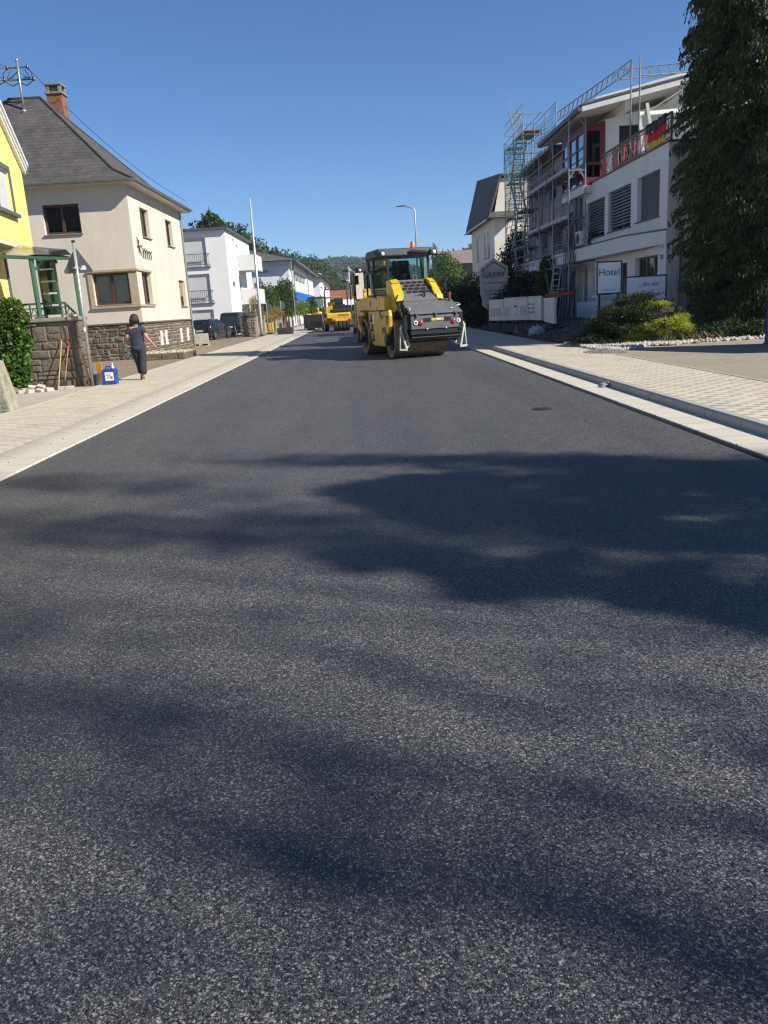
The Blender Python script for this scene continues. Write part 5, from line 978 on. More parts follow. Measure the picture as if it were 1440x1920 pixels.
# ================================================================ wheel loader
wl=thing('wheel_loader','yellow wheel loader with glazed cab and black bucket lowered at the wall','wheel loader',(-3.75,67.5,0),R(-4))
mb=MB(); prof=[(-.55,.25),(-.60,.75),(-.45,1.22),(-.35,1.22),(-.05,.95),(0,.45),(-.3,.22)]; plate(mb,prof,-.85,.75); obj('bucket',mb,mBlk,wl,False,bevel=.02); mb=MB(); mb.box(-.86,.76,-.75,-.5,.20,.25); mb.box(-.87,.77,-.44,-.30,1.22,1.28); obj('bucket_edge',mb,mSteelD,wl,False)
for s in(-.55,.45): mb=MB(); mb.bar((s,-.1,.6),(s,1.4,1.3),.12,.2); obj('lift_arm',mb,mYel2,wl,False,bevel=.02)
for x in(-.62,.62):
    for y in(1.2,3.2): wheel('wheel',wl,(x,y,.5),.5,.38,rim=.5)
mb=MB(); mb.box(-.6,.6,.9,4.1,.6,1.25); mb.box(-.62,.62,2.9,4.3,1.25,1.75); obj('chassis',mb,mYel,wl,False,bevel=.06)
mb=MB(); 
for x in(-.58,.58):
    for y in(1.5,2.8): mb.bar((x,y,1.25),(x*.95,y,2.55),.06)
mb.box(-.68,.68,1.35,2.95,2.55,2.68); cf=obj('cab_frame',mb,mSteelD,wl,False,bevel=.02); mb=MB(); mb.box(-.55,.55,1.5,1.51,1.3,2.54); mb.box(-.55,.55,2.79,2.80,1.6,2.54); obj('cab_pane',mb,mCabGl,cf,False)
mb=MB(); mb.lathe((.3,2.6,2.68),(0,0,1),[(0,.07),(.18,.05)],10); obj('beacon',mb,mAmber,cf,False)
# worker
wk=thing('person','worker in yellow vest and beige trousers standing between loader bucket and cab','person',(-3.45,68.2,.0),R(160))
J=dict(pelvis=((0,0,.93),(.15,.11)),chest=((0,.02,1.28),(.16,.11)),neck=((0,.05,1.50),.055),head=((0,.07,1.63),(.085,.10)),top=((0,.07,1.72),.05),rs=((.19,0,1.40),.06),re=((.30,.08,1.15),.045),rw=((.26,.28,1.05),.03),ls=((-.19,0,1.40),.06),le=((-.30,.08,1.15),.045),lw=((-.26,.28,1.05),.03),rh=((.1,0,.88),.09),rk=((.11,.02,.5),.065),ra=((.11,-.02,.09),.045),rt=((.12,.15,.04),.04),lh=((-.1,0,.88),.09),lk=((-.11,.02,.5),.065),la=((-.11,-.02,.09),.045),lt=((-.12,.15,.04),.04))
E_=[('pelvis','chest'),('chest','neck'),('neck','head'),('head','top'),('chest','rs'),('rs','re'),('re','rw'),('chest','ls'),('ls','le'),('le','lw'),('pelvis','rh'),('rh','rk'),('rk','ra'),('ra','rt'),('pelvis','lh'),('lh','lk'),('lk','la'),('la','lt')]
skin('body',J,E_,mSkin,wk,'pelvis')
skin('vest',dict(a=((0,0,.95),(.19,.15)),b=((0,.02,1.26),(.20,.15)),c=((0,.03,1.44),(.12,.1)),r=((.20,0,1.40),.085),r2=((.29,.07,1.18),.07),l=((-.20,0,1.40),.085),l2=((-.29,.07,1.18),.07)),[('a','b'),('b','c'),('b','r'),('r','r2'),('b','l'),('l','l2')],M('hi_vis_yellow',(.62,.66,.05),.7),wk,'b')
skin('trousers',dict(p=((0,0,.9),(.17,.14)),r=((.1,0,.80),.11),rk=((.11,.02,.5),.09),ra=((.11,-.02,.12),.085),l=((-.1,0,.80),.11),lk=((-.11,.02,.5),.09),la=((-.11,-.02,.12),.085)),[('p','r'),('r','rk'),('rk','ra'),('p','l'),('l','lk'),('lk','la')],M('beige_cloth',(.34,.28,.21),.9),wk,'p')
mb=MB(); mb.blob((0,.06,1.68),.10,.12,.11,12,8); obj('helmet',mb,mYel,wk,False,smooth=True)
# ================================================================ white van, paver hood beyond
vn=thing('delivery_van','white delivery van facing the camera far down the street left of the roller','van',(-.95,79,0)); w2=1.0
mb=MB(); loft(mb,[(0,[(.85,.35),(.92,.6),(.90,.85),(.80,1.0)]),(.9,[(.95,.3),(1.0,.7),(1.0,1.05),(.92,1.2)]),(1.5,[(.95,.3),(1.0,.9),(.95,1.8),(.80,2.35)]),(2.0,[(.95,.3),(1.0,1.0),(.97,2.0),(.86,2.5)]),(5.4,[(.95,.3),(1.0,1.0),(.97,2.0),(.86,2.5)])]); obj('body',mb,M('white_car_paint',(.72,.73,.74),.25,var=.03,coat=.6),vn,False,bevel=.03)
mb=MB(); mb.hexa([(-.84,.82,1.20),(.84,.82,1.20),(.84,.86,1.20),(-.84,.86,1.20),(-.76,1.40,2.12),(.76,1.40,2.12),(.76,1.46,2.12),(-.76,1.46,2.12)]); obj('windscreen',mb,mCarG,vn,False); mb=MB(); mb.box(-.5,.5,-.03,.02,.55,.80); obj('radiator_grille',mb,mBlk,vn,False)
for s in(-.72,.72): mb=MB(); mb.blob((s,.06,.84),.14,.08,.11,8,6); obj('headlight',mb,mLamp,vn,False)
for s in(-.85,.85):
    for y in(.95,4.3): wheel('wheel',vn,(s,y,.34),.34,.2)
pv=thing('asphalt_paver','yellow machine with tan canopy seen behind the small tyred roller','asphalt paver',(-2.9,87,0)); mb=MB(); mb.box(-3.9,-1.9,87,90,.5,1.9); obj('body',mb,mYel,pv,bevel=.08); mb=MB(); mb.box(-3.7,-2.1,86.7,89,2.75,2.9); obj('canopy',mb,M('tan_canopy',(.40,.27,.18),.7),pv,bevel=.03); mb=MB()
for x in(-3.6,-2.2):
    for y in(86.9,88.8): mb.bar((x,y,1.9),(x,y,2.75),.06)
obj('canopy_post',mb,mBlk,pv); mb=MB(); mb.box(-4.0,-3.4,87,90,.0,.55); mb.box(-2.4,-1.8,87,90,.0,.55); obj('crawler_track',mb,mTyre,pv,bevel=.15); mb=MB(); mb.box(-3.4,-2.4,87.2,88.4,1.9,2.35); obj('operator_seat',mb,mYel,pv,bevel=.05)
# ================================================================ hotel
HX=10.3; HY0=27.7; HY1=50.0; HXU=10.83; EY=36.6; HB=.1
mPlH=M('hotel_plaster',(.76,.765,.75),.85,var=.05,scale=.7,bump=.2,bscale=70,dirt=((.45,.44,.40),.6,.35)); mRedF=M('dark_red_frame',(.17,.018,.03),.4,var=.1,coat=.2); mBlind=M('dark_slats',(.10,.105,.11),.5,.2,var=.15); mGreyBl=M('grey_green_screen',(.16,.20,.20),.7,var=.06); mCopp=M('dark_coping',(.10,.09,.085),.6)
hot=thing('hotel','pale grey hotel under renovation with dark blinds, roof terrace and red bay window','hotel',(HX,HY0,.1))
uH=(0,1,0); nH=(-1,0,0); oH=(HX,HY0,HB)
z=lambda v:v-HB
hu=[(.75,z(4.03),3.0,z(5.53)),(3.7,z(3.98),6.5,z(5.5)),(7.0,z(3.95),9.7,z(5.45)),(10.6,z(3.95),13.0,z(5.4)),(14.0,z(3.95),16.0,z(5.3)),(17.2,z(3.95),19.5,z(5.3))]
hg=[(.75,z(1.25),3.1,z(2.78)),(4.0,z(.55),5.1,z(2.7)),(6.0,z(1.2),8.6,z(2.7)),(9.5,z(.62),10.7,z(2.75)),(11.6,z(.62),12.8,z(2.75)),(14,z(1.2),16.5,z(2.7)),(17.5,z(1.2),19.5,z(2.6))]
mb=MB(); SPL=10.2; sh=lambda h:(h[0]-SPL,h[1],h[2]-SPL,h[3]); wall(mb,(HX,HY0+SPL,HB),uH,nH,HY1-HY0-SPL,6.2-HB,[sh(h) for h in hu+hg if h[0]>=SPL],.22); mShadeGrey=M('shade_grey_plaster',(.36,.365,.36),.9,var=.1,scale=.9,bump=.3,bscale=40,dirt=((.22,.21,.19),.8,.6)); obj('shade_grey_wall',mb,mShadeGrey,hot)  # far wall coloured darker grey, painting in the shade under the scaffold decks
hg=[h if not h[0]<SPL<h[2] else (h[0],h[1],SPL-.2,h[3]) for h in hg]
mb=MB(); wall(mb,oH,uH,nH,SPL,6.2-HB,[h for h in hu+hg if h[0]<SPL],.22)
mb.quad((HX,HY0,3.03),(18,HY0,3.03),(18,HY0,6.2),(HX,HY0,6.2)); mb.quad((HX,HY0,HB),(HX+.75,HY0,HB),(HX+.75,HY0,3.03),(HX,HY0,3.03)); mb.quad((HX+.75,HY0,HB),(HX+.75,HY0+3.5,HB),(HX+.75,HY0+3.5,3.03),(HX+.75,HY0,3.03)); mb.quad((HX+.75,HY0,3.03),(18,HY0,3.03),(18,HY0+3.5,3.03),(HX+.75,HY0+3.5,3.03))
mb.quad((18,HY0,HB),(18,HY1,HB),(18,HY1,9),(18,HY0,6.2)); mb.quad((HX,HY1,HB),(18,HY1,HB),(18,HY1,9),(HX,HY1,8.9))
obj('wall',mb,mPlH,hot)
for i,h in enumerate(hu): window(hot,oH,uH,nH,h,mBlind,mGlass,.22,(.5,),.06,mCopp,blind=((mGreyBl if i==0 else mBlind),.96 if i==0 else .93),pitch=.03 if i==0 else .115,trans=None)
for i,h in enumerate(hg): window(hot,oH,uH,nH,h,mBlind,mGlass,.22,(.33,.66) if h[2]-h[0]>1.5 else (),.07,mCopp if i in(0,2,5,6) else None,blind=(mBlind,.9) if i==3 else None)
mb=MB(); mb.quad((HX,HY0,6.19),(18,HY0,6.19),(18,HY1,6.19),(HX,HY1,6.19)); obj('terrace_floor',mb,mCap,hot)
mb=MB(); mb.box(HX-.06,HX+.25,HY0-.05,EY+.0,6.202,6.27); mb.box(HX+.26,18,HY0-.05,HY0+.2,6.202,6.27); obj('coping',mb,mCopp,hot)
mb=MB(); bz0,bz1=3.03,3.55; mb.box(9.72,HX-.002,30.4,HY1,bz0,bz1); mb.hexa([(9.72,30.399,bz0),(HX-.03,HY0+.02,bz0+.05),(HX-.002,HY0+.02,bz0+.05),(HX-.002,30.399,bz0),(9.72,30.399,bz1),(HX-.03,HY0+.02,bz1-.05),(HX-.002,HY0+.02,bz1-.05),(HX-.002,30.399,bz1)]); band=obj('floor_band',mb,mPlH,hot)
mb=MB(); mb.box(9.70,HX-.004,30.4,HY1,bz1+.002,bz1+.05); mb.hexa([(9.70,30.398,bz1+.002),(HX-.05,HY0,bz1-.048),(HX-.004,HY0,bz1-.048),(HX-.004,30.398,bz1+.002),(9.70,30.398,bz1+.05),(HX-.05,HY0,bz1),(HX-.004,HY0,bz1),(HX-.004,30.398,bz1+.05)]); obj('band_flashing',mb,mCopp,band)
# recessed ground floor terrace beyond the corner pier
mb=MB(); mb.box(HX+.76,18,HY0+3.4,HY0+3.5,HB,3.02); mb.box(HX+.76,14,HY0-.2,HY0+.1,HB,.62); obj('terrace_wall',mb,mMortD,hot); mb=MB(); mb.box(HX+.76,14.05,HY0-.25,HY0+.12,.622,.70); mb.box(HX+.8,HX+1.7,HY0+3.1,HY0+3.39,1.75,1.95); mb.box(HX+.8,HX+1.5,HY0+2.0,HY0+2.6,.70,.95); obj('terrace_ledge',mb,M('terrace_stone',(.50,.46,.38),.8),hot)
mb=MB(); mb.tube([(HX+.42,HY0-.06,.1),(HX+.42,HY0-.06,3.0)],.05,8); obj('downpipe',mb,mZinc,hot)
text('house_number','151',mIron,hot,.22,(HX-.01,HY0+.35,2.6),(0,-1,0),(0,0,1),.006)
# top floor: end wall with dark door, street wall, bay, shed roof
mPlU=mPlH; mb=MB(); wall(mb,(HXU,EY,6.2),(1,0,0),(0,-1,0),18-HXU,2.5,[(.62,.02,1.55,2.25)],.2); ms=MB(); wall(ms,(HXU,EY+.001,6.2),uH,nH,HY1-EY,2.4,[(4.4,.3,5.6,1.9),(6.2,.3,7.4,1.9),(8.6,.5,10.2,1.8)],.2); obj('shade_grey_wall',ms,mShadeGrey,hot)  # top floor street wall shares the grey with shade painted in
mb.add([(HXU,EY,8.7),(18,EY,8.7),(18,EY,10.1)],[(0,1,2)]); tf=obj('top_floor_wall',mb,mPlU,hot)
for h in((4.4,.3,5.6,1.9),(6.2,.3,7.4,1.9),(8.6,.5,10.2,1.8)): window(hot,(HXU,EY,6.2),uH,nH,h,mBlind,mGlass,.2,(.5,),.06,None)
mb=MB(); mb.box(HXU+.2,HXU+3,EY+.42,EY+.44,6.2,8.65); mb.box(HXU+.2,HXU+3,EY+.22,EY+.42,8.6,8.65); obj('terrace_doorway',mb,mRoom,hot)
# bay window
bx=9.99; by1=40.3; bz=(6.15,8.62)
mb=MB(); 
for p in((bx,EY),(HXU-.04,EY),(bx,EY+1.25),(bx,EY+2.45),(bx,by1)): mb.bar((*p,bz[0]),(*p,bz[1]),.11)
for zz in(bz[0]+.06,7.0,bz[1]-.18): mb.bar((bx+.05,EY,zz),(HXU-.08,EY,zz),.09,.12 if zz<8 else .30); mb.bar((bx,EY+.05,zz),(bx,by1,zz),.09,.12 if zz<8 else .30)
mb.box(bx+.02,HXU-.01,EY-.02,EY+.03,bz[0],bz[0]+.30); mb.box(HXU-.2,HXU+.02,EY-.05,EY-.003,bz[0],bz[1])
bay=obj('bay_window',mb,mRedF,hot,bevel=.008); mb=MB(); mb.box(bx+.05,HXU-.08,EY,EY+.012,bz[0]+.1,bz[1]-.2); mb.box(bx,bx+.012,EY+.05,by1,bz[0]+.1,bz[1]-.2); obj('pane',mb,glass('bay_glass',(.35,.38,.40),2.2),bay)
mb=MB(); mb.box(bx+.25,HXU,EY+.5,by1,6.2,8.5); obj('inner_room',mb,mRoom,bay)
for i in range(9): 
    mb=MB() if i==0 else mb; mb.blob((random.uniform(bx+.15,HXU-.2),EY+.25,random.uniform(6.4,8.1)),.13,.08,.2,8,6,.4,i)
obj('potted_greenery',mb,M('pale_foliage',(.20,.22,.19),.8,var=.5,scale=12),bay)
mb=MB(); mb.box(bx-.06,HXU,EY-.05,by1+.05,5.82,6.145); obj('bay_slab',mb,mPlH,hot,bevel=.01); mb=MB(); mb.box(10.0,10.28,38.2,38.5,3.56,5.82); obj('bay_post',mb,mGreyBl,hot)
RX0,RX1=9.40,18.5; rz_=lambda x: 8.72+.195*(x-9.45)
mb=MB(); mb.prism([(RX0,34.9,rz_(RX0)),(RX1,34.9,rz_(RX1)),(RX1,34.9,rz_(RX1)+.26),(RX0,34.9,rz_(RX0)+.22)],(0,7.6,0)); roofH=obj('roof',mb,M('pale_roof_edge',(.60,.60,.57),.6,var=.1,dirt=((.4,.4,.38),.8,.4)),hot,bevel=.01)
mb=MB(); mb.prism([(RX0-.06,34.86,rz_(RX0)+.225),(RX1,34.86,rz_(RX1)+.265),(RX1,34.86,rz_(RX1)+.32),(RX0-.06,34.86,rz_(RX0)+.28)],(0,7.7,0)); mb.box(RX0-.16,RX0-.004,34.9,42.5,rz_(RX0)+.02,rz_(RX0)+.20); obj('roof_skin',mb,mCopp,roofH)
mb=MB(); mb.prism([(RX0+.5,34.93,rz_(RX0+.5)+.33),(RX0+4.6,34.93,rz_(RX0+4.6)+.33),(RX0+4.6,34.93,rz_(RX0+4.6)+.45),(RX0+.6,34.93,rz_(RX0+.5)+.42)],(0,5.5,0)); obj('roof_sheeting',mb,M('translucent_sheet',(.62,.62,.58),.5,var=.12),roofH)
for x in(11.35,13.55,15.6): mb=MB(); mb.box(x-.13,x+.13,35.15,41,rz_(x)-.34,rz_(x)-.004); obj('roof_beam',mb,mWhite,roofH,bevel=.01)
mb=MB(); mb.box(10.0,18,42.55,HY1+.3,8.6,8.72); mb.box(9.9,18,42.6,HY1+.35,8.722,8.86); obj('far_roof',mb,mCopp,hot); mb=MB(); gutter(mb,(9.86,42.6,8.72),(9.86,HY1+.3,8.72),(-1,0,0),.09); obj('gutter',mb,mZinc,hot)
mb=MB(); mb.box(11.6,12.3,46.5,47.2,8.86,10.4); obj('roof_chimney',mb,mBrick,hot)
# terrace railing
rl=thing('terrace_railing','red brown terrace railing with crossed bars and dark handrail on the hotel','railing',(HX+.08,31,6.27)); rx=HX+.10
mb=MB(); mb.bar((rx,HY0+.1,7.10),(rx,35.2,7.10),.09,.07); obj('handrail',mb,mCopp,rl); mb=MB(); mRr=M('faded_red_rail',(.24,.085,.085),.5,var=.15)
for y in np.arange(HY0+.1,35.3,1.2): mb.bar((rx,y,6.27),(rx,y,7.07),.06)
for zz in(6.38,6.98): mb.bar((rx,HY0+.1,zz),(rx,35.2,zz),.035)
for k,y in enumerate(np.arange(HY0+.1,35.2,.6)): mb.bar((rx,y,6.38),(rx,y+.6,6.98),.016); mb.bar((rx,y+.6,6.38),(rx,y,6.98),.016); mb.bar((rx,y+.3,6.38),(rx,y+.3,6.98),.016)
obj('bars',mb,mRr,rl)
for y0,y1 in((33.2,33.9),(34.7,35.2)): mb=MB(); mb.box(rx-.05,rx-.025,y0,y1,6.30,7.0); obj('panel',mb,M('faded_red_panel',(.30,.11,.11),.6),rl)
# flag draped on the railing
def cloth(name,y0,y1,z0a,z0b,z1a,z1b,mat,par):
    mb=MB(); N=24; p=lambda i,t: Vector((rx-.10-.03*sin(i*.9)-.02*sin(i*.37),y0+(y1-y0)*i/N,(z0a+(z0b-z0a)*i/N)*(1-t)+(z1a+(z1b-z1a)*i/N)*t))
    for i in range(N): mb.quad(p(i,0),p(i+1,0),p(i+1,1),p(i,1))
    o=obj(name,mb,mat,par,smooth=True); s=o.modifiers.new('thick','SOLIDIFY'); s.thickness=.006; return o
fg=thing('german_flag','black red gold flag draped over the terrace railing beside the conifer','flag',(rx-.1,30,7.1))
Y0f,Y1f=28.0,29.65
cloth('black_stripe',Y0f,Y1f+.2,6.83,6.80,7.14,7.12,mBlk,fg); cloth('red_stripe',Y0f,Y1f+.05,6.51,6.50,6.83,6.80,M('flag_red',(.62,.012,.012),.7),fg); cloth('gold_stripe',Y0f,Y1f-.05,6.26,6.2,6.51,6.50,M('flag_gold',(.80,.52,.02),.7),fg)
# ---------------------------------------------------------------- scaffolds
mSc=M('scaffold_steel',(.27,.28,.28),.45,.5,var=.25,scale=5,dirt=((.22,.19,.15),4,.4)); mDeck=M('scaffold_deck',(.20,.19,.175),.75,.2,var=.25,scale=4)
sf=thing('facade_scaffold','grey steel frame scaffold along the hotel street facade','scaffold',(9.6,40,.6))
XO,XI=9.22,9.93; ys=[36.3,39.2,42.1,45.0]; zl=[.72,2.83,4.77,6.72]; r_=.034
for i,y in enumerate(ys):
    top=8.74 if i==0 else 8.4
    for x in(XO,XI):
        mb=MB(); mb.tube([(x,y,.45),(x,y,top)],r_,8); mb.box(x-.07,x+.07,y-.07,y+.07,.44,.46); obj('standard',mb,mSc,sf)
    for zz in zl[1:]+([8.74] if i==0 else []): mb=MB(); mb.bar((XO,y,zz),(XI,y,zz),.05,.05); mb.bar((XO,y,zz-.35),(XO+.22,y,zz-.03),.025,.07); mb.bar((XI,y,zz-.35),(XI-.22,y,zz-.03),.025,.07); obj('transom',mb,mSc,sf)
for y in(37.75,40.65,43.5):
    mb=MB(); mb.tube([(XI+.12,y,.45),(XI+.12,y,7.6)],.028,8); obj('standard',mb,mSc,sf)
    for zz in zl[1:]: mb=MB(); mb.tube([(XO-.05,y,zz-.02),(XI+.3,y,zz-.02)],.024,6); obj('transom',mb,mSc,sf)
for x,zz in((XI,3.9),(XI,5.8),(XI,7.7),(XO,1.9)): mb=MB(); mb.tube([(x,36.3,zz),(x,45.0,zz)],.022,6); obj('ledger',mb,mSc,sf)
for k,zz in enumerate(zl[1:]):
    for a,b in zip(ys,ys[1:]):
        mb=MB(); mb.box(XO+.03,XI-.03,a+.03,b-.03,zz+.03,zz+.08); obj('deck',mb,mDeck,sf)
        mb=MB()
        for h in(.5,1.0): mb.tube([(XO,a,zz+h),(XO,b,zz+h)],.022,6)
        if k>0: mb.box(XO-.02,XO+.01,a,b,zz+.08,zz+.22)
        obj('guard_rail',mb,mSc,sf)
for (a,b,q0,q1) in((ys[1],ys[2],.8,4.77),(ys[2],ys[1],4.77,8.3),(ys[2],ys[3],.8,2.83),(ys[1],ys[2],2.83,4.77)): mb=MB(); mb.tube([(XO-.03,a,q0),(XO-.03,b,q1)],.022,6); obj('brace',mb,mSc,sf)
mb=MB(); mb.tube([(XI-.1,36.3,3.0),(XI+.5,36.0,3.0),(XI+.5,36.0,2.88)],.022,6); mb.tube([(XO,36.3,1.55),(XO,39.2,1.55)],.022,6); obj('stay_tube',mb,mSc,sf)
tw=thing('stair_scaffold','tall scaffold stair tower with green netting at the far end of the hotel','scaffold',(9.1,48,.6))
TX0,TX1=9.15,10.15; tys=[45.6,48.2,51.2]; TZ=10.6
for i,y in enumerate(tys):
    for x in(TX0,(TX0+TX1)/2+.1,TX1): mb=MB(); mb.tube([(x,y,.4),(x,y,TZ-(0 if x==TX0 else .3)+(.2 if i==0 else 0))],.028,8); obj('standard',mb,mSc,tw)
for k in range(11):
    zz=1.4+k*.95; mb=MB()
    for y in tys: mb.bar((TX0,y,zz),(TX1,y,zz),.035)
    for x in(TX0,TX1): mb.bar((x,tys[0],zz+.1),(x,tys[2],zz+.1),.035); 
    mb.bar((TX0,tys[0],zz+.5),(TX0,tys[2],zz+.5),.03); obj('ledger',mb,mSc,tw)
for k in range(5):
    zz=2.3+k*1.95; mb=MB(); mb.box(TX0+.05,TX1-.05,tys[0],tys[1]-.1,zz,zz+.05); mb.box(TX0+.05,TX1-.05,tys[1]+2.0,tys[2],zz,zz+.05); obj('deck',mb,mDeck,tw)
    a,b=((tys[1]-.1,tys[1]+2.0) if k%2==0 else (tys[1]+2.0,tys[1]-.1)); mb=MB()
    for x in(TX0+.15,TX0+.7): mb.bar((x,a,zz),(x,b,zz+1.95),.06,.14)
    for s in range(8): t_=(s+.5)/8; yy=a+(b-a)*t_; mb.box(TX0+.16,TX0+.69,yy-.1,yy+.1,zz+1.95*t_,zz+1.95*t_+.03)
    mb.tube([(TX0+.1,a,zz+1.0),(TX0+.1,b,zz+2.95)],.02,6); obj('stair_flight',mb,M('aluminium',(.50,.51,.52),.4,.6),tw)
for (y0,z0_,y1,z1_) in((45.6,.6,48.2,4.6),(48.2,4.6,45.6,8.6),(48.2,.6,51.2,5),(51.2,5,48.2,9)): mb=MB(); mb.tube([(TX0-.02,y0,z0_),(TX0-.02,y1,z1_)],.022,6); obj('brace',mb,mSc,tw)
def net_mat():
    t=NT('green_debris_net'); v=t.wallcoord(); s=t.n.new('ShaderNodeSeparateXYZ'); t.l(v,s.inputs[0])
    a=t.math('LESS_THAN',t.math('FRACT',t.math('MULTIPLY',s.outputs[1],7)),.30); b=t.math('LESS_THAN',t.math('FRACT',t.math('MULTIPLY',s.outputs[0],9)),.16)
    f=t.math('MULTIPLY_ADD',t.math('MAXIMUM',a,b),.42,.14); t.b.inputs['Base Color'].default_value=(.13,.36,.27,1); t.b.inputs['Roughness'].default_value=.7
    tr=t.n.new('ShaderNodeBsdfTransparent'); m=t.n.new('ShaderNodeMixShader'); t.l(f,m.inputs[0]); t.l(tr.outputs[0],m.inputs[1]); t.l(t.b.outputs[0],m.inputs[2]); t.l(m.outputs[0],t.out.inputs[0]); return t.mat
mNet=net_mat()
def net(par,a,b,z0,z1,sag,cols=14):
    a=Vector(a); b=Vector(b); n=(b-a).cross(Zv).normalized(); mb=MB(); Rw=8
    P=lambda i,j: a.lerp(b,i/cols)+Zv*(z0+(z1-z0)*j/Rw-sag*sin(PI*i/cols)*(j/Rw))+n*.06*sin(i*1.3+j)
    for i in range(cols):
        for j in range(Rw): mb.quad(P(i,j),P(i+1,j),P(i+1,j+1),P(i,j+1))
    obj('debris_net',mb,mNet,par,smooth=True)
net(tw,(TX0-.03,tys[0],0),(TX0-.03,tys[2],0),6.6,10.5,.35); net(tw,(TX0,tys[2]+.03,0),(TX1,tys[2]+.03,0),6.6,10.3,.15); net(tw,(TX0,tys[0]-.03,0),(TX1-.5,tys[0]-.03,0),7.6,9.8,.15)
ed=thing('eave_guard','roof edge guard of scaffold tubes with green net along the hotel eave','scaffold',(10.15,46,8.9))
for y in(43.9,46.4,49.0): mb=MB(); mb.tube([(10.5,y,8.4),(10.5,y,11.1)],.026,8); obj('standard',mb,mSc,ed)
mb=MB(); 
for zz in(11.05,10.0,9.2): mb.tube([(10.5,43.9,zz),(10.5,49.0,zz)],.022,6)
mb.tube([(10.5,49,11.0),(10.15,51,10.5)],.022,6); obj('guard_rail',mb,mSc,ed); net(ed,(10.48,43.9,0),(10.48,49,0),9.3,11.0,.25)
def girder(name,label,a,b,hh=.42,bays=12):
    t=thing(name,label,'girder',tuple(Vector(a)),0,'lattice girders above the hotel roof'); a=Vector(a); b=Vector(b); mb=MB(); mb.tube([a,b],.028,8); mb.tube([a+Zv*hh,b+Zv*hh],.028,8); obj('chord',mb,mSc,t); mb=MB()
    for i in range(bays):
        p=a.lerp(b,i/bays); q=a.lerp(b,(i+.5)/bays); r=a.lerp(b,(i+1)/bays); mb.bar(p+Zv*hh,q,.04,.03); mb.bar(q,r+Zv*hh,.022)
    mb.bar(a,a+Zv*hh,.04); mb.bar(b,b+Zv*hh,.04); obj('lattice',mb,mSc,t)
girder('lattice_girder','lattice girder running back along the roof towards the green net',(12.50,38.3,10.95),(11.57,48.0,10.98),.42,15)
girder('lattice_girder','lattice girder crossing to the right above the roof into the conifer',(12.0,39.0,10.75),(17.5,38.8,10.95),.42,12)
ts=thing('terrace_scaffold','pair of scaffold tubes and leaning boards on the hotel roof terrace','scaffold',(11,33.3,6.2))
for x,y,t_ in((10.95,33.6,10.0),(11.22,33.4,10.2)): mb=MB(); mb.tube([(x,y,6.2),(x,y,t_)],.028,8); obj('standard',mb,mSc,ts)
mb=MB(); mb.tube([(11.22,33.4,9.55),(17,33.9,9.75)],.022,6); mb.tube([(11.22,33.4,8.1),(14.6,34.3,9.9)],.022,6); mb.tube([(11.2,33.4,7.8),(12.6,33.5,6.9)],.02,6); obj('ledger',mb,mSc,ts)
mb=MB(); mb.bar((11.35,33.0,6.2),(11.25,33.5,8.3),.12,.04); mb.bar((11.8,33.0,6.2),(11.55,33.5,8.6),.12,.04); obj('leaning_board',mb,M('board_grey',(.48,.47,.43),.8),ts); mb=MB(); mb.bar((11.2,33.45,8.22),(15,33.9,8.42),.04,.14); obj('perforated_beam',mb,mWhite,ts)
# leaning stack of scaffold frames and ladder
lad=thing('ladder','aluminium ladder leaning against the hotel scaffold beside the frames','ladder',(9.0,37.5,.5)); mb=MB(); a0,b0=Vector((8.35,36.9,.55)),Vector((8.98,37.9,3.0)); a1,b1=Vector((8.68,36.7,.55)),Vector((9.25,37.7,3.0)); mb.bar(a0,b0,.05,.03); mb.bar(a1,b1,.05,.03)
for k in range(9): mb.bar(a0.lerp(b0,(k+.5)/9),a1.lerp(b1,(k+.5)/9),.03)
obj('frame',mb,mGalv,lad)
for i in range(7):
    x=8.75+i*.075; t=thing('leaning_scaffold_frame',f'grey scaffold frame in the stack leaning at the hotel, {["first from the ladder","second from the ladder","third from the ladder","middle one of seven","fifth from the ladder","sixth from the ladder","last, farthest from the ladder"][i]}','scaffold frame',(x,36.6,.5),0,'scaffold frames leaning in a stack'); mb=MB(); mb.bar((x,36.2,.55),(x+.75,37.9,4.3),.035); mb.bar((x+.05,36.0,.55),(x+.8,37.5,4.3),.03); 
    for k in range(4): mb.bar(Vector((x,36.2,.55)).lerp((x+.75,37.9,4.3),k/4+.1),Vector((x+.05,36.0,.55)).lerp((x+.8,37.5,4.3),k/4+.1),.025)
    obj('frame',mb,mSteelD if i%3 else mSc,t)
mb=MB(); mb.bar((8.1,36.0,1.66),(9.3,35.9,1.70),.06,.12); tag(obj('orange_rail',mb,M('orange_rail_paint',(.62,.10,.03),.5)),'orange red barrier rail at the foot of the leaning scaffold frames','rail')
ac=thing('air_conditioner','white air conditioning unit on the floor band behind the scaffold','air conditioner',(10.0,36.9,3.6)); mb=MB(); mb.box(9.80,10.14,36.6,37.45,3.68,4.30); obj('casing',mb,mWhite,ac,bevel=.02); mb=MB(); mb.lathe((9.795,36.95,3.99),(-1,0,0),[(0,.24),(.012,.24),(.014,.05)],20); mb.box(9.9,10.1,36.65,36.7,3.6,3.68); mb.box(9.9,10.1,37.3,37.35,3.6,3.68); obj('fan_grille',mb,mSteelD,ac)
lw=thing('entrance_wall','low pale wall with ledge at the hotel entrance behind the signs','wall',(9.7,33,.4)); mb=MB(); mb.box(9.3,10.28,32.2,32.45,.2,1.45); mb.box(9.3,9.5,32.46,35.2,.2,1.3); obj('body',mb,mPlH,lw); mb=MB(); mb.box(9.2,10.28,32.1,32.52,1.452,1.53); obj('ledge',mb,mWhite,lw)
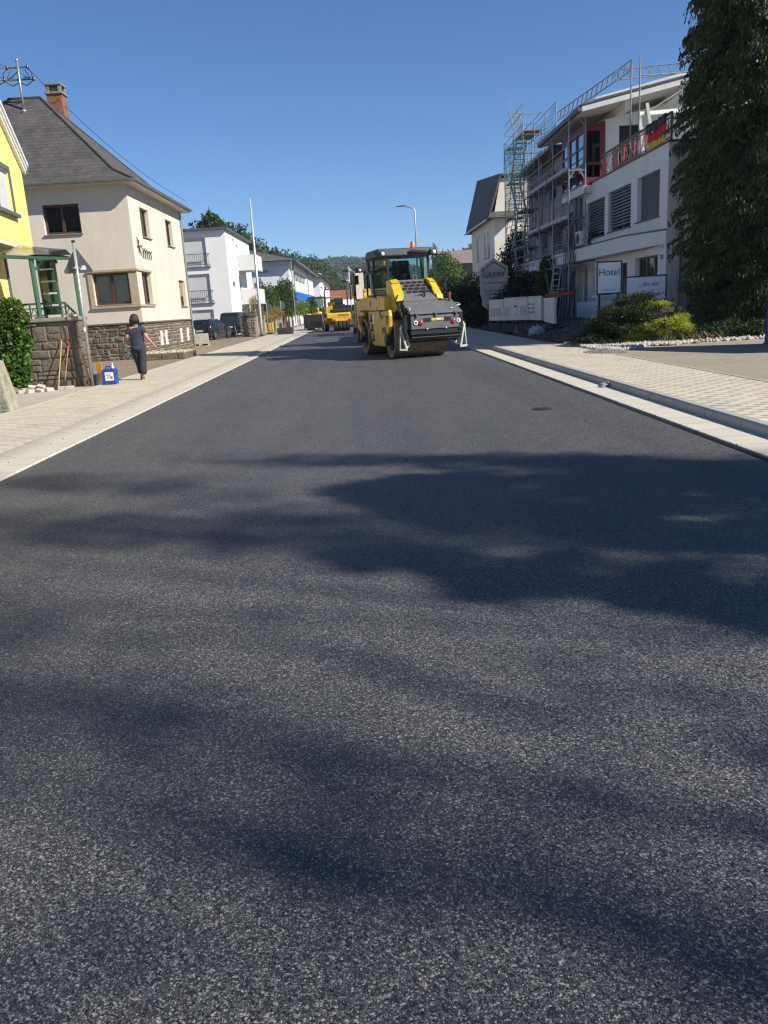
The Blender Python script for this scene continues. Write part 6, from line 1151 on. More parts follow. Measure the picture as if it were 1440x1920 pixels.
lp=thing('white_lantern','small white glass lantern hanging at the scaffold foot','lantern',(9.5,38.6,1.4)); mb=MB(); mb.blob((9.45,37.2,1.55),.10,.10,.14,10,7); mb.blob((9.45,37.2,1.82),.07,.07,.08,8,6); mb.blob((9.45,37.2,2.0),.04,.04,.06,8,6); obj('glass_body',mb,mLamp,lp,smooth=True); mb=MB(); mb.tube([(9.45,37.2,2.05),(9.45,37.2,2.80)],.008,5); obj('cord',mb,mIron,lp)
# ---------------------------------------------------------------- signs
mPanelW=M('sign_panel_white',(.66,.70,.76),.35,var=.03); mMaroon=M('maroon_frame',(.045,.012,.02),.4); mInk=M('sign_ink',(.02,.022,.04),.6)
def sign(name,label,a,b,z0,z1,depth=.16,fr=.045):
    a=Vector(a); b=Vector(b); u=(b-a).normalized(); n=u.cross(Zv).normalized(); n=n if n.y<0 else -n; W=(b-a).length
    t=thing(name,label,'sign',tuple((a+b)/2)); mb=MB(); lbox(mb,a,u,n,0,W,z0,z1,-depth,-.002); obj('case',mb,mMaroon,t,bevel=.01)
    mb=MB()
    for q in((0,fr,z0,z1),(W-fr,W,z0,z1),(fr,W-fr,z0,z0+fr),(fr,W-fr,z1-fr,z1)): lbox(mb,a,u,n,*q,0,.02)
    obj('frame',mb,mMaroon,t); mb=MB(); lbox(mb,a,u,n,fr,W-fr,z0+fr,z1-fr,.0,.012); p=obj('panel',mb,mPanelW,t); return t,a,u,n,W,p
t,a,u,n,W,p=sign('hotel_sign','square lit white Hotel sign with dark maroon frame','' and 0 or (7.58,26.35,0),(8.37,26.25,0),1.56,2.58)
text('lettering','Hotel',mInk,p,.31,a+u*(W*.5)+Zv*2.14+n*.014,u,Zv,.004,0,'CENTER',.93); text('small_lettering','Gästezimmer',M('faded_ink',(.22,.24,.30),.6),p,.075,a+u*(W*.47)+Zv*1.68+n*.014,u,Zv,.002)
mb=MB(); 
for k in range(3): lbox(mb,a-n*(.02+k*.05),n*-1,u*-1,0,.03,1.58,2.55,.0,.006)
obj('side_stripe',mb,mWhite,t); mb=MB(); mb.bar(a+u*.1-n*.08,a+u*.1-n*.08+Zv*1.56,.07); mb.bar(a+u*(W-.1)-n*.08,a+u*(W-.1)-n*.08+Zv*1.56,.07); obj('post',mb,mMaroon,t)
t,a,u,n,W,p=sign('name_sign','wide white sign reading An der ... schleife in script beside the juniper','' and 0 or (8.46,26.2,0),(9.72,26.0,0),1.20,2.07)
text('lettering','„An der',mInk,p,.20,a+u*(W*.57)+Zv*1.74+n*.014,u,Zv,.003,.38,'CENTER',.95); text('lettering','Nordschleife“',mInk,p,.20,a+u*(W*.56)+Zv*1.42+n*.014,u,Zv,.003,.38,'CENTER',.80)
mb=MB(); mb.bar(a+u*.2-n*.08,a+u*.2-n*.08+Zv*1.2,.07); mb.bar(a+u*(W-.2)-n*.08,a+u*(W-.2)-n*.08+Zv*1.2,.07); obj('post',mb,mMaroon,t)
gs=thing('house_shaped_sign','large cream house shaped board reading GRIMM among the dark hedges','sign',(7.5,46,.3)); gx0,gx1=6.72,8.30
mb=MB(); mb.prism([(gx0,46,3.28),(gx0+.02,46,1.95),(gx0+.12,46,1.65),(gx0+.10,46,1.32),(gx0+.42,46,1.08),(gx1-.42,46,1.08),(gx1-.1,46,1.32),(gx1-.12,46,1.65),(gx1-.02,46,1.95),(gx1,46,3.34),((gx0+gx1)/2,46,3.84)],(0,.08,0)); gb=obj('board',mb,M('cream_board',(.62,.60,.53),.7,var=.05),gs)
mb=MB(); cxm=(gx0+gx1)/2; mb.bar((gx0+.10,45.99,3.16),(cxm,45.99,3.62),.02,.045); mb.bar((cxm,45.99,3.62),(gx1-.10,45.99,3.20),.02,.045); mb.bar((gx0+.17,45.99,3.18),(gx0+.17,45.99,2.78),.02,.03); mb.bar((gx1-.17,45.99,3.2),(gx1-.17,45.99,2.98),.02,.03); obj('roof_emblem',mb,mInk,gb)
for body_,sz,zz,sh,m_,sx in(('GRIMM',.40,2.80,0,mInk,.92),('"An der Nordschleife"',.17,2.46,.35,M('grey_ink',(.18,.18,.18),.7),.85),('FERIENWOHNUNG',.12,3.14,0,mPost,.9),('SENIORENWOHNHEIM',.135,2.06,0,M('grey_ink_two',(.2,.2,.19),.7),.85),('KURZZEITPFLEGE',.135,1.86,0,mInk,.85),('TAGESPFLEGE',.135,1.66,0,mInk,.85),('PFLEGE',.135,1.46,0,mInk,.85)): text('lettering',body_,m_,gb,sz,(cxm,45.985,zz),(1,0,0),(0,0,1),.004,sh,'CENTER',sx,0)
mb=MB(); mb.bar((7.1,46.1,.2),(7.1,46.1,1.1),.09); mb.bar((7.9,46.1,.2),(7.9,46.1,1.1),.09); obj('post',mb,mSteelD,gs)
# ---------------------------------------------------------------- white barriers
mBar=M('dusty_white_plastic',(.80,.79,.74),.6,var=.1,scale=3,dirt=((.35,.31,.25),2,.5))
def barrier(label,a,b,kind,zb,lean=0.,hh=1.0):
    a=Vector((a[0],a[1],0)); b=Vector((b[0],b[1],0)); u=(b-a).normalized(); n=u.cross(Zv); n=n if n.y<0 or abs(n.y)<.3 and n.x<0 else -n; W=(b-a).length
    t=thing('site_barrier',label,'barrier',tuple((a+b)/2+Zv*zb),0,'white site barrier panels'); holes=[]
    if kind=='slots': k=int(W/.16); holes=[(.1+i*(W-.2)/k+.025,.18,.1+(i+1)*(W-.2)/k-.045,.60) for i in range(k)]
    if kind=='mid': k=4; holes=[(.08+i*.13,.2,.08+i*.13+.05,.66) for i in range(k)]+[(W-.08-i*.13-.05,.2,W-.08-i*.13,.66) for i in range(k)]+[(W/2-.1,.60,W/2+.1,.68),(W/2-.08,.22,W/2-.03,.27),(W/2+.03,.22,W/2+.08,.27)]
    if kind=='bricks': holes=[(.06+c*.30,.30+r*.18,.06+c*.30+.22,.39+r*.18) for r in range(3) for c in range(3)]
    mb=MB(); A=a+Zv*zb
    wall(mb,A,u,n,W,hh,holes,.07); q=A-n*.07; mb.quad(q,q+u*W,q+u*W+Zv*hh,q+Zv*hh) if not holes else None
    mb.quad(A+Zv*hh,A+u*W+Zv*hh,q+u*W+Zv*hh,q+Zv*hh); mb.quad(A,A+Zv*hh,q+Zv*hh,q); mb.quad(A+u*W,A+u*W+Zv*hh,q+u*W+Zv*hh,q+u*W)
    if kind in('mid','bricks'):
        for i in range(int(W/.15)): lbox(mb,A,u,n,.03+i*.15,.10+i*.15,hh+.002,hh+.06,-.065,-.005)
    lbox(mb,A,u,n,-.02,.03,0.01,hh,.002,.02); lbox(mb,A,u,n,W-.03,W+.02,.01,hh,.002,.02); lbox(mb,A,u,n,.04,W-.04,hh-.12,hh-.08,.002,.014)
    o=obj('panel',mb,mBar,t)
    for q0 in(.1,W-.3): mb=MB(); lbox(mb,A,u,n,q0,q0+.2,-.12,-.004,-.2,.12); obj('foot',mb,mTyre,t)
    return t
barrier('white barrier panel with tall slots, tilted, left end of the row',(6.42,40.9),(6.92,39.8),'slots',.60)
barrier('white barrier panel with toothed top and slots around a small hole, second in the row',(6.94,39.8),(7.78,38.2),'mid',.60)
barrier('white barrier panel with brick shaped holes, third in the row',(7.8,38.15),(8.02,36.3),'bricks',.60)
barrier('white closed barrier panel standing edge on at the right end of the row',(8.05,36.0),(7.55,31.9),'closed',.55)
# ---------------------------------------------------------------- house behind, valley buildings on the right
hv=thing('cream_villa','cream house with steep dark roof behind the scaffold and hedges','house',(11,66,.3)); VX,VY=10.9,66; VZ=8.0
hw=[(2.2,5.0,3.6,7.0),(4.3,5.0,5.5,7.0),(8.6,5.0,9.8,7.0),(2.4,1.5,3.8,3.4),(8,1.5,9.4,3.4)]
mb=MB(); wall(mb,(VX,VY,0),uH,nH,13,VZ,hw,.15); mb.quad((VX,VY,0),(VX+8,VY,0),(VX+8,VY,VZ),(VX,VY,VZ)); mb.add([(VX,VY,VZ),(VX+8,VY,VZ),(VX+7.5,VY,10.65),(VX+.55,VY,10.65)],[(0,1,2,3)]); obj('wall',mb,M('villa_plaster',(.74,.68,.55),.9,var=.05,dirt=((.5,.42,.3),.5,.3)),hv)
for h in hw: window(hv,(VX,VY,0),uH,nH,h,mWhite,mGlass,.15,(.5,),.08,mCap,blind=(mShut,.5))
mb=MB(); e=.55; k=[(VX-e,VY-.25,7.7),(VX-e,VY+13.4,7.7),(VX+.45,VY+12,12.0),(VX+.45,VY-.25,10.8)]; mb.quad(*k); mb.quad((VX+.45,VY-.25,10.8),(VX+.45,VY+12,12.0),(VX+7.5,VY+12,12.0),(VX+7.5,VY-.25,10.8)); mb.quad((VX+8+e,VY-.25,7.7),(VX+7.5,VY-.25,10.8),(VX+7.5,VY+12,12.0),(VX+8+e,VY+13.4,7.7)); mb.quad((VX-e,VY+13.4,7.7),(VX+8+e,VY+13.4,7.7),(VX+7.5,VY+12,12.0),(VX+.45,VY+12,12.0)); rv=obj('roof',mb,mSlate,hv); s_=rv.modifiers.new('thick','SOLIDIFY'); s_.thickness=.16
mb=MB(); mb.hexa([(VX-.6,VY-.75,7.75),(VX+1.6,VY-.75,7.75),(VX+1.6,VY-.002,7.75),(VX-.6,VY-.002,7.75),(VX-.5,VY-.7,7.9),(VX+1.6,VY-.7,7.9),(VX+1.6,VY-.002,8.25),(VX-.3,VY-.002,8.25)]); obj('eave_return',mb,mSlate,hv); mb=MB(); gutter(mb,(VX-e-.05,VY-.2,7.72),(VX-e-.05,VY+13.4,7.72),(-1,0,0),.09); obj('gutter',mb,mWhite,hv)
hb=thing('timber_barn','brown grey barn with vertical boards and pale roof beyond the yellow green tree','barn',(12,120,0)); mb=MB(); mb.box(12.6,30,120,135,0,6.9); t_=NT('vertical_boards'); v=t_.wallcoord(); s=t_.n.new('ShaderNodeSeparateXYZ'); t_.l(v,s.inputs[0]); w_=t_.node('ShaderNodeTexWhiteNoise'); w_.noise_dimensions='1D'; t_.l(t_.math('FLOOR',t_.math('MULTIPLY',s.outputs[0],2.2)),w_.inputs['W']); t_.l(t_.mix(w_.outputs[0],(.10,.085,.075),(.26,.22,.19)),t_.b.inputs['Base Color']); t_.b.inputs['Roughness'].default_value=.9; obj('wall',mb,t_.mat,hb)
mb=MB(); mb.prism([(12.2,119,6.9),(12.2,127.5,9.2),(12.2,136,6.9)],(18.5,0,0)); obj('roof',mb,M('barn_roof',(.22,.17,.15),.9,var=.2,scale=.8),hb)
pl2=thing('power_pole','distant power pole with two crossarms on the skyline right of the roller','power pole',(13.5,150,0)); p_=aY(850,466,150); mb=MB(); mb.tube([(p_.x,150,0),(p_.x,150,p_.z)],.14,8); mb.bar((p_.x-.8,150,p_.z-.6),(p_.x+.8,150,p_.z-.6),.16); mb.bar((p_.x-.7,150,p_.z-1.6),(p_.x+.7,150,p_.z-1.6),.16); obj('pole',mb,mSteelD,pl2)
# street lamp
la=thing('street_lamp','slender grey street lamp with flat arm reaching left behind the roller','street lamp',(5.2,72,.1)); mb=MB(); mb.tube([(5.15,72,.1),(5.15,72,9.35),(4.95,72,9.52),(4.2,72,9.72)],[.09,.06,.05,.045],10); obj('pole',mb,mGalv,la,smooth=True); mb=MB(); mb.hexa([(3.6,71.86,9.66),(4.3,71.86,9.70),(4.3,72.14,9.70),(3.6,72.14,9.66),(3.6,71.9,9.72),(4.3,71.9,9.80),(4.3,72.1,9.80),(3.6,72.1,9.72)]); obj('lamp_head',mb,mSteelD,la)
# blue board at the right picture edge, standing on the driveway
bp=thing('blue_board','tall blue advertising board at the right picture edge on the driveway','advertising board',(10.45,20.7,.1)); a=Vector((10.42,20.75,0)); b=Vector((12.5,16.4,0)); u=(b-a).normalized(); n=Vector((-u.y,u.x,0)); mb=MB(); lbox(mb,a,u,n,0,4.8,.12,3.45,-.09,.09); o=obj('panel',mb,M('blue_board_paint',(.03,.12,.36),.5,var=.1),bp,bevel=.02); mb=MB(); lbox(mb,a,u,n,-.03,.12,.08,.14,-.14,.14); lbox(mb,a,u,n,-.015,.0,.12,3.45,-.1,.1); obj('edge_post',mb,M('dark_blue_edge',(.02,.06,.16),.5),bp)
# valve cover in the road, debris by the kerb
vc=thing('valve_cover','small dark oval cover lying flush in the fresh asphalt','valve cover',(2.58,11.74,0)); mb=MB(); mb.tube([(2.58,11.74,-.02),(2.58,11.74,.006)],.15,20); mb.tube([(2.58,11.74,.0061),(2.58,11.74,.012)],.12,20); obj('lid',mb,M('cast_iron',(.02,.02,.02),.6),vc)
mb=MB(); mb.blob((4.22,14.0,.05),.11,.07,.045,9,6,.4,3); mb.blob((4.13,13.9,.035),.05,.04,.02,7,5,.4,4); tag(obj('asphalt_lump',mb,mCap),'small grey lump of rubble lying in the right gutter','rubble')
g_=G(925,614,.12); cnx=thing('traffic_cone','small dusty orange cone on the dark soil beside the sidewalk','traffic cone',(6.6,41,.12)); c=Vector((6.55,34.6,.18)); mb=MB(); mb.lathe(c,(0,0,1),[(0,.13),(.04,.13),(.05,.09),(.32,.03)],12); obj('cone',mb,M('dusty_orange',(.42,.19,.12),.8),cnx)
mb=MB(); mb.blob((7.0,32.6,.30),.28,.22,.20,9,6,.4,8); mb.blob((6.8,32.5,.2),.15,.15,.1,8,6,.4,9); tag(obj('plastic_bag',mb,M('white_bag',(.55,.55,.57),.6,var=.15)),'crumpled white bag of rubble on the dark soil below the barriers','bag')
mb=MB(); mb.blob((6.5,35.6,.30),.35,.3,.22,10,7,.3,12); tag(obj('green_boulder',mb,M('mossy_stone',(.06,.09,.075),.9)),'dark greenish stone left of the small cone','boulder')
for i,(x,y) in enumerate(((7.6,30.6),(8.4,31.5))): mb=MB(); mb.tube([(x-.7,y,.38),(x-.2,y+.5,.46),(x+.5,y+.3,.45),(x+1.1,y+.8,.55)],.05,7); tag(obj('drain_pipe',mb,mBlk),['black flexible pipe on the soil in front of the closed barrier panel','black flexible pipe on the soil nearer the hotel scaffold'][i],'pipe')
# ================================================================ vegetation
mBark=M('tree_bark',(.085,.065,.05),.95,var=.3,scale=8,bump=.8,bscale=20)
mCon=foliage('conifer_sprays',(.010,.024,.009),(.13,.17,.045),.24,1.3); mConL=foliage('conifer_tips',(.035,.06,.018),(.13,.16,.04),.25,1.6)
def conifer(name,label,x,y,z0,hh,rad,n,seed,cat='tree',prof=None,low=1.2,group=None,leafs=1.0,qp=.85):
    t=thing(name,label,cat,(x,y,z0),0,group); g=np.random.default_rng(seed); prof=prof or (lambda q: (.75+.25*sin(q*PI))*(1-q**6)**.5*(1-.35*q))
    mb=MB(); mb.tube([(x,y,z0-.1),(x+.05,y,z0+hh*.4),(x,y,z0+hh*.92)],[rad*.16,rad*.11,.03],9)
    if rad>1.5: mb.tube([(x-.25,y+.2,z0),(x-.35,y+.25,z0+hh*.3),(x-.2,y+.1,z0+hh*.6)],[.2,.15,.04],8)
    for i in range(int(hh*5)):
        q=g.uniform(.12,.9); a=g.uniform(0,2*PI); r=rad*prof(q)*.85; zz=z0+hh*q; mb.tube([(x,y,zz),(x+cos(a)*r*.6,y+sin(a)*r*.6,zz+.15),(x+cos(a)*r,y+sin(a)*r,zz-.1)],[.035,.022,.008],5)
    obj('trunk',mb,mBark,t)
    K=int(n/70); q=g.random(K)**qp; q=low/hh+q*(1-low/hh); a=g.random(K)*2*PI; rr=g.random(K)**.32
    pr=np.array([prof(v) for v in q]); lob=1+.13*np.sin(3*a+q*9+seed)+.11*np.sin(7*a-q*31)+.09*np.sin(11*a+q*57)+.06*np.sin(17*a+q*93)
    R_=rad*pr*rr*lob; cx=x+R_*np.cos(a); cy=y+R_*np.sin(a); cz=z0+hh*q
    m=K*70; ix=np.repeat(np.arange(K),70); aa=a[ix]+g.normal(size=m)*.35; ln=(.35+.45*g.random(K))[ix]*min(1,rad/1.2+.3)*(.8 if leafs<.7 else 1); tt=g.random(m)
    outd=np.stack([np.cos(aa),np.sin(aa),0*aa],1); side=np.stack([-np.sin(aa),np.cos(aa),0*aa],1)
    c=np.stack([cx,cy,cz],1)[ix]+outd*(ln*(tt-.3))[:,None]+side*(g.normal(size=m)*.27*ln)[:,None]; c[:,2]+=.10*ln-ln*tt**2*.5-np.abs(g.normal(size=m))*.13*ln*(.3+tt)
    d=outd*(.9-.9*tt)[:,None]+g.normal(size=(m,3))*.22; d[:,2]-=.2+.8*tt
    keep=c[:,2]>z0+.05; c,d=c[keep],d[keep]; m=len(c)
    sc=leafs; v,f=leaf_quads(c,d,np.cross(d,outd[keep]+.5*g.normal(size=(m,3))),sc*.22*(.6+.8*g.random(m)),sc*.07*(.6+.8*g.random(m)))
    cr=np_obj('crown',v,f,mCon,t); return t,cr
cprof=lambda q: (min(1,.78+q*1.4) if q<.18 else 1.0)*(1-max(0,(q-.45)/.55)**2.2)**.6
conifer('conifer','tall dark drooping conifer at the hotel corner on the right',12.5,25.6,.1,16.5,2.1,400000,3,prof=cprof,low=.55,leafs=.62)
# sunlit fresh tips on the same kind of tree stay part of it
mJun=foliage('juniper_dark',(.010,.024,.008),(.045,.075,.02),.15,1.8); mJunY=foliage('juniper_yellow',(.22,.26,.02),(.56,.57,.07),.3,2.2)
sh=thing('juniper_shrub','wide spreading juniper shrub with bright yellow green tips below the hotel signs','shrub',(8.2,24.3,.1))
g=np.random.default_rng(21); BL=[]
for i in range(90):
    a=g.uniform(0,2*PI); r=g.random()**.6; x=8.25+cos(a)*r*1.75; y=24.2+sin(a)*r*1.15; zz=.12+(1.42)*max(0,1-r**1.8)*g.uniform(.5,1)-.0; BL.append((x,y,max(.18,zz),.38,.34,.15))
mass('foliage',BL,70000,(.085,.020),mJun,-.25,sh,.35,.22,31)
BY=[]
for i in range(36):
    px=g.uniform(-.9,.9); BY.append((8.6+px*.95,23.30+g.uniform(-.1,.5)+abs(px)*.2,.30+.42*g.random()+.18*px,.26,.22,.11))
for i in range(10): BY.append((8.2+g.uniform(-.5,.6),23.9+g.uniform(-.2,.3),1.12+g.uniform(-.15,.12),.22,.2,.09))
mass('yellow_tips',BY,26000,(.07,.020),mJunY,-.35,sh,.4,.22,33)
BD=[(8.55+g.uniform(-.4,.5),23.75+g.uniform(-.2,.2),.95+g.uniform(-.2,.1),.2,.18,.10) for _ in range(7)]; mass('dry_twigs',BD,900,(.16,.012),M('dry_twig',(.22,.18,.15),.9,var=.3),-.1,sh,.2,.2,35)
lo=thing('ground_shrub','low dark green ground shrubs along the driveway under the conifer','shrub',(11.6,24,.1)); mass('foliage',[(10.3+i*.52,23.6+.25*sin(i*2.1),.28+.10*sin(i*1.3),.42,.38,.30) for i in range(9)],9000,(.10,.04),foliage('ground_shrub_leaves',(.012,.035,.010),(.06,.10,.03),.2,2),0,lo,.5,.1,41)
# gravel: many small pale stones
def pebbles(name,n,xf,mat,label,s=(.02,.06),seed=1):
    g=np.random.default_rng(seed); V=[];F=[]; b=np.array([(1,0,0),(0,1,0),(-1,0,0),(0,-1,0),(0,0,1),(0,0,-1),(.6,.6,.5),(-.6,.5,.5)],float)[:6]; T=np.array([(0,1,4),(1,2,4),(2,3,4),(3,0,4),(1,0,5),(2,1,5),(3,2,5),(0,3,5)])
    P_=np.array([xf(g) for _ in range(n)]); sc=g.uniform(*s,size=(n,1,1))*g.uniform(.6,1.3,size=(n,1,3)); a=g.random(n)*PI
    rot=np.zeros((n,3,3)); rot[:,0,0]=np.cos(a); rot[:,0,1]=-np.sin(a); rot[:,1,0]=np.sin(a); rot[:,1,1]=np.cos(a); rot[:,2,2]=1
    v=np.einsum('nij,nkj->nki',rot,b[None]*sc*g.uniform(.8,1.2,size=(n,6,1)))+P_[:,None,:]; v=v.reshape(-1,3); f=(T[None]+np.arange(n)[:,None,None]*6).reshape(-1,3)
    o=np_obj(name,v,f,mat); tag(o,label,None,None,'stuff'); return o
mPeb=stone_mat('white_pebbles',[(.62,.58,.50),(.48,.44,.38),(.70,.67,.60),(.35,.32,.28),(.58,.52,.42)],bump=.2)
def xf(g):
    while True:
        x,y=g.uniform(6.34,9.4),g.uniform(20.8,25.6)
        if y<25.6-(x-6.3)*.9 or (x>7 and y<23.4):
            if y>20.95+max(0,x-6.5)*.95*(1 if x<8 else .0)+(1.45 if x>=8 else 0)+.15*sin(x*5): return (x,y,.11+.05*g.random())
pebbles('gravel',6500,xf,mPeb,'white pebbles spread at the foot of the juniper shrub',(.025,.06),2)
pebbles('gravel_shade',420,lambda g:(g.uniform(9.6,13.5),g.uniform(22.75,23.2),.12),mPeb,'pale pebbles edging the low shrubs under the conifer',(.03,.09),4)
pebbles('soil_crumbs',1400,lambda g:(lambda x,y:(x,y,zR(x,y)+.01))(g.uniform(6.3,9.5),g.uniform(26.6,46)),M('soil_clod',(.10,.09,.075),.95,var=.3),'dark crumbs of soil on the hotel forecourt',(.02,.10),6)
pebbles('loose_grit',500,lambda g:(g.choice([-1,1])*0+g.uniform(-4.5,-4.38) if g.random()<.6 else g.uniform(3.70,3.80),g.uniform(5,40),.02),mAsphS:=M('grit',(.20,.19,.17),.9),'loose grit along both gutters',(.006,.018),8)
mound=pebbles('sand_heap',1500,lambda g:(lambda a,r:(6.35+cos(a)*r*.55,21.2+sin(a)*r*.8,.115+.09*max(0,1-r)))(g.uniform(0,2*PI),g.random()**.6),M('grey_grit',(.26,.25,.23),.95,var=.2),'small low heap of grey grit on the right sidewalk edge',(.008,.02),9)
wd=thing('weed','thin dry weeds at the edge of the pebbles below the juniper','weed',(9.4,22.9,.1)); mb=MB()
for i in range(60): x,y=random.uniform(8.4,10.2),random.uniform(22.75,23.1); mb.tube([(x,y,.1),(x+random.uniform(-.1,.1),y,.25),(x+random.uniform(-.18,.18),y-.05,random.uniform(.3,.5))],[.006,.004,.002],4)
obj('stalks',mb,M('dry_straw',(.36,.26,.12),.9,var=.3),wd)
# hedges and bushes on the right
mHed=foliage('dark_hedge',(.008,.018,.008),(.035,.06,.022),.12,1.0); mBir=foliage('light_tree_leaves',(.07,.12,.02),(.22,.28,.05),.35,.5); mTreeG=foliage('mixed_tree_leaves',(.025,.055,.012),(.10,.15,.035),.25,.25)
def bush(label,blobs,n,lw,m,seed,cat='bush',name='bush',group='dark hedges on the right'):
    x=sum(b[0] for b in blobs)/len(blobs); y=sum(b[1] for b in blobs)/len(blobs); t=thing(name,label,cat,(x,y,.2),0,group); mass('foliage',blobs,n,lw,m,0,t,.55,.12,seed)
    mb=MB(); [mb.tube([(b[0],b[1],.1),(b[0],b[1],b[2])],[.06,.02],6) for b in blobs[:6]]; obj('stem',mb,mBark,t); return t
bush('rounded dark clipped hedge directly right of the roller',[(6.9,53,1.35,1.25,1.2,1.25),(7.6,52,.9,.9,.9,.9)],9000,(.16,.09),mHed,51)
bush('taller irregular dark bush behind the clipped hedge',[(6.6,60,1.8,1.2,1.1,1.7),(7.9,59,1.9,1.2,1,1.6),(8.9,57,2.0,1.2,1.1,1.5),(7.0,58,2.3,.6,.6,.8),(9.0,57,2.9,.6,.6,.8)],11000,(.2,.1),mHed,53)
bush('dark bush between the house shaped sign and the scaffold tower',[(9.3,50,2.6,1.1,1,2.1),(10.3,52,3.4,1.2,1,2.2),(8.6,49,2.0,.8,.8,1.6),(9.9,51.5,4.6,.7,.7,1.0)],10000,(.18,.09),mHed,55)
bush('low dark hedge in front of the house shaped sign by the soil',[(5.95+.75,47.5,.7,.5,1.2,.6),(6.9,49,.75,.5,1.5,.65),(6.8,51,.7,.5,1.3,.6)],5000,(.14,.08),mHed,57)
bush('spreading dark yew bush behind the barrier panels',[(8.0,42.5,1.5,.9,.9,.9),(8.7,43,1.9,.9,.9,1.0),(7.3,42.8,1.1,.6,.7,.6),(9.4,42,1.6,.8,.8,1.1),(8.3,42.2,2.3,.4,.4,.35)],11000,(.16,.05),mHed,59)
conifer('thuja','small pointed dark thuja between the barriers and the scaffold frames',9.35,41.0,.5,3.0,.62,14000,61,'bush',lambda q:(1-q)**.8,.2,None,.6)
def tree(name,label,x,y,z0,hh,blobs,n,lw,m,seed,group=None):
    t=thing(name,label,'tree',(x,y,z0),0,group); mb=MB(); mb.tube([(x,y,z0-.1),(x+.1,y,z0+hh*.35),(x,y,z0+hh*.8)],[hh*.028,hh*.02,.04],9)
    for b in blobs: mb.tube([(x,y,z0+hh*.35),((x+b[0])/2,(y+b[1])/2,(z0+hh*.4+b[2])/2),(b[0],b[1],b[2])],[hh*.012,hh*.008,.03],6)
    obj('trunk',mb,mBark,t); mass('crown',blobs,n,lw,m,.1,t,.35,.16,seed); return t
tree('light_tree','yellow green feathery tree right behind the roller door',10.1,96,0,7.6,[(9.4,96,3.6,1.6,1.5,1.5),(10.6,96,5.0,1.4,1.4,1.5),(10.0,96,6.2,.9,.9,1.1),(11.8,95,3.6,1.5,1.4,1.1),(12.9,95.5,2.7,1.5,1.3,.8),(9.2,95,2.1,1.2,1.2,1.0)],9000,(.26,.14),mBir,71)
tree('poplar','slim pale poplar on the skyline above the roller door',10.2,110,0,9.4,[(10.2,110,5,.6,.6,2.2),(10.2,110,7.4,.45,.45,1.8)],1600,(.25,.12),mBir,73)
# bushes in front of the commercial building and on the verge of the rubble wall
gl='bushes behind the rubble wall'
def at(px,py,Y): return aY(px,py,Y)
def bpx(label,spec,n,lw,m,seed,cat='bush',name='bush'):
    bl=[]
    for px,py,Y,rx,rz_2 in spec: c=at(px,py,Y); bl.append((c.x,Y,max(.3,c.z),rx,rx,rz_2))
    return bush(label,bl,n,lw,m,seed,cat,name,gl)
bpx('dense green bush beside the balconies behind the rubble wall',[(497,565,78,1.0,1.3),(508,558,80,.8,1.2),(500,580,77,1.0,.9),(489,556,79,.6,1.5)],5000,(.2,.11),mTreeG,81)
bpx('tall mid green bush in the middle before the blue band',[(528,560,84,1.2,1.4),(532,545,84,.7,1.2),(522,572,83,1.2,1.0),(538,566,84,.9,1.2)],6000,(.2,.11),mTreeG,82)
bpx('narrow upright dark conifer right of the middle bush',[(544,552,86,.55,1.6),(545,566,86,.7,1.2)],3000,(.18,.07),mHed,83,'tree','conifer')
bpx('orange brown and yellow grasses behind the rubble wall near the mast',[(513,588,72,.8,.6),(503,594,70,.6,.5),(479,584,66,.6,1.2)],2600,(.3,.035),foliage('dry_grass',(.22,.15,.04),(.36,.26,.07),.3,1),84,'grass','tall_grass')
bpx('bright yellow green grasses behind the far rubble wall',[(541,583,88,1.0,.6),(548,580,90,.8,.7)],2200,(.3,.05),mBir,85,'grass','tall_grass')
bpx('bright green bushes at the end of the rubble wall',[(568,578,98,1.0,.8),(578,576,102,1.2,.9),(560,578,95,.8,.8)],3200,(.22,.1),mBir,86)
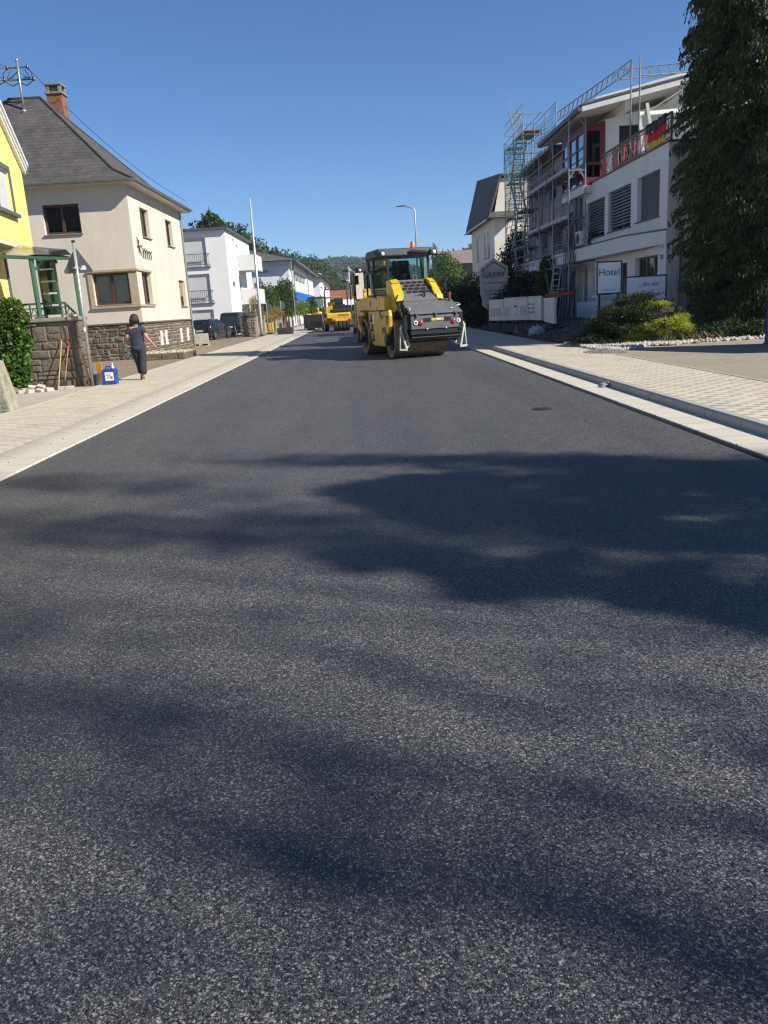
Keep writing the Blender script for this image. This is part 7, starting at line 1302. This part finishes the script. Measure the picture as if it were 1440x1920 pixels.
# ---------------------------------------------------------------- wooded hills
def hill(name,label,tl,m_terr,m_leaf,front,spacing,th,n_leaf,lsz,seed,step=26):
    """tl: treeline points (px,py,Y); builds terrain from a front line up to the ridge and a wood on it"""
    ridge=[at(px,py,Y)-Vector((0,0,th*1.22)) for px,py,Y in tl]; N=len(ridge)
    fr=[Vector(p) for p in front]; fr=[fr[0].lerp(fr[-1],i/(N-1)) if len(fr)==2 else fr[i] for i in range(N)]
    M_=14; V=[];F=[]
    for i in range(N):
        for j in range(M_+6):
            t=j/M_; p=fr[i].lerp(ridge[i],t); z_=fr[i].z+(ridge[i].z-fr[i].z)*(sst(0,1,t) if t<1 else 1-.5*(t-1)); V.append((p.x,p.y,z_))
    Kk=M_+6
    for i in range(N-1):
        for j in range(Kk-1): F.append((i*Kk+j,(i+1)*Kk+j,(i+1)*Kk+j+1,i*Kk+j+1))
    V=np.array(V); o=np_obj(name,V,np.array(F),m_terr,smooth=True); o['kind']='structure'
    g=np.random.default_rng(seed); cs=[]
    Vg=V.reshape(N,Kk,3)
    for _ in range(spacing):
        a=g.random()*(N-1); b=g.random()**.7*(M_+2); i,j=int(a),int(b); fa,fb=a-i,b-j
        p=(Vg[i,j]*(1-fa)+Vg[min(i+1,N-1),j]*fa)*(1-fb)+(Vg[i,min(j+1,Kk-1)]*(1-fa)+Vg[min(i+1,N-1),min(j+1,Kk-1)]*fa)*fb; cs.append(p)
    cs=np.array(cs); T=len(cs); hgt=th*g.uniform(.6,1.12,T); r=hgt*g.uniform(.28,.42,T)
    k=n_leaf//T; d=g.normal(size=(T,k,3)); d/=np.linalg.norm(d,axis=2,keepdims=True); rr=.55+.45*g.random((T,k,1))**.5
    lump=1+.22*np.sin(d[...,:1]*5+cs[:,None,:1])*np.cos(d[...,2:]*6+cs[:,None,1:2]); c=cs[:,None,:]+np.array([0,0,.58])*hgt[:,None,None]+d*rr*lump*np.stack([r,r,hgt*.46],1)[:,None,:]
    c=c.reshape(-1,3); dd=(d+.7*g.normal(size=d.shape)).reshape(-1,3); m=len(c); s_=np.repeat(hgt/th,k)*lsz
    v,f=leaf_quads(c,dd,g.normal(size=(m,3)),s_*g.uniform(.7,1.3,m),s_*.7*g.uniform(.7,1.3,m)); w_=np_obj(name.replace('hill','wood'),v,f,m_leaf); tag(w_,label,None,None,'stuff'); return o
mWood1=foliage('hill_wood_leaves',(.020,.045,.012),(.085,.125,.035),.2,.07); mWood2=foliage('far_wood_leaves',(.025,.045,.018),(.07,.10,.035),.15,.012)
hill('hill_left','dense green wood on the slope behind the white buildings',[(180,395,125),(335,414,135),(372,408,138),(396,400,140),(425,424,145),(460,446,160),(505,456,180),(535,467,205),(580,473,250),(600,477,300),(618,498,340),(640,528,390),(652,556,430)],mTerr,mWood1,[(-75,110,0),(-4,330,0)],1900,9.0,420000,.55,91)
hill('hill_far','hazy blue wood on the far ridge at the end of the valley',[(560,505,1000),(607,489,1100),(625,484,1150),(650,482,1200),(690,482,1200),(730,492,1200),(790,508,1250),(840,500,1200),(900,470,1100)],mTerr,mWood2,[(-120,560,0),(190,560,0)],2600,14.0,110000,4.0,93)
hill('hill_right','wooded slope rising behind the cream villa on the right',[(800,515,520),(840,482,500),(870,463,480),(900,449,470),(940,424,430),(1010,395,380),(1120,380,320),(1300,370,280)],mTerr,mWood2,[(30,330,0),(150,200,0)],1300,11.0,90000,2.6,95)
tree('hilltop_tree','prominent dark round tree on the skyline above the white flats',at(395,425,139).x,139,at(395,425,139).z-4,9,[(at(395,410,139).x,139,at(395,411,139).z-.6,1.7,1.7,1.5),(at(404,420,139).x,139,at(404,420,139).z-.4,1.6,1.5,1.2),(at(386,420,139).x,139,at(386,420,139).z-.8,1.4,1.4,1.2)],5000,(.45,.3),mTreeG,97)
mb=MB(); p_=at(618,488,1150); mb.tube([(p_.x,1145,p_.z-14),(p_.x,1145,p_.z+6)],[1.2,1.0],8); mb.tube([(p_.x,1145,p_.z+2.5),(p_.x,1145,p_.z+4.6)],2.4,10); tag(obj('lookout_tower',mb,mSteelD),'tiny lookout tower on the far blue ridge','tower')
# ---------------------------------------------------------------- trees beside and behind the camera on the right (they shade the foreground)
sg_='trees right of the camera'
conifer('conifer','dense conifer outside the picture right of the camera shading the road',13.4,.70,.1,11.6,2.35,46000,11,prof=lambda q:(1-max(0,(q-.35)/.65)**1.5)**.8,low=.4,group=sg_,qp=1.5)
conifer('cypress','slim dark cypress outside the picture beside the dense conifer',13.6,-1.55,.1,11.6,.5,16000,13,prof=lambda q:(1-max(0,(q-.5)/.5)**2)**.7,low=.3,group=sg_,qp=1.2)
def open_tree(label,x,y,hh,seed,n=2500,rad=.11,k=22):
    g=np.random.default_rng(seed); bl=[]
    for i in range(k):
        a=g.uniform(0,2*PI); q=g.uniform(.30,.96); r=hh*rad*g.random()**.6*(1.15-q*.8); s_=g.uniform(.5,1.3); bl.append((x+cos(a)*r,y+sin(a)*r,.1+hh*q,hh*.022*s_,hh*.022*s_,hh*.075*s_))
    t=thing('broadleaf_tree',label,'tree',(x,y,.1),0,sg_); mb=MB(); mb.tube([(x,y,0),(x+.1,y,hh*.35),(x,y,hh*.9)],[hh*.005,hh*.0038,.03],9)
    for b in bl: mb.tube([(x,y,max(1,b[2]-hh*.16)),((x+b[0])/2,(y+b[1])/2,b[2]-hh*.07),(b[0],b[1],b[2])],[hh*.0016,hh*.0012,.012],5)
    obj('trunk',mb,mBark,t); mass('crown',bl,n,(.26,.15),mTreeG,.2,t,.3,.3,seed)
open_tree('slender open tree outside the picture, tallest, behind the dense conifer',23,-2.2,20.5,102,3600,.075,26)
open_tree('slender open tree outside the picture with a high thin crown, second behind the dense conifer',23,-5.0,23.5,131,1500,.10,12)
for i,(x,y,hh,l) in enumerate(((20,-7.0,24,'nearest to the road'),(24,-9.6,27,'second from the road'),(22,-9.6,24.5,'between the two larger ones'),(26,-11.6,29,'farthest from the road'),(21.5,-6.0,23,'lowest of the row'))):
    open_tree('slender open tree outside the picture right of the camera, '+l,x,y,hh,111+i,(330,300,340,420,360)[i],.085,7)
# ---------------------------------------------------------------- haze
if HAZE:
    mb=MB(); mb.box(-1500,1500,-390,2200,-1.2,96); hz=obj('haze',mb,None or bpy.data.materials.new('haze_air'),None); hz['kind']='stuff'; hz['label']='thin bluish summer haze filling the valley'
    m=hz.data.materials[0]; m.use_nodes=True; nt=m.node_tree; nt.nodes.remove(nt.nodes['Principled BSDF']); pvn=nt.nodes.new('ShaderNodeVolumePrincipled'); pvn.inputs['Color'].default_value=(.80,.88,1,1); pvn.inputs['Density'].default_value=HAZE; pvn.inputs['Anisotropy'].default_value=.2; nt.links.new(pvn.outputs[0],nt.nodes['Material Output'].inputs['Volume'])

# lettering becomes plain mesh
bpy.context.view_layer.update(); dg=bpy.context.evaluated_depsgraph_get()
for o in [o for o in scn.objects if o.type=='FONT']:
    me=bpy.data.meshes.new_from_object(o.evaluated_get(dg)); n=bpy.data.objects.new(o.name,me); COL.objects.link(n)
    n.parent=o.parent; n.matrix_parent_inverse=o.matrix_parent_inverse.copy(); n.matrix_basis=o.matrix_basis.copy(); nm=o.name; bpy.data.objects.remove(o); n.name=nm
